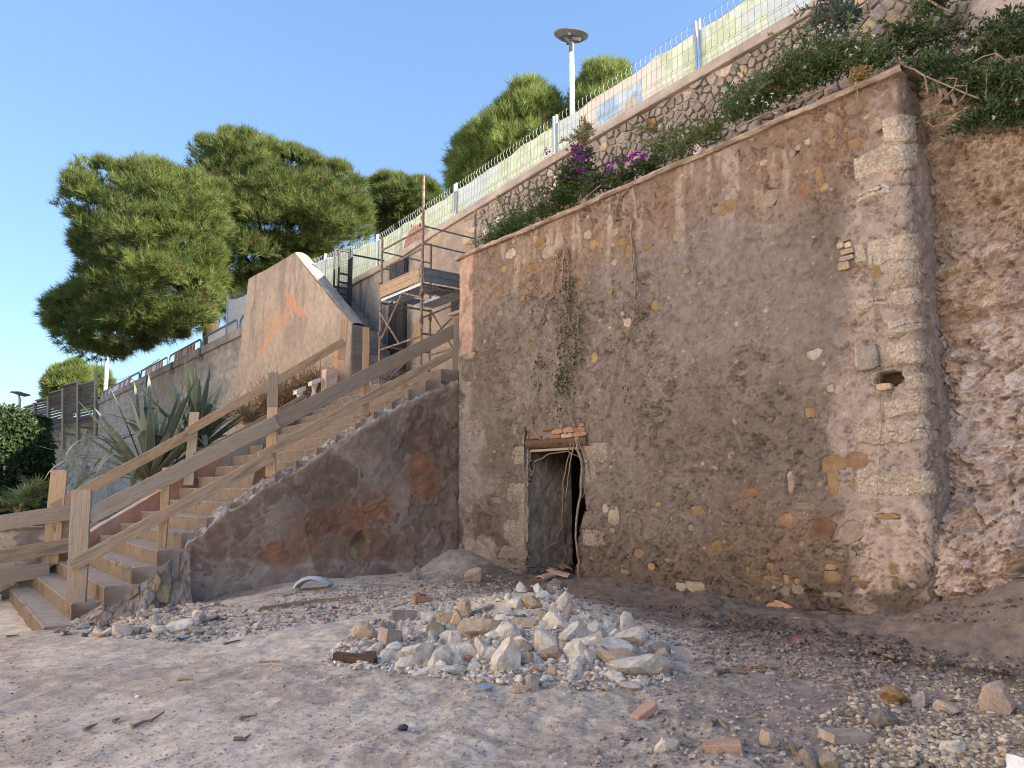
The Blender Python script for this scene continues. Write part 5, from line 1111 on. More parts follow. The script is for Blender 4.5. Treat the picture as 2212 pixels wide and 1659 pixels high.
def build_barriers():
    f3 = lambda a, b: ((a/4.608+500)/1.8228, (b/4.608+1280)/1.8228)
    vb = 1.95
    spans = [(on_v(207, 860, vb)[0], on_v(*f3(225, 930), vb)[0], 0), (on_v(*f3(250, 930), vb)[0], on_v(*f3(745, 640), vb)[0], 0), (on_v(*f3(775, 640), vb)[0], on_v(*f3(1350, 330), vb)[0], 0),
             (on_v(*f3(1380, 320), vb)[0], on_v(515, 690, vb)[0], 1), (on_v(520, 690, vb)[0], 21.0, 1)]
    labs = ['striped barrier farthest left, next to the slatted screen', 'red and white striped barrier second from the slatted screen', 'red and white striped barrier nearest the pine trunk', 'plain pinkish white barrier in front of the pine trunk', 'plain barrier half hidden by the plaster parapet']
    for k, (ua, ub, plain) in enumerate(spans):
        B = thing('road_barrier', labs[k], 'barrier', L((ua+ub)/2, vb, 7.0), 'road barriers on the concrete wall')
        zt = 8.05; zl = 7.2
        mb = MB(); r = .25; d = -1 if ub < ua else 1
        pts = [L(ua, vb, zl-.2), L(ua, vb, zt-r), L(ua+d*.1, vb, zt-.06), L(ua+d*r, vb, zt), L(ub-d*r, vb, zt), L(ub-d*.1, vb, zt-.06), L(ub, vb, zt-r), L(ub, vb, zl-.2)]
        mb.tube(pts, .045, 8); mb.obj('frame', M['barrier_tube'], B)
        x0, x1 = ua+d*abs(ub-ua)*.15, ub-d*abs(ub-ua)*.17
        mb = MB(); mb.box(L((x0+x1)/2, vb+.02, 7.66), U*abs(x1-x0)/2, V*.012, ZUP*.34); pb = mb.obj('board', M['stripe_white'], B)
        if not plain:
            n = 7; w = (x1-x0)/n
            for i in range(n):
                if i == 3: continue
                a = x0+w*(i+.05); b = a+w*.5; sh = w*.45
                m2 = MB(); m2.add([L(a, vb-.004, 7.33), L(b, vb-.004, 7.33), L(b+sh, vb-.004, 7.99), L(a+sh, vb-.004, 7.99)], [(0, 1, 2, 3)]); m2.obj('stripe', M['stripe_red'], pb)
build_barriers()
def build_screen():
    A = L(55.2, 1.5, 0); D = np.array([-.9, .436, 0]); Nn = np.array([-.436, -.9, 0])
    S = thing('slat_screen', 'brown slatted timber screen on tall posts over the rough stone wall', 'screen', A + D*4 + ZUP*6)
    cx = [(207, 802, 941), (169, 821, 957), (137, 838, 971), (105, 856, 985), (75, 870, 930), (50, 887, 925), (28, 900, 930)]
    pos = []
    for x, yt, yb in cx:
        d = ray(x, yt); # meet the plane through A along D
        t = ((A + Nn*.9 - EYEP) @ Nn)/(d @ Nn); P = EYEP + d*t
        d2 = ray(x, yb); P2 = EYEP + d2*(((A + Nn*.9 - EYEP) @ Nn)/(d2 @ Nn)); pos.append((P, P2))
    for P, P2 in pos:
        mb = MB(); mb.box((P+P2)/2, D*.09, Nn*.09, (P-P2)/2); mb.obj('post', M['slat_post'], S)
        mb = MB(); mb.box(P2*.75+P*.25 - Nn*.4, D*.06, Nn*.4, ZUP*.06); mb.obj('bracket', M['slat_post'], S)
    hts = [3.0, 2.75, 2.75, 2.55, 2.3, 2.0]
    for i in range(len(pos)-1):
        P, Q = pos[i][0].copy(), pos[i+1][0].copy()
        zt = (P[2] if i == 0 else P[2]) - .55*(i == 0) - .12; h = [2.75, 2.75, 2.7, 2.6, 1.9, 1.4][i]
        dz = Q[2]-pos[i][0][2]; tilt = .35*dz
        for j in range(14):
            z0 = zt - h*(j+.5)/14; a = np.array([P[0], P[1], z0]) + D*.1 - Nn*.06; b = np.array([Q[0], Q[1], z0+tilt]) - D*.1 - Nn*.06
            mb = MB(); mb.beam(a, b, .02, h/14*RNG.uniform(.74, .94)); mb.obj('slat', M['slat_wood'], S)
        mb = MB(); mb.beam(np.array([P[0], P[1], zt+.02]) + D*.05, np.array([Q[0], Q[1], zt+tilt+.02])-D*.05, .1, .09); mb.obj('top_rail', M['slat_post'], S)
build_screen()

# ------------------------------------------------------------------ foliage helpers
def unit(n):
    a = RNG.normal(size=(n, 3)); return a/np.linalg.norm(a, axis=1, keepdims=True)
def norm(a): return a/(np.linalg.norm(a, axis=-1, keepdims=True)+1e-9)
def leaves(cent, dirs, ln, wd, col, curl=.15):
    """diamond leaves, 2 faces each, folded along the midrib"""
    n = len(cent); d = norm(dirs); s = norm(np.cross(d, unit(n))); t = np.cross(d, s)
    ln = np.broadcast_to(np.asarray(ln, float), (n,))[:, None]; wd = np.broadcast_to(np.asarray(wd, float), (n,))[:, None]
    a = cent; m1 = cent + d*ln*.45 + s*wd*.5 + t*ln*curl*.5; m2 = cent + d*ln*.45 - s*wd*.5 + t*ln*curl*.5; b = cent + d*ln - t*ln*curl*.2
    P = np.stack([a, m1, b, m2], 1).reshape(-1, 3); i = np.arange(n)*4
    F = np.concatenate([np.stack([i, i+1, i+2], 1), np.stack([i, i+2, i+3], 1)])
    return P, F, np.repeat(col, 4, axis=0)
def needles(cent, outd, L0, col, per=17, w=.022):
    n = len(cent); c = np.repeat(cent, per, 0); o = np.repeat(outd, per, 0)
    d = norm(o*1.0 + .85*unit(n*per)); s = norm(np.cross(d, unit(n*per)))
    l = L0*RNG.uniform(.6, 1.15, (n*per, 1)); ww = w*RNG.uniform(.7, 1.3, (n*per, 1))
    st = c + o*RNG.uniform(-.12, .12, (n*per, 1))
    P = np.stack([st - s*ww, st + s*ww, st + d*l + ZUP*l*.12], 1).reshape(-1, 3); F = np.arange(n*per*3).reshape(-1, 3)
    return P, F, np.repeat(np.repeat(col, per, 0)*RNG.uniform(.8, 1.2, (n*per, 1)), 3, axis=0)
def poly_samples(poly, n, margin=0):
    poly = np.array(poly, float); lo = poly.min(0); hi = poly.max(0); out = []
    while len(out) < n:
        p = lo + (hi-lo)*RNG.random((400, 2)); out += list(p[in_poly(p[:, 0], p[:, 1], poly)])
    return np.array(out[:n])
def edge_dist(p, poly):
    poly = np.array(poly, float); best = np.full(len(p), 1e9)
    for i in range(len(poly)):
        a = poly[i]; b = poly[(i+1) % len(poly)]; t = np.clip(((p-a) @ (b-a))/((b-a) @ (b-a)), 0, 1)
        best = np.minimum(best, np.linalg.norm(p-(a+t[:, None]*(b-a)), axis=1))
    return best
def pine(name, label, poly, fwd, n_cl, tufts, trunk, L0=.5, group=None, dark=1.0, w=.024, limbs=7):
    """crown surveyed as an outline at its own distance; clumps fill a rounded volume about it"""
    sc = fwd/1676.0
    poly = np.array(poly, float); c0 = poly.mean(0)
    s = poly_samples(poly, n_cl*6); ed = edge_dist(s, poly)
    s, ed = s[ed > 7], ed[ed > 7]
    keep = []
    for i in range(len(s)):
        if all(np.hypot(*(s[i]-s[j])) > 15 for j in keep): keep.append(i)
        if len(keep) >= n_cl: break
    s, ed = s[keep], ed[keep]; mx = ed.max()
    cents, rads = [], []
    for (x, y), e in zip(s, ed):
        deep = math.sqrt(max(.05, min(1, e/mx)))*mx*sc*1.5          # crown is deepest at its middle
        for q in ((-1,), (0,), (1,)):
            dep = deep*(q[0]*.75 + RNG.uniform(-.25, .25)); P = at_y(x, y, fwd + dep)
            cents.append(P); rads.append(np.clip(e*1.05, 10, 38)*sc*RNG.uniform(.8, 1.15))
    cents = np.array(cents); rads = np.array(rads)
    tc = at_y(c0[0], c0[1], fwd)
    per = max(8, tufts//len(cents))
    pos, dr, cl = [], [], []
    for c, r in zip(cents, rads):
        d = unit(per); d[:, 2] = np.abs(d[:, 2])*.8 + d[:, 2]*.2; d = norm(d)
        rr = r*np.power(RNG.random((per, 1)), .4); p = c + d*rr*np.array([1.15, 1.15, .85])
        o = norm(d*.8 + .5*norm(p-tc) + np.array([0, 0, .45])); pos.append(p); dr.append(o)
        base = mix((.088, .125, .036), (.18, .22, .062), RNG.random()*.8+.2*RNG.random(per)); cl.append(base)
    q = poly_samples(poly, tufts//4); q = q[edge_dist(q, poly) > 5]; fp = np.array([at_y(x, y, fwd + RNG.uniform(-.5, .9)*mx*sc) for x, y in q])
    pos.append(fp); dr.append(norm(norm(fp-tc) + np.array([0, 0, .6]) + .4*unit(len(fp)))); cl.append(mix((.088, .125, .036), (.165, .20, .055), RNG.random(len(fp))))
    pos = np.concatenate(pos); dr = np.concatenate(dr); cl = np.concatenate(cl)*dark
    brown = RNG.random(len(cl)) < .035; cl[brown] = (.16, .10, .05)
    T = thing(name, label, 'tree', trunk[0][:3], group)
    P, F, C = needles(pos, dr, L0, cl, w=w); obj('crown', P, F, M['needle'], T, col=C)
    mb = MB(); pts = [np.array(q[:3]) for q in trunk]; rs = [q[3] if len(q) > 3 else .2 for q in trunk]; mb.tube(pts, rs, 10)
    tr = mb.obj('trunk', M['bark'], T, smooth=True)
    far = np.argsort(-np.linalg.norm(cents-pts[-1], axis=1))
    for i in RNG.choice(len(cents), min(limbs, len(cents)), replace=False):
        e = cents[i]; b = pts[-1] + (pts[-2]-pts[-1])*RNG.uniform(0, .5); mid = b*.5+e*.5 + np.array([0, 0, .1*np.linalg.norm(e-b)])
        m2 = MB(); m2.tube([b, b*.75+mid*.25, mid, e], [.13, .10, .07, .03], 6); m2.obj('limb', M['bark'], T)
    return T
def trunk_at(x, yb, yt, fwd, r, lean=0, drop=1.0):
    b = at_y(x, yb, fwd); t = at_y(x+lean, yt, fwd); b = b - ZUP*drop
    return [(*b, r*1.15), (*(b*.6+t*.4), r*.95), (*t, r*.75)]
T1 = [(145, 345), (200, 335), (260, 355), (300, 332), (345, 340), (400, 370), (470, 385), (500, 430), (495, 500), (480, 560), (490, 630), (478, 690), (430, 722), (330, 752), (260, 780), (180, 785), (120, 748), (98, 700), (90, 660), (118, 622), (165, 600), (170, 560), (150, 520), (165, 490), (107, 440), (140, 410)]
T2 = [(402, 310), (440, 300), (500, 283), (560, 283), (600, 310), (660, 328), (720, 350), (775, 380), (802, 430), (806, 492), (790, 540), (740, 580), (650, 590), (580, 650), (540, 690), (440, 700), (415, 600), (425, 500), (425, 420), (415, 380), (398, 350)]
pine('pine_tree', 'big wind swept pine leaning left with its lower boughs hanging over the striped barriers', T1, 36.0, 118, 12500, trunk_at(463, 735, 640, 36, .42, -12), L0=.46, w=.013, limbs=14)
pine('pine_tree', 'tall dark pine directly behind the plaster parapet crest', T2, 41.0, 104, 11500, trunk_at(560, 700, 560, 41, .45, 20), L0=.50, w=.0145, limbs=10, dark=.95)
pine('pine_tree', 'small dark pine crown over the fence between the big pine and the scaffold', [(800, 400), (830, 378), (880, 388), (930, 390), (955, 420), (940, 470), (860, 530), (815, 520), (803, 440)], 46.0, 34, 3600, trunk_at(870, 600, 470, 46, .3), L0=.55, dark=.85, limbs=4)
pine('pine_tree', 'bright bushy pine rising over the fence left of the lamp', [(975, 345), (1000, 290), (1040, 260), (1090, 222), (1112, 178), (1150, 172), (1200, 212), (1238, 205), (1240, 330), (1150, 420), (1040, 470), (985, 450), (970, 390)], 27.0, 70, 7000, trunk_at(1110, 560, 330, 27, .25), L0=.40, w=.012, limbs=6, dark=1.45)
pine('pine_tree', 'bright pine top showing above the fence right of the lamp', [(1232, 240), (1252, 192), (1272, 148), (1312, 133), (1358, 140), (1352, 175), (1330, 300), (1245, 340)], 26.0, 34, 3800, trunk_at(1290, 480, 260, 26, .2), L0=.36, w=.011, limbs=4, dark=1.45)
pine('pine_tree', 'sunlit yellow green tree behind the left half of the slatted screen', [(99, 828), (128, 800), (155, 783), (180, 800), (192, 850), (170, 890), (110, 880)], 70.0, 24, 2800, trunk_at(150, 960, 850, 70, .4), L0=.85, w=.045, limbs=3, dark=1.25)
pine('pine_tree', 'sunlit yellow green tree behind the corner post of the screen', [(183, 800), (212, 796), (236, 832), (232, 880), (190, 885)], 74.0, 18, 1900, trunk_at(210, 960, 850, 74, .4), L0=.85, w=.045, limbs=3, dark=1.3)
pine('round_tree', 'pale green tree top just above the ivy at the photo edge', [(-60, 880), (0, 880), (22, 900), (20, 930), (-60, 940)], 80.0, 10, 1200, trunk_at(-10, 1000, 900, 80, .4), L0=.9, w=.06, limbs=2, dark=1.5)

def shrub(name, label, blobs, leaf=(.055, .024), cols=((.035, .065, .018), (.075, .125, .03)), dens=1.0, flowers=None, stems=True, droop=.0, cat='shrub', group=None, sprigs=0, dry=0.03):
    """blobs: list of (world centre, (ru, rv, rz), count)"""
    c0 = np.array(blobs[0][0]); T = thing(name, label, cat, c0 - ZUP*blobs[0][1][2]*.7, group)
    pos, dr, cl = [], [], []
    mb = MB(); root = c0 - ZUP*blobs[0][1][2]*.7
    fl_p = []
    for c, r, n in blobs:
        c = np.array(c, float); n = int(n*dens); k = max(4, n//14)
        tip = unit(k); tip[:, 2] = tip[:, 2]*.8+.15; rr = np.power(RNG.random((k, 1)), .35)
        off = tip*rr; ends = c + U*off[:, :1]*r[0] + V*off[:, 1:2]*r[1] + ZUP*off[:, 2:3]*r[2]
        st = c + (ends-c)*.25 - ZUP*r[2]*.35*(1-rr)
        for i in range(k):
            m = 14; t = RNG.random((m, 1))**.7; p = st[i] + (ends[i]-st[i])*t + ZUP*(droop*t*t*r[2]*-1.0) + RNG.normal(size=(m, 3))*.022*max(r)/.4
            ax = norm((ends[i]-st[i])[None]); d = norm(ax*.6 + unit(m)*.9 + ZUP*.15)
            pos.append(p); dr.append(d); base = mix(cols[0], cols[1], RNG.random()*.6+.4*RNG.random(m)); 
            if RNG.random() < dry: base = base*0 + np.array([.22, .15, .07])
            cl.append(base)
            if stems and i % 3 == 0: mb.tube([st[i], (st[i]+ends[i])/2 + ZUP*.02, ends[i] - ZUP*droop*r[2]], [.006, .004, .0025], 4, False)
            fl_p.append(ends[i] - ZUP*droop*r[2])
    for i in range(sprigs):
        c, r, n = blobs[RNG.integers(len(blobs))]; c = np.array(c); d = norm(U*RNG.normal()*1.0 - V*RNG.random()*.6 + ZUP*RNG.uniform(.4, 1.4)); ln = RNG.uniform(.8, 1.5)*max(r)
        pts = [c + d*ln*t - ZUP*.35*ln*t*t for t in np.linspace(.3, 1.1, 7)]; mb.tube(pts, [.006, .005, .004, .004, .003, .003, .002], 4, False)
        m = 34; t = np.linspace(.35, 1.1, m)[:, None]; p = c + d*ln*t - ZUP*.35*ln*t*t; pos.append(p); dr.append(norm(d*.7+unit(m)*.8)); cl.append(mix(cols[1], np.array(cols[1])*1.35, RNG.random(m)))
    pos = np.concatenate(pos); dr = np.concatenate(dr); cl = np.concatenate(cl); n = len(pos)
    P, F, C = leaves(pos, dr, leaf[0]*RNG.uniform(.6, 1.3, n), leaf[1]*RNG.uniform(.7, 1.3, n), cl)
    obj('foliage', P, F, M['leaf'], T, col=C)
    if mb.v: tag(mb.obj('stems', M['twig'], T), kind='stuff')
    if flowers:
        for fname, colr, cents, size, cnt in flowers:
            ps = np.array(fl_p)[RNG.choice(len(fl_p), min(cnt, len(fl_p)), replace=False)] if cents is None else np.concatenate([np.array(cc) + RNG.normal(size=(nn, 3))*np.array(rr) for cc, rr, nn in cents])
            m = 5; pp = np.repeat(ps, m, 0); dd = norm(unit(len(pp)) - V*.5 + ZUP*.3)
            P, F, C = leaves(pp, dd, size*RNG.uniform(.8, 1.2, len(pp)), size*.55, np.tile(np.array(colr), (len(pp), 1))*RNG.uniform(.8, 1.15, (len(pp), 1)), .25); obj(fname, P, F, M['petal'], T, col=C)
    return T
def onV(x, y, v): a, b = on_v(x, y, v); return L(a, v, b)
GREEN = ((.045, .080, .025), (.105, .160, .048)); OLIVE = ((.070, .10, .032), (.145, .18, .06)); BLUEG = ((.06, .09, .07), (.13, .17, .14)); DK = ((.032, .060, .022), (.075, .122, .040))
WH = (.75, .76, .72)
def B(x, y, v, ru, rv, rz, n): return (onV(x, y, v), (ru, rv, rz), n)
shrub('jasmine_shrub', 'white flowered jasmine spilling over the wall end beside the scaffold', [B(1100, 495, .15, .65, .30, .22, 1300), B(1180, 455, .25, .6, .3, .25, 1300), B(1065, 515, .0, .4, .2, .14, 500), B(1130, 470, .4, .6, .3, .25, 900), B(1230, 425, .3, .4, .25, .25, 800)], leaf=(.06, .022), cols=GREEN, sprigs=14,
      flowers=[('blossom', WH, [(onV(1040, 487, -.05), (.12, .05, .04), 14), (onV(1155, 505, .0), (.05, .04, .03), 7), (onV(1120, 520, -.05), (.10, .05, .05), 8)], .028, 0)])
def pv(px, py, v=.2, r=.06, n=16): n = max(3, int(n*.42)); return (onV(px, py, v), (r, r*.6, r*.75), n)
PUR = (.30, .025, .36)
shrub('bougainvillea', 'purple flowering bougainvillea bush on top of the wall', [B(1245, 385, .35, .42, .3, .42, 1500), B(1210, 420, .25, .4, .3, .3, 900), B(1290, 395, .3, .4, .28, .28, 900), B(1255, 345, .45, .22, .2, .35, 500), B(1345, 385, .25, .45, .25, .18, 900), B(1400, 362, .25, .3, .2, .14, 500)], leaf=(.06, .034), cols=((.035, .06, .022), (.075, .115, .04)), sprigs=9,
      flowers=[('blossom', PUR, [pv(1252, 318), pv(1262, 335, n=22), pv(1245, 340), pv(1182, 335, n=10), pv(1225, 326, n=7), pv(1268, 350, n=8), pv(1252, 365, n=8), pv(1240, 380, n=12), pv(1265, 378, n=7), pv(1318, 372, n=16), pv(1330, 385, n=26), pv(1318, 380, n=14), pv(1345, 358, n=26), pv(1362, 348, n=34), pv(1380, 342, n=34), pv(1395, 338, n=20), pv(1335, 350, n=12), pv(1318, 352, n=14), pv(1308, 362, n=8)], .045, 0)])
shrub('oleander_sprig', 'upright pale leaved sprig in front of the printed fence banner', [B(1265, 290, .55, .12, .1, .45, 170), B(1255, 310, .5, .2, .12, .3, 120)], leaf=(.10, .022), cols=((.12, .14, .05), (.26, .25, .12)), dens=1.2, dry=.1, sprigs=4)
shrub('jasmine_shrub', 'sparse jasmine shoots against the upper rubble wall', [B(1430, 315, .4, .35, .2, .25, 420), B(1480, 305, .4, .4, .2, .25, 620), B(1535, 288, .35, .35, .2, .2, 520), B(1460, 330, .2, .5, .2, .10, 420), B(1410, 280, .6, .1, .1, .3, 120)], leaf=(.055, .020), cols=OLIVE, sprigs=16)
shrub('jasmine_shrub', 'large dense jasmine mound crowning the wall near the stone corner', [B(1640, 205, .3, .55, .35, .3, 2000), B(1700, 175, .35, .5, .35, .32, 2200), B(1770, 150, .35, .5, .35, .30, 2200), B(1830, 125, .4, .45, .35, .26, 1800), B(1605, 240, .15, .4, .25, .2, 1000), B(1750, 110, .6, .5, .3, .25, 1300), B(1880, 130, .3, .35, .3, .18, 1000), B(1590, 215, .5, .4, .2, .25, 500)], leaf=(.052, .020), cols=GREEN, sprigs=26, dry=.05,
      flowers=[('blossom', WH, [(onV(1820, 75, .35), (.18, .08, .05), 26), (onV(1640, 215, .0), (.14, .06, .08), 16), (onV(1770, 110, .2), (.3, .1, .1), 16), (onV(1880, 110, .2), (.15, .1, .06), 10)], .028, 0)])
shrub('dry_shrub', 'yellowed dead sprays hanging on the wall edge near the corner', [B(1860, 162, .0, .16, .1, .10, 330), B(1845, 172, -.03, .14, .08, .08, 180)], leaf=(.04, .02), cols=((.32, .22, .09), (.46, .33, .15)), dry=0)
shrub('olive_sapling', 'grey green olive sapling standing against the upper wall at the photo top', [B(1800, 20, .8, .26, .2, .42, 420), B(1830, 35, .8, .2, .2, .3, 240), B(1775, 60, .75, .2, .15, .2, 160)], leaf=(.11, .026), cols=BLUEG, sprigs=3)
shrub('jasmine_shrub', 'jasmine hanging over the rock face to the right of the stone corner', [B(2050, 150, .45, .35, .25, .20, 900), B(2110, 175, .40, .35, .25, .22, 1200), B(2160, 190, .40, .35, .25, .25, 1500), B(2205, 170, .35, .3, .25, .3, 1500), B(2130, 250, .32, .45, .15, .10, 900), B(2190, 235, .28, .3, .2, .16, 1200), B(2000, 140, .5, .25, .2, .12, 500), B(2240, 220, .3, .3, .2, .3, 900)], leaf=(.05, .024), cols=DK, sprigs=20, droop=.25,
      flowers=[('blossom', WH, None, .028, 30)])
shrub('jasmine_shrub', 'jasmine trailing down the grey bank at the top right', [B(2175, 60, 1.0, .35, .25, .25, 900), B(2200, 100, .9, .3, .2, .25, 800), B(2020, 10, 1.1, .25, .2, .2, 600), B(2080, 85, .95, .5, .15, .07, 360), B(2050, 60, 1.0, .3, .15, .07, 220), B(1950, 75, .8, .4, .2, .12, 700), B(1985, 95, .75, .4, .2, .10, 520), B(2120, 115, .85, .45, .15, .10, 520)], leaf=(.05, .024), cols=((.028, .055, .018), (.07, .11, .035)), sprigs=16,
      flowers=[('blossom', WH, [(onV(2095, 115, .7), (.2, .1, .09), 26)], .028, 0)])
# ------------------------------------------------------------------ vines on the wall
def wallpt(x, y, off=.05):
    u, z = on_v(x, y, 0); h, _ = wall_field(np.array([u]), np.array([z])); return L(u, -float(h[0])-off, z)
fz = lambda a, b: ((a/2.073+1800)/1.8228, (b/2.073+900)/1.8228)
def vine(label, lines, r=.012, lf=None, name='vine'):
    T = thing(name, label, 'vine', wallpt(*lines[0][0]))
    for ln in lines:
        pts = []
        for i in range(len(ln)-1):
            a = np.array(ln[i], float); b = np.array(ln[i+1], float)
            for q in np.linspace(0, 1, 5)[:-1]: pts.append(a+(b-a)*q + RNG.normal(size=2)*.6)
        pts.append(np.array(ln[-1], float)); n = len(pts)
        mb = MB(); mb.tube([wallpt(*p) for p in pts], [r*(1-.6*i/n) for i in range(n)], 6); mb.obj('stem', M['twig'], T, smooth=True)
    if lf:
        pos, cl = [], []
        for x, y, sx, sy, n in lf:
            for i in range(int(n*.42)): pos.append(wallpt(x+RNG.normal()*sx*.75, y+RNG.normal()*sy, RNG.uniform(.03, .13))); 
        pos = np.array(pos); n = len(pos); P, F, C = leaves(pos, norm(unit(n)-ZUP*.5-V*.3), .055*RNG.uniform(.6, 1.3, n), .026, mix((.022, .042, .018), (.06, .095, .035), RNG.random(n)))
        obj('foliage', P, F, M['leaf'], T, col=C)
    return T
Z = lambda *p: [fz(*q) for q in p]
vine('long bare stem bending left from the stone cluster near the wall top', [Z((880, 155), (840, 215), (760, 270), (690, 380), (600, 560), (475, 735), (478, 850), (510, 1020), (600, 1180), (650, 1260))], .011)
vine('thin stem with a leafy knot ending above the left of the doorway', [Z((830, 220), (825, 340), (805, 430), (812, 515), (720, 690), (675, 830), (690, 1060), (685, 1240), (650, 1440), (620, 1560), (632, 1660))], .013, [(*fz(705, 1105), 7, 8, 70), (*fz(760, 570), 8, 8, 30), (*fz(690, 1260), 6, 12, 30), (*fz(690, 720), 8, 20, 16)])
vine('leafy trailing vine hanging in the middle above the doorway', [Z((905, 160), (885, 280), (885, 480), (915, 640), (945, 760), (985, 880), (970, 1010), (940, 1150)), Z((915, 165), (925, 330), (935, 600), (900, 860), (890, 1060), (905, 1280), (930, 1450), (970, 1640)), Z((1005, 700), (1015, 900), (1020, 1120))], .014,
     [(*fz(935, 500), 7, 48, 240), (*fz(895, 980), 9, 50, 260), (*fz(1005, 870), 8, 48, 220), (*fz(950, 1120), 12, 22, 120), (*fz(855, 1210), 16, 22, 150), (*fz(880, 1290), 14, 14, 90), (*fz(845, 1400), 6, 34, 70), (*fz(915, 1380), 5, 26, 40), (*fz(905, 1620), 8, 9, 26), (*fz(955, 420), 10, 16, 40)])
vine('forked bare stem dropping from the wall top right of the leafy vine', [Z((1440, -60), (1440, 60), (1460, 260), (1480, 450), (1475, 620), (1465, 730), (1400, 880), (1385, 1000), (1390, 1180), (1410, 1330), (1445, 1440)), Z((1400, 880), (1340, 1020), (1300, 1220), (1250, 1480), (1200, 1615)), Z((1435, -60), (1440, 200), (1470, 420), (1520, 560), (1470, 780))], .012, [(*fz(1500, 700), 10, 10, 14), (*fz(1425, 1320), 6, 16, 22)])
fd = lambda a, b: ((a/1.843+1700)/1.8228, (b/1.843+1600)/1.8228)
Dd = lambda *p: [fd(*q) for q in p]
vine('loose roots and stems dangling across the doorway opening', [Dd((735, 60), (740, 160), (815, 255)), Dd((1025, 240), (1000, 380), (965, 600), (960, 880), (910, 985), (815, 1050)), Dd((725, 500), (760, 405), (860, 345), (1000, 328), (1090, 375), (1105, 480)), Dd((1010, 0), (1060, 200), (1130, 390), (1150, 540), (1095, 670)), Dd((1040, 260), (1020, 420), (1000, 560), (985, 680))], .012)
vine('stout pale stem climbing out of the rubble beside the doorway', [Dd((1060, 230), (1095, 400), (1095, 620), (1070, 780), (1060, 950), (1085, 1180), (1105, 1400), (1100, 1590))], .024)
f6b = lambda a, b: ((a/1.508+2900)/1.8228, (b/1.508+1000)/1.8228)
vine('thin dark wire hanging down beside the pale corner stones', [[f6b(820, 0), f6b(845, 600), f6b(868, 850), f6b(870, 1150), f6b(850, 1450), f6b(800, 1650), (1835, 1290), (1822, 1320)]], .004, name='wire')
mb = MB(); pts = []
vine('small iron hook on a grey mortar dab right of the doorway', [Dd((1390, 75), (1400, 68), (1412, 78), (1410, 120), (1408, 235))], .007, name='iron_hook')
# cut roots and stalks at the corner top
fc = lambda a, b: ((a/2.962+3500)/1.8228, (b/2.962)/1.8228)
def stalk(label, pts, v, r, name='dead_branch'):
    r = r*.7
    P = [onV(*fc(*q), v if np.isscalar(v) else v[i]) for i, q in enumerate(pts)]; mb = MB(); mb.tube(P, r, 7); o = mb.obj(name, M['twig'], None, P[0], smooth=True); tag(o, label, 'branch')
stalk('cut stem running down from the stone corner top', [(170, 770), (300, 810), (420, 890), (455, 1085)], (.0, .0, .05, .05), .013)
stalk('looping pale stem beneath the jasmine', [(690, 910), (795, 915), (760, 1030), (600, 1190), (480, 1330), (455, 1430), (520, 1480), (640, 1440), (800, 1320), (950, 1240)], .12, .009)
stalk('bent broken stem beside the looping stem', [(770, 1000), (910, 1000), (905, 1090), (785, 1230)], .12, .010)
stalk('long straight dry stem crossing the jasmine gap', [(430, 890), (620, 970), (900, 1090), (1050, 1150)], .15, .012)
stalk('thick cut branch pointing right above the jasmine', [(980, 730), (1100, 660), (1250, 620), (1380, 720), (1530, 890)], .35, .011)
stalk('short cut branch falling from the forked branch', [(1250, 620), (1290, 740), (1330, 910)], .35, .011)
stalk('straight thick stick at the upper right bank', [(470, 0), (600, 85), (740, 150)], .95, .02)
for k, p in enumerate((((560, 960), (610, 1080), (600, 1200)), ((640, 1040), (690, 1130), (670, 1210)), ((730, 1080), (780, 1180), (770, 1240)))):
    stalk(['left stub of the cut trunks under the jasmine', 'middle stub of the cut trunks under the jasmine', 'right stub of the cut trunks under the jasmine'][k], p, .35, .035, 'root_stub')
for k, p in enumerate((((1857, 180), (1859, 242)), ((1769, 205), (1770, 236), (1772, 255)), ((1385, 385), (1340, 430), (1330, 480)), ((1300, 400), (1255, 440)), ((1372, 395), (1380, 430), (1378, 470)))):
    mb = MB(); mb.tube([wallpt(*q, .06) for q in p], [.009]*(len(p)-1)+[.005], 6); o = mb.obj('hanging_root', M['twig'], None, wallpt(*p[0])); tag(o, ['short pale root hanging near the corner', 'thin root hanging beneath the jasmine mound', 'root hanging below the purple flowers', 'root tip at the ledge left of the purple flowers', 'second root under the purple flowers'][k], 'root')
mb = MB(); mb.tube([wallpt(1600, 280, .09), wallpt(1660, 255, .10), wallpt(1735, 225, .09), wallpt(1790, 195, .1)], .012, 6); tag(mb.obj('dead_branch', M['twig'], None, wallpt(1600, 280)), 'long dry stem lying along the wall top under the jasmine mound', 'branch')

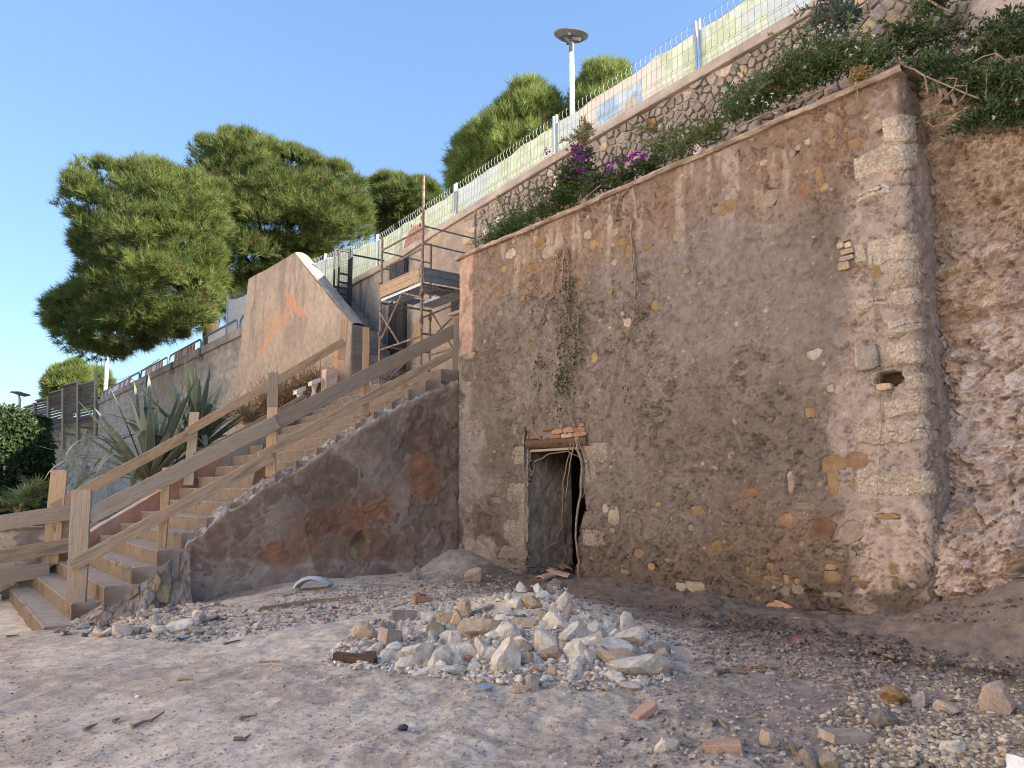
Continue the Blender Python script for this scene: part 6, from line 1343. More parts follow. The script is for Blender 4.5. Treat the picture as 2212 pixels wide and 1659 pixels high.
# ------------------------------------------------------------------ plants at the left
def agave(label, c, n, seed, size=1.35, lean=None):
    rng = np.random.default_rng(seed); T = thing('agave', label, 'plant', c)
    for i in range(n):
        az = 2*math.pi*(i*.381966+rng.uniform(-.04, .04)); ring = i/n
        el = R(rng.uniform(62, 88)) if ring < .22 else R(rng.uniform(35, 68)) if ring < .6 else R(rng.uniform(5, 40))
        ln = size*rng.uniform(.75, 1.15); w = .042*rng.uniform(.85, 1.2)*size/1.3
        d0 = np.array([math.cos(az)*math.cos(el), math.sin(az)*math.cos(el), math.sin(el)]); hz = np.array([math.cos(az), math.sin(az), 0]); side = np.cross(hz, ZUP)
        bend = rng.choice([.1, .5, 1.9, 2.8], p=[.26, .24, .28, .22]) if ring > .2 else rng.uniform(0, .3)
        p = np.array(c) + hz*.05; rows, cs = [], []; m = 15; e = el; base = mix((.085, .125, .095), (.165, .20, .17), rng.random()); yel = rng.random() < .75
        for k in range(m):
            t = k/(m-1); wd = w*(0.75+1.1*t-.2)*(1 if t < .35 else 1)*(1-max(0, (t-.35)/.65)**1.6)+.002; g = .35*wd*(1-t)
            dirn = hz*math.cos(e)+ZUP*math.sin(e); nn = np.cross(side, dirn); nn = nn/np.linalg.norm(nn); nn = nn if nn[2] >= -.2 or True else -nn
            for q, dz in ((-1, .9), (-.8, .5), (0, -.2), (.8, .5), (1, .9)):
                rows.append(p + side*wd*q + nn*g*dz)
                cc = base*(.9+.2*rng.random()) if abs(q) < 1 else (np.array([.46, .38, .16]) if yel else base)
                if t > .93: cc = np.array([.06, .04, .03])
                cs.append(cc)
            p = p + dirn*ln/(m-1); e -= bend*(t**1.3)*2.0/(m-1)*1.25; e = max(e, -1.5)
        o = obj('leaf', np.array(rows), grid_faces(m, 5), M['agave'], T, col=np.array(cs), smooth=True)
    # dead brown leaves round the base
    for i in range(8):
        az = rng.uniform(0, 6.28); hz = np.array([math.cos(az), math.sin(az), 0]); p = np.array(c)+hz*.1; mb = MB()
        mb.tube([p, p+hz*.18+ZUP*.05, p+hz*.30-ZUP*.15, p+hz*.34-ZUP*rng.uniform(.35, .6)], [.05, .045, .03, .006], 5); mb.obj('dead_leaf', M['wood_brown'], T)
    return T
a1 = at_y(325, 1040, 16.2); a2 = at_y(425, 975, 17.4)
agave('front agave with yellow edged drooping leaves left of the stairs', a1, 72, 3, 2.2)
agave('rear grey green agave with upright leaves beside the parapet', a2, 66, 8, 2.1)
def trunk_clump(c, lab):
    mb = MB(); 
    for i in range(14): mb.tube([c+np.array([RNG.uniform(-.25, .25), RNG.uniform(-.2, .2), -.75]), c+np.array([RNG.uniform(-.18, .18), RNG.uniform(-.12, .12), .05])], [.05, .035], 5)
    tag(mb.obj('dead_agave_stems', M['wood_brown'], None, c), lab, 'plant')
trunk_clump(a1 + np.array([.1, -.05, -.05]), 'bundle of brown dead stems beneath the front agave'); trunk_clump(a2 + np.array([.1, -.05, -.1]), 'bundle of brown dead stems beneath the rear agave')
def mass(name, label, cat, cents, leaf, cols, mat_='leaf', n0=3000, face=np.array([.3, -1, .2])):
    pos, cl = [], []
    for c, r, n in cents:
        d = unit(n); flip = (d @ face) < -.25; d[flip] *= -1; rr = RNG.uniform(.82, 1.06, (n, 1)); p = np.array(c) + d*rr*np.array(r)
        p += .10*np.array(r).min()*np.stack([fbm(p[:, 0]*1.5, p[:, 2]*1.5, 0, 3, 700+i) for i in range(3)], 1)*2
        pos.append(np.c_[p, d]); cl.append(mix(cols[0], cols[1], np.clip(RNG.random(n)*.7+.3*RNG.random(n), 0, 1)))
    q = np.concatenate(pos); cl = np.concatenate(cl); n = len(q); T = thing(name, label, cat, np.array(cents[0][0])-ZUP*cents[0][1][2])
    P, F, C = leaves(q[:, :3], norm(unit(n)*.8+q[:, 3:]*.6-ZUP*.4), leaf[0]*RNG.uniform(.6, 1.3, n), leaf[1]*RNG.uniform(.7, 1.3, n), cl); obj('foliage', P, F, M['leaf'], T, col=C)
    mb = MB()
    for i in range(10):
        c, r, _ = cents[i % len(cents)]; b = np.array(c)+np.array([RNG.uniform(-.5, .5)*r[0], 0, -r[2]]); mb.tube([b, np.array(c)+RNG.normal(size=3)*.2*np.array(r), np.array(c)+np.array([RNG.uniform(-.5, .5)*r[0], 0, r[2]*.7])], [.09, .06, .02], 6)
    tag(mb.obj('stems', M['bark'], T), kind='stuff'); return T
def cy(x, y, f): return at_y(x, y, f)
mass('ivy_thicket', 'dark ivy covered mass at the left edge under the slatted screen', 'ivy', [(cy(10, 1010, 30), (1.7, 1.2, 2.2), 9000), (cy(60, 960, 31), (.75, .9, 1.0), 3200), (cy(70, 1030, 30), (.7, .8, 1.3), 3600), (cy(25, 930, 31), (.8, .9, .75), 3000), (cy(-30, 1060, 29), (1.4, 1, 2.4), 3000), (cy(55, 905, 31.5), (.35, .4, .2), 500), (cy(85, 920, 32), (.4, .4, .35), 700), (cy(78, 1085, 29), (.6, .7, .7), 1600), (cy(20, 1110, 28), (1.1, .7, .6), 1500)], (.15, .10), ((.022, .045, .016), (.055, .095, .03)))
def palm(label, c, n, ln, seed):
    rng = np.random.default_rng(seed); T = thing('fan_palm', label, 'palm', c); pos, dr, cl = [], [], []
    for i in range(n):
        az = rng.uniform(0, 6.28); el = R(rng.uniform(15, 85)); d = np.array([math.cos(az)*math.cos(el), math.sin(az)*math.cos(el), math.sin(el)]); tip = np.array(c)+d*ln*rng.uniform(.6, 1)
        mb = MB(); mb.tube([np.array(c), np.array(c)*.5+tip*.5+ZUP*.03, tip], [.018, .012, .008], 5); mb.obj('stalk', M['twig'], T)
        s = np.cross(d, ZUP); s /= np.linalg.norm(s)+1e-6; k = 15; P, F, C = [], [], []
        for j in range(k):
            a = (j/(k-1)-.5)*3.6; q = d*math.cos(a)+s*math.sin(a); e = tip+q*.42*rng.uniform(.85, 1.1)-ZUP*.10; w = np.cross(q, np.cross(d, s))*.022
            b = len(P); P += [tip, tip*.5+e*.5+w, e, tip*.5+e*.5-w]; F += [(b, b+1, b+2), (b, b+2, b+3)]; g = mix((.045, .075, .028), (.09, .13, .045), rng.random()); C += [g]*4
        obj('frond', np.array(P), np.array(F), M['leaf'], T, col=np.array(C))
palm('small fan palm in front of the ivy behind the boards', cy(80, 1085, 19), 15, .55, 4); palm('second fan palm lower left near the garden wall', cy(40, 1110, 17), 12, .5, 9)
def brush(label, c, r, n, seed, colr=((.20, .115, .06), (.34, .215, .12))):
    rng = np.random.default_rng(seed); T = thing('dry_bush', label, 'bush', np.array(c)-ZUP*r[2]); d = rng.normal(size=(n, 3)); d[:, 2] = np.abs(d[:, 2]); d = norm(d)
    st = np.array(c)-ZUP*r[2]*.8 + rng.normal(size=(n, 3))*np.array(r)*.35; P, F, C = [], [], []
    for i in range(n):
        p = st[i]; q = d[i]; col = mix(colr[0], colr[1], rng.random()); s = norm(np.cross(q, rng.normal(size=3))); w = .006
        for k in range(5):
            b = len(P); e = p + q*max(r)*.26; P += [p-s*w, p+s*w, e+s*w*.7, e-s*w*.7]; F.append((b, b+1, b+2, b+3)); C += [col]*4; p = e; q = norm(q+rng.normal(size=3)*.35)
    obj('twigs', np.array(P), np.array(F), M['dry'], T, col=np.array(C)); return T
brush('reddish brown dead bush between the agaves and the balusters', cy(612, 850, 17.2), (.55, .4, .40), 900, 5); brush('brown dead scrub at the foot of the parapet above the balusters', cy(680, 815, 17.4), (.45, .3, .28), 420, 6); brush('dry grass tuft on the bank beside the rear agave', cy(545, 885, 17.0), (.4, .3, .25), 420, 7, ((.26, .18, .10), (.40, .29, .17)))
brush('dark dead twigs on the upper flight behind the scaffold', L(11.3, .9, 3.85), (.35, .3, .22), 260, 8, ((.07, .05, .04), (.15, .11, .08)))
shrub('weed_clump', 'small green weed growing from the step edge by the kerb', [(L(11.85, -1.35, 2.92), (.22, .2, .16), 240), (L(11.8, -1.6, 2.76), (.16, .16, .12), 140)], leaf=(.10, .022), cols=((.05, .075, .045), (.10, .13, .08)))
shrub('weed_clump', 'low green scrub on the bank between the rails', [(cy(555, 905, 16.8), (.3, .25, .16), 260)], leaf=(.05, .03), cols=((.06, .09, .025), (.13, .16, .05)))

# ------------------------------------------------------------------ rubble heap, loose stones and litter
def rock_mesh(name, seed, sub, stretch, ang=.5):
    import bmesh
    bm = bmesh.new(); bmesh.ops.create_icosphere(bm, subdivisions=sub, radius=1.0); rng = np.random.default_rng(seed)
    P = np.array([v.co[:] for v in bm.verts]); N = norm(rng.normal(size=(17, 3))); D_ = rng.uniform(.42, .82, 17)
    for n_, d_ in zip(N, D_):
        k = P @ n_; m = k > d_; P[m] -= n_*((k[m]-d_)*.98)[:, None]
    o = seed*7.3
    r = 1 + .22*fbm(P[:, 0]*1.3+o, P[:, 1]*1.5, P[:, 2]*1.5+o, 3, 800) + .10*fbm(P[:, 0]*3.5+o, P[:, 1]*4, P[:, 2]*4, 3, 801)+.035*fbm(P[:, 0]*11+o, P[:, 1]*11, P[:, 2]*11, 2, 802)
    P = P*r[:, None]*np.array(stretch)*.74
    F = np.array([[v.index for v in f.verts] for f in bm.faces]); bm.free()
    return P, F
ROCKS = {}
def rock_data(seed, sub, stretch, m):
    key = (seed, sub, stretch, m)
    if key not in ROCKS:
        P, F = rock_mesh('rock', seed, sub, stretch); ROCKS[key] = mesh_data('rock', P, F, M[m])
    return ROCKS[key]
def put_rock(name, label, pos, size, rot, seed, sub, stretch, m, group=None, cat='stone'):
    M4 = Matrix.Translation(Vector(pos)) @ Matrix.Rotation(rot[2], 4, 'Z') @ Matrix.Rotation(rot[1], 4, 'Y') @ Matrix.Rotation(rot[0], 4, 'X') @ Matrix.Scale(size, 4)
    o = place(name, rock_data(seed, sub, stretch, m), M4); tag(o, label, cat, group); return o
def ground_hit(x, y):
    d = ray(x, y); t = np.linspace(2.0, 22.0, 700); p = EYEP + d*t[:, None]
    k = np.argmax(p[:, 2] < gzw(p[:, 0], p[:, 1])); t = np.linspace(t[max(k-1, 0)], t[k], 24); p = EYEP + d*t[:, None]
    return p[np.argmax(p[:, 2] <= gzw(p[:, 0], p[:, 1]) + 1e-3)]
GROUP = 'limestone rubble heap in front of the doorway'
BIG = [  # pixel x, y of centre, width px, height px, label, stretch, material
 (893, 1410, 76, 46, 'large flat white slab at the front left of the rubble heap', (1.2, .8, .62), 'pale_stone'), (846, 1413, 38, 26, 'yellow tinged stone tucked left of the flat white slab', (1.1, .8, .7), 'tan_stone'),
 (1101, 1424, 56, 66, 'rounded white boulder at the front centre of the heap', (.85, .8, 1.1), 'pale_stone'), (1392, 1438, 92, 62, 'largest pale slab at the front right corner of the heap', (1.35, .8, .7), 'pale_stone'), (1338, 1428, 66, 50, 'orange tinted block leaning under the largest slab', (1.2, .8, .8), 'tan_stone'),
 (1357, 1352, 44, 50, 'upright pointed pale rock at the right end of the heap', (.7, .7, 1.25), 'pale_stone'), (1362, 1380, 70, 36, 'dusty base stone beneath the upright pointed rock', (1.2, .9, .7), 'pale_stone'), (1045, 1357, 72, 44, 'brownish tilted slab in the upper middle of the heap', (1.3, .6, .6), 'tan_stone'),
 (984, 1344, 32, 44, 'narrow tan stone standing upright left of the tilted slab', (.55, .55, 1.2), 'tan_stone'), (980, 1382, 30, 44, 'standing wedge shaped pale stone below the narrow tan stone', (.6, .55, 1.15), 'pale_stone'), (1043, 1406, 48, 44, 'angular whitish block left of the front centre boulder', (1, .8, .9), 'pale_stone'),
 (1067, 1374, 40, 40, 'greenish white stone behind the front centre boulder', (.9, .8, 1), 'pale_stone'), (778, 1368, 46, 36, 'lone cream stone at the far left of the heap', (1, .8, .8), 'tan_stone'), (1002, 1322, 34, 34, 'cream pointed stone at the top left of the heap', (.8, .7, 1.1), 'tan_stone'), (960, 1336, 48, 26, 'long beige stone lying below the top left stone', (1.3, .7, .6), 'tan_stone'),
 (1182, 1390, 56, 56, 'broad pinkish pyramid stone right of the heap centre', (.9, .8, 1.1), 'pale_stone'), (1248, 1372, 56, 44, 'rough beige stone behind the pinkish pyramid', (1.1, .8, .9), 'pale_stone'), (1283, 1392, 60, 50, 'smooth sided oblong stone leaning on the right side', (1.2, .8, .8), 'pale_stone'), (1318, 1404, 64, 48, 'fissured slab leaning next to the oblong stone', (1.25, .75, .75), 'pale_stone'),
 (1268, 1419, 52, 42, 'greyish round stone in the front right of the heap', (1, .9, .85), 'pale_stone'), (1188, 1417, 44, 32, 'cream knobbly stone between boulder and greyish stone', (1, .8, .8), 'tan_stone'), (1133, 1424, 36, 36, 'small cubic cream stone right of the front boulder', (.9, .8, .9), 'tan_stone'), (830, 1357, 42, 40, 'dusty rounded stone over the left shoulder of the heap', (1, .9, .9), 'grey_stone'),
 (1132, 1345, 60, 30, 'flat cream stone at the upper right middle of the heap', (1.3, .8, .6), 'tan_stone'), (1188, 1336, 56, 34, 'dusty grey stone near the top right of the heap', (1.1, .9, .7), 'grey_stone'), (1100, 1330, 44, 36, 'pale stone at the top middle of the heap', (1, .8, .9), 'pale_stone'), (1215, 1302, 34, 34, 'light stone on the trail up to the doorway', (.9, .8, 1), 'pale_stone'), (1150, 1305, 44, 26, 'flat stone on the trail left of the light stone', (1.2, .9, .6), 'tan_stone'),
 (1150, 1478, 36, 38, 'dusty upright block lying just in front of the heap', (.8, .8, 1.05), 'grey_stone'), (1122, 1492, 30, 20, 'small cream stone beside the dusty block in front of the heap', (1.2, .8, .65), 'tan_stone'), (930, 1450, 50, 16, 'thin flat flake in front of the heap left side', (1.4, .8, .4), 'pale_stone'), (975, 1446, 40, 22, 'flake stone leaning next to the thin flat flake', (1.2, .8, .5), 'pale_stone'),
 (1360, 1483, 38, 18, 'small white lump in front of the largest slab', (1.2, .9, .6), 'pale_stone'), (1388, 1475, 36, 20, 'second white lump next to the one in front of the slab', (1.2, .9, .65), 'pale_stone'), (1021, 1243, 38, 34, 'pinkish plaster block at the wall foot left of the doorway', (1, .7, .9), 'pink_stone'), (898, 1240, 18, 34, 'slim upright stone against the dark stair wall', (.75, .7, 1.05), 'grey_stone'),
 (287, 1303, 40, 36, 'round whitish stone on the rubble at the stair foot', (1, .9, .9), 'pale_stone'), (380, 1352, 66, 26, 'pale angular stone on the ground below the stair rubble', (1.3, .8, .6), 'pale_stone'), (420, 1364, 46, 18, 'flat grey fragment next to the pale angular stone', (1.3, .9, .5), 'grey_stone'),
 (1935, 1500, 50, 50, 'ochre yellow block half buried in the dirt below the pillar', (.9, .8, .9), 'ochre_stone'), (1908, 1560, 56, 36, 'grey brown boulder in the right foreground', (1.1, .8, .8), 'grey_stone'), (2166, 1520, 58, 66, 'pale knobbly rock stuck in the bank at the right edge', (.9, .8, .95), 'pink_stone'), (2062, 1617, 58, 30, 'whitish lump low in the right foreground', (1.1, .8, .75), 'pale_stone'),
 (2052, 1532, 48, 32, 'small pale stone between boulder and knobbly rock', (1.1, .8, .8), 'pink_stone'), (1995, 1513, 50, 30, 'flat pale stone right of the ochre block', (1.2, .8, .7), 'pink_stone'), (1640, 1440, 26, 16, 'orange stone on the ground right of the heap', (1.1, .8, .7), 'orange_stone'), (1425, 1405, 30, 30, 'stone at the extreme right tip of the heap', (1, .9, .8), 'grey_stone'),
 (1755, 1640, 46, 56, 'grey stone with a buff side at the bottom edge', (.85, .8, 1.1), 'grey_stone'), (1790, 1650, 40, 40, 'brown sided stone at the bottom right of the slab', (.9, .8, .9), 'tan_stone'), (1665, 1600, 34, 40, 'upright rough stone left of the plastered slab', (.8, .8, 1), 'pink_stone'), (1440, 1612, 54, 28, 'white crumbling lump at the bottom edge', (1.1, .9, .8), 'pale_stone')]
def build_heap():
    for i, (x, y, w, h, lab, st, m) in enumerate(BIG):
        p = ground_hit(x, y + h*.36); fwd = p[1]; wm = w*fwd/1676.0; hm = h*fwd/1676.0
        sz = max(wm/st[0], hm/st[2])*.92
        put_rock('rock', lab, p + np.array([0, sz*st[1]*.3, hm*.28]), sz, (RNG.uniform(-.2, .2), RNG.uniform(-.25, .25), RNG.uniform(-.5, .5)), (i*5+3) % 14, 3, st, m)
    # the rest of the heap
    c = on_z(1100, 1385, .15); n = 0; placed = []
    outline = [(745, 1395), (770, 1345), (860, 1330), (960, 1305), (1060, 1300), (1110, 1275), (1180, 1260), (1235, 1290), (1260, 1330), (1330, 1345), (1400, 1360), (1450, 1400), (1445, 1465), (1380, 1475), (1260, 1470), (1180, 1475), (1050, 1460), (960, 1455), (850, 1440), (760, 1430)]
    pts = poly_samples(outline, 330); dens = edge_dist(pts, outline)
    for (x, y), e in zip(pts, dens):
        if n >= 215: break
        p = ground_hit(x, y); sz = float(np.clip(RNG.gamma(2.2, .034)+.03+.0004*e, .04, .24)); m = RNG.choice(['pale_stone', 'tan_stone', 'grey_stone', 'rust_stone', 'pink_stone'], p=[.72, .14, .07, .01, .06])
        st = [(1, .8, .75), (1.2, .9, .6), (.9, .8, 1.0), (1.3, .7, .7)][n % 4]
        sec = ('left end' if x < 880 else 'right end' if x > 1310 else 'left half' if x < 1080 else 'right half') + ' of the rubble heap, ' + ('at its back edge' if y < 1325 else 'at its front edge' if y > 1425 else 'in the middle rows')
        kind = {'pale_stone': 'whitish', 'tan_stone': 'cream', 'grey_stone': 'grey', 'rust_stone': 'rust brown', 'pink_stone': 'pinkish'}[m]
        put_rock('rubble_stone', ('small ' if sz < .075 else 'large ' if sz > .14 else '') + kind + ' stone on the ' + sec, p + np.array([0, 0, sz*.06]), sz, (RNG.uniform(0, 6), RNG.uniform(0, 6), RNG.uniform(0, 6)), 20+n % 12, 2, st, m, GROUP); n += 1
    g2 = 'broken stones below the stair foot'
    pts = poly_samples([(120, 1350), (200, 1310), (230, 1285), (300, 1280), (390, 1300), (480, 1310), (500, 1340), (400, 1360), (330, 1375), (180, 1372)], 75)
    for k, (x, y) in enumerate(pts):
        p = ground_hit(x, y); sz = float(np.clip(RNG.gamma(3, .026)+.04, .05, .2)); m = RNG.choice(['grey_stone', 'pink_stone', 'pale_stone', 'tan_stone'], p=[.35, .25, .30, .10])
        put_rock('rubble_stone', ('small ' if sz < .075 else '') + {'pale_stone': 'whitish', 'tan_stone': 'cream', 'grey_stone': 'grey', 'pink_stone': 'pinkish'}[m] + ' broken stone in the scree ' + ('beside the big post' if x < 250 else 'under the broken stair end' if x < 370 else 'at the foot of the stair side wall'), p+np.array([0, 0, sz*.15]), sz, (RNG.uniform(-.5, .5), RNG.uniform(-.5, .5), RNG.uniform(0, 6)), 20+k % 12, 2, [(1.1, .9, .6), (1.3, .9, .5), (1, .8, .8)][k % 3], m, g2)
build_heap()
def build_gravel():
    zones = [([(690, 1440), (770, 1345), (960, 1305), (1110, 1270), (1230, 1270), (1270, 1330), (1440, 1380), (1465, 1470), (1300, 1492), (1000, 1470), (830, 1450)], 8000, (.006, .034), (.60, .51, .42)), ([(1250, 1659), (1400, 1480), (1500, 1400), (1750, 1440), (1950, 1500), (2212, 1560), (2212, 1659)], 3000, (.003, .020), (.40, .315, .26)),
             ([(110, 1370), (230, 1290), (520, 1310), (700, 1290), (900, 1250), (1100, 1240), (1120, 1280), (800, 1330), (420, 1390)], 3200, (.008, .038), (.43, .355, .31)), ([(0, 1659), (0, 1400), (300, 1390), (800, 1480), (1300, 1500), (1300, 1659)], 2400, (.003, .011), (.54, .45, .39)),
             ([(1500, 1320), (1930, 1395), (1930, 1500), (1500, 1430)], 2400, (.005, .025), (.34, .265, .215)), ([(1760, 1560), (1880, 1480), (2212, 1440), (2212, 1659), (1800, 1659)], 3400, (.005, .026), (.47, .385, .28)), ([(1880, 1400), (1960, 1340), (2080, 1300), (2212, 1290), (2212, 1450), (1900, 1480)], 2600, (.005, .026), (.33, .26, .205)), ([(1240, 1290), (1500, 1310), (1900, 1370), (1960, 1430), (1500, 1410), (1270, 1330)], 2200, (.005, .024), (.26, .20, .16)), ([(560, 1290), (900, 1235), (1120, 1235), (1130, 1275), (700, 1330)], 1500, (.005, .026), (.36, .29, .24)), ([(640, 1470), (760, 1320), (980, 1260), (1480, 1340), (1520, 1490), (1250, 1530), (850, 1500)], 1400, (.004, .016), (.52, .44, .37))]
    g = (1+5**.5)/2; P0 = norm(np.array([(-1, g, 0), (1, g, 0), (-1, -g, 0), (1, -g, 0), (0, -1, g), (0, 1, g), (0, -1, -g), (0, 1, -g), (g, 0, -1), (g, 0, 1), (-g, 0, -1), (-g, 0, 1)], float))
    F0 = np.array([(0, 11, 5), (0, 5, 1), (0, 1, 7), (0, 7, 10), (0, 10, 11), (1, 5, 9), (5, 11, 4), (11, 10, 2), (10, 7, 6), (7, 1, 8), (3, 9, 4), (3, 4, 2), (3, 2, 6), (3, 6, 8), (3, 8, 9), (4, 9, 5), (2, 4, 11), (6, 2, 10), (8, 6, 7), (9, 8, 1)])
    Ps, Fs, Cs = [], [], []; k = 0
    for poly, n, (lo, hi), colr in zones:
        px = poly_samples(poly, n)
        d = np.stack([ray(x, y) for x, y in px]); t = (0.05-EYE)/d[:, 2]; q = EYEP + d*t[:, None]
        for _ in range(4): z = gzw(q[:, 0], q[:, 1]); t = (z-EYE)/d[:, 2]; q = EYEP + d*t[:, None]
        ok = (t > 0) & (t < 40); q = q[ok]; n = len(q)
        s = lo + (hi-lo)*RNG.random(n)**3.0; A = P0[None]*RNG.uniform(.62, 1.2, (n, 12, 1))*s[:, None, None]*np.stack([RNG.uniform(.8, 1.4, n), RNG.uniform(.7, 1.1, n), RNG.uniform(.4, .9, n)], 1)[:, None, :]
        a = RNG.uniform(0, 6.28, n); ca, sa = np.cos(a)[:, None], np.sin(a)[:, None]; X = A[..., 0]*ca-A[..., 1]*sa; Y = A[..., 0]*sa+A[..., 1]*ca
        A = np.stack([X, Y, A[..., 2] + .3*X*RNG.uniform(-1, 1, (n, 1))], -1) + q[:, None]; A[..., 2] += (s*.25)[:, None]
        gu, gv, _ = loc(q); c = np.array(colr)*RNG.uniform(.55, 1.35, (n, 1))*(1-.5*sst(-1.7, -.6, gv)*sst(4.6, 2.8, gu))[:, None]; br = RNG.random(n); c[br < .03] = (.36, .17, .10); c[(br > .03) & (br < .10)] *= .5
        Ps.append(A.reshape(-1, 3)); Fs.append((F0[None] + (k+12*np.arange(n))[:, None, None]).reshape(-1, 3)); Cs.append(np.repeat(c, 12, 0)); k += 12*n
    o = obj('gravel', np.concatenate(Ps), np.concatenate(Fs), M['gravel'], col=np.concatenate(Cs)); tag(o, 'loose small stones and grit scattered over the bare earth', kind='stuff')
build_gravel()
def debris():
    def block(x, y, sz, ang, name, lab, m, cat, tilt=.08, lift=.25):
        p = ground_hit(x, y); M4 = Matrix.Translation(Vector(p+ZUP*sz[2]*lift)) @ Matrix.Rotation(ang, 4, 'Z') @ Matrix.Rotation(tilt, 4, 'Y')
        me = board_mesh(sz[0], sz[1], sz[2], name); me.materials.append(M[m]); tag(place(name, me, M4), lab, cat)
    block(910, 1300, (.18, .10, .07), .4, 'brick', 'worn red brick lying on the earth left of the heap top', 'brick', 'brick'); block(905, 1290, (.14, .10, .05), 1.2, 'brick', 'broken brick end behind the worn red brick', 'brick', 'brick')
    block(872, 1338, (.26, .14, .10), .3, 'brick', 'grey dusty brick at the left shoulder of the heap', 'grey_stone', 'brick'); block(842, 1393, (.18, .12, .16), .9, 'brick', 'pinkish brick standing on end at the heap left', 'pink_stone', 'brick', .2); block(795, 1420, (.12, .05, .06), .9, 'brick', 'small orange brick shard left of the flat slab', 'brick', 'brick')
    block(765, 1432, (.34, .085, .07), -.15, 'rotten_log', 'short dark rotten timber piece in front of the heap', 'wood_dark', 'log'); block(865, 1420, (.42, .045, .03), .45, 'wood_strip', 'grey wooden strip leaning out of the heap front', 'wood_grey', 'stick', -.1); block(1030, 1326, (.38, .07, .025), .5, 'wood_strip', 'dark plank end sticking from the heap top', 'wood_grey', 'plank', -.25, 1.5)
    block(820, 1266, (.55, .12, .035), .15, 'wood_strip', 'flat grey plank lying along the stair wall foot', 'wood_grey', 'plank'); block(1825, 1603, (.22, .13, .05), .25, 'plaster_slab', 'flat slab with a smooth pinkish face in the foreground', 'pink_stone', 'slab', .05, .6); block(1560, 1620, (.19, .11, .05), -.2, 'brick', 'dusty brown brick in the foreground', 'tile_clay', 'brick', -.1, .6)
    block(1395, 1552, (.17, .08, .045), .6, 'brick', 'pink ended brick tilted in the earth front right', 'tile_clay', 'brick', -.35, .6); block(1725, 1388, (.12, .07, .05), -.6, 'brick', 'orange brick at the wall foot beneath the ledge', 'brick', 'brick'); block(300, 1240, (.3, .16, .1), .4, 'brick', 'yellowish block lodged in the broken stair masonry', 'ochre_stone', 'brick')
    # terracotta shards in the doorway
    for k, (x, y, a) in enumerate(((1165, 1228, .3), (1185, 1222, 1.2), (1200, 1245, 2.1), (1180, 1256, .7), (1215, 1252, 2.6), (1222, 1236, 1.7))):
        p = ground_hit(x, y); n = 7; P = []
        for i in range(n):
            for j in (0, 1): q = (i/(n-1)-.5)*1.8; P.append(p + np.array([math.cos(a), math.sin(a), .15])*(j-.5)*.26 + np.array([-math.sin(a), math.cos(a), 0])*math.sin(q)*.11 + ZUP*(math.cos(q)*.09+.02))
        P = np.array(P); P2 = P - ZUP*.016; f = [(2*i, 2*i+1, 2*i+3, 2*i+2) for i in range(n-1)] + [(14+2*i+2, 14+2*i+3, 14+2*i+1, 14+2*i) for i in range(n-1)] + [(2*i, 2*i+2, 14+2*i+2, 14+2*i) for i in range(n-1)] + [(2*i+3, 2*i+1, 14+2*i+1, 14+2*i+3) for i in range(n-1)] + [(0, 14, 15, 1), (13, 27, 26, 12)]
        tag(obj('roof_tile_shard', np.concatenate([P, P2]), f, M['tile_clay'], None, p), ['leftmost curved terracotta shard on the doorway sill', 'terracotta shard leaning inside the doorway', 'terracotta shard in the middle of the sill litter', 'lowest terracotta shard in front of the sill', 'terracotta shard near the pale climbing stem', 'terracotta shard at the right jamb of the doorway'][k], 'tile', 'roof tile shards in the doorway')
    P0 = ground_hit(1192, 1245); rng = np.random.default_rng(4); mb = MB()
    for i in range(46):
        a = P0 + np.array([rng.uniform(-.4, .4), rng.uniform(-.25, .3), rng.uniform(.0, .12)]); d = norm(rng.normal(size=3)*np.array([1, 1, .35])); mb.tube([a, a+d*.12+rng.normal(size=3)*.02, a+d*.25], [.006, .005, .003], 4)
    tag(mb.obj('twig_litter', M['bark'], None, P0), 'tangle of dead twigs heaped on the doorway sill', 'twigs', kind='stuff')
    # grey curved plastic pipe shard
    p = ground_hit(668, 1279); pts = []; n = 14
    for i in range(n):
        q = (i/(n-1))*2.3+.5
        for j, rr in ((0, .20), (1, .24)): pts.append(p + np.array([math.cos(q)*rr*1.15, .05+.30*j*.3, math.sin(q)*rr*.9-.02]))
    P = np.array(pts); P2 = P+np.array([.02, .22, -.03]); f = []
    for i in range(n-1): f += [(2*i, 2*i+1, 2*i+3, 2*i+2), (2*n+2*i+2, 2*n+2*i+3, 2*n+2*i+1, 2*n+2*i), (2*i+1, 2*n+2*i+1, 2*n+2*i+3, 2*i+3), (2*i+2, 2*n+2*i+2, 2*n+2*i, 2*i)]
    tag(obj('pipe_shard', np.concatenate([P, P2]), f, M['plastic_grey'], None, p), 'light grey curved plastic shard lying at the stair wall foot', 'plastic')
    def lump(x, y, r, sq, m, name, lab, cat, seed):
        p = ground_hit(x, y); Pv, F = rock_mesh('x', seed, 2, sq); obj_ = obj(name, Pv*r+p+ZUP*r*.25, F, M[m], None, p); tag(obj_, lab, cat)
    lump(395, 1383, .10, (1.6, .7, .35), 'plastic_blue', 'plastic_scrap', 'crumpled blue plastic scrap on the ground below the stairs', 'plastic', 40); lump(1050, 1492, .09, (1.3, .9, .4), 'plastic_blue', 'plastic_scrap', 'dull blue plastic scrap in front of the heap', 'plastic', 41); lump(872, 1578, .06, (1.2, .8, .5), 'plastic_dark', 'plastic_scrap', 'black crumpled plastic bit in the foreground', 'plastic', 42)
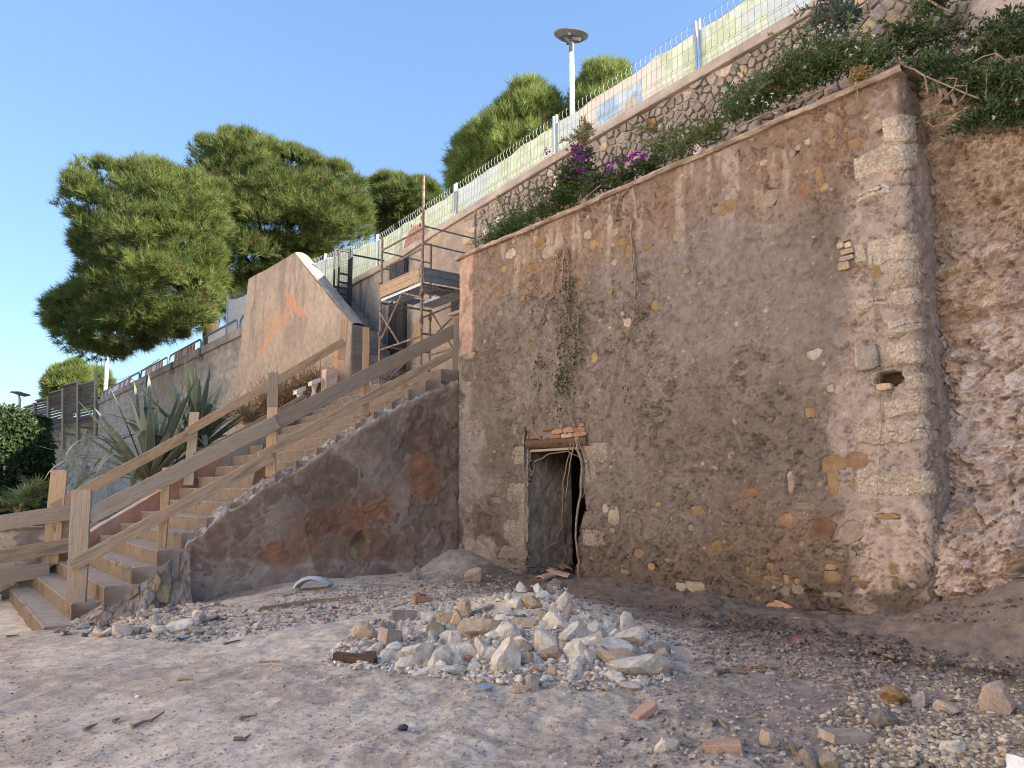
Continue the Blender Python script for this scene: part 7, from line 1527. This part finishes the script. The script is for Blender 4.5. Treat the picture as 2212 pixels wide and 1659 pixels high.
    lump(811, 1348, .035, (1, 1, .6), 'blue_cap', 'bottle_cap', 'small bright blue cap left of the heap', 'cap', 43); lump(232, 1308, .10, (1.5, .7, .6), 'plastic_dark', 'plastic_scrap', 'dark grey bent sheet at the stair foot beside the post', 'plastic', 44); lump(728, 1272, .05, (1.1, .8, .7), 'orange_stone', 'yellow_scrap', 'small yellow scrap beside the grey plastic shard', 'scrap', 45)
    lump(297, 1507, .03, (1, .8, .7), 'white_sack', 'pebble', 'small white pebble on the smooth earth at the left', 'pebble', 46); lump(1722, 1337, .04, (1.6, .5, .5), 'plastic_grey', 'plastic_scrap', 'pale scrap at the wall foot beside the orange stone', 'plastic', 47)
    q = np.array([1.92, 2.62, .50]); Pv, F = rock_mesh('x', 50, 3, (1.2, .9, .7)); p = EYEP + ray(2222, 1668)*3.2; tag(obj('white_sack', Pv*.16+p, F, M['white_sack'], None, p, smooth=True), 'edge of a white sack at the bottom right corner', 'sack')
    # sticks
    ST = [((883, 800), (960, 765), (1010, 758), (1100, 700)), ((565, 820), (610, 795), (650, 780)), ((760, 760), (800, 742)), ((1740, 360), (1870, 357)), ((1500, 240), (1580, 220), (1610, 215)), ((1190, 480), (1290, 476)), ((1600, 740), (1720, 722)), ((1565, 880), (1640, 882), (1675, 855)), ((40, 187), (130, 180))]
    SL = ['longest pale stick on the smooth earth', 'forked dark twig left of the longest stick', 'short pale twig above the forked twig', 'dark stick below the heap edge', 'twig by the stair wall rubble', 'thin twig below the blue plastic', 'long twig right of the longest stick', 'bent twig at the lower middle', 'dark twig at the left edge near the steps']
    for ln, lab in zip(ST, SL):
        P = [ground_hit(a/1.7015/1.8228, (b/1.7015+2400)/1.8228)+ZUP*.012 for a, b in ln]; mb = MB(); mb.tube(P, [.011]+[.009]*(len(P)-2)+[.005], 6); tag(mb.obj('stick', M['twig'], None, P[0]), lab, 'stick')
    for ln, lab, r in (([(1395+0, 0)], '', 0),): pass
    for ln, lab, r in ((((2815, 2660), (2870, 2648), (2940, 2658)), 'knotty root lying right of the heap', .02), ((((2795, 2860)), (2830, 2845), (2865, 2880)), 'curved bark piece in the right foreground', .02), ((3110, 2940), (3130, 2970), (3180, 3000)), ) if False else ((((2815, 2660), (2870, 2648), (2940, 2658)), 'knotty root lying right of the heap', .02), (((2795, 2860), (2830, 2845), (2865, 2880)), 'curved bark piece in the right foreground', .018), (((3120, 2945), (3130, 2975), (3190, 3010)), 'crooked root at the bottom right', .017), (((2680, 2930), (2745, 2945)), 'thin twig beside the brown brick', .008), (((2990, 2830), (3020, 2822), (3045, 2835)), 'arched thin twig in the right foreground', .007)):
        P = [ground_hit(a/1.8228, b/1.8228)+ZUP*r*.8 for a, b in ln]; mb = MB(); mb.tube(P, [r]+[r*.9]*(len(P)-2)+[r*.5], 7); tag(mb.obj('root', M['twig'], None, P[0]), lab, 'root')
    P = [ground_hit(x, y)+ZUP*.015 for x, y in ((555, 1322), (620, 1312), (690, 1303), (770, 1296))]; mb = MB()
    for k in range(4): mb.tube([q+np.array([0, .04*k, .006*k]) for q in P], .006, 5)
    tag(mb.obj('dry_reed', M['wood_tan'], None, P[0]), 'bunch of dry straw coloured reeds along the stair wall foot', 'reed')
debris()
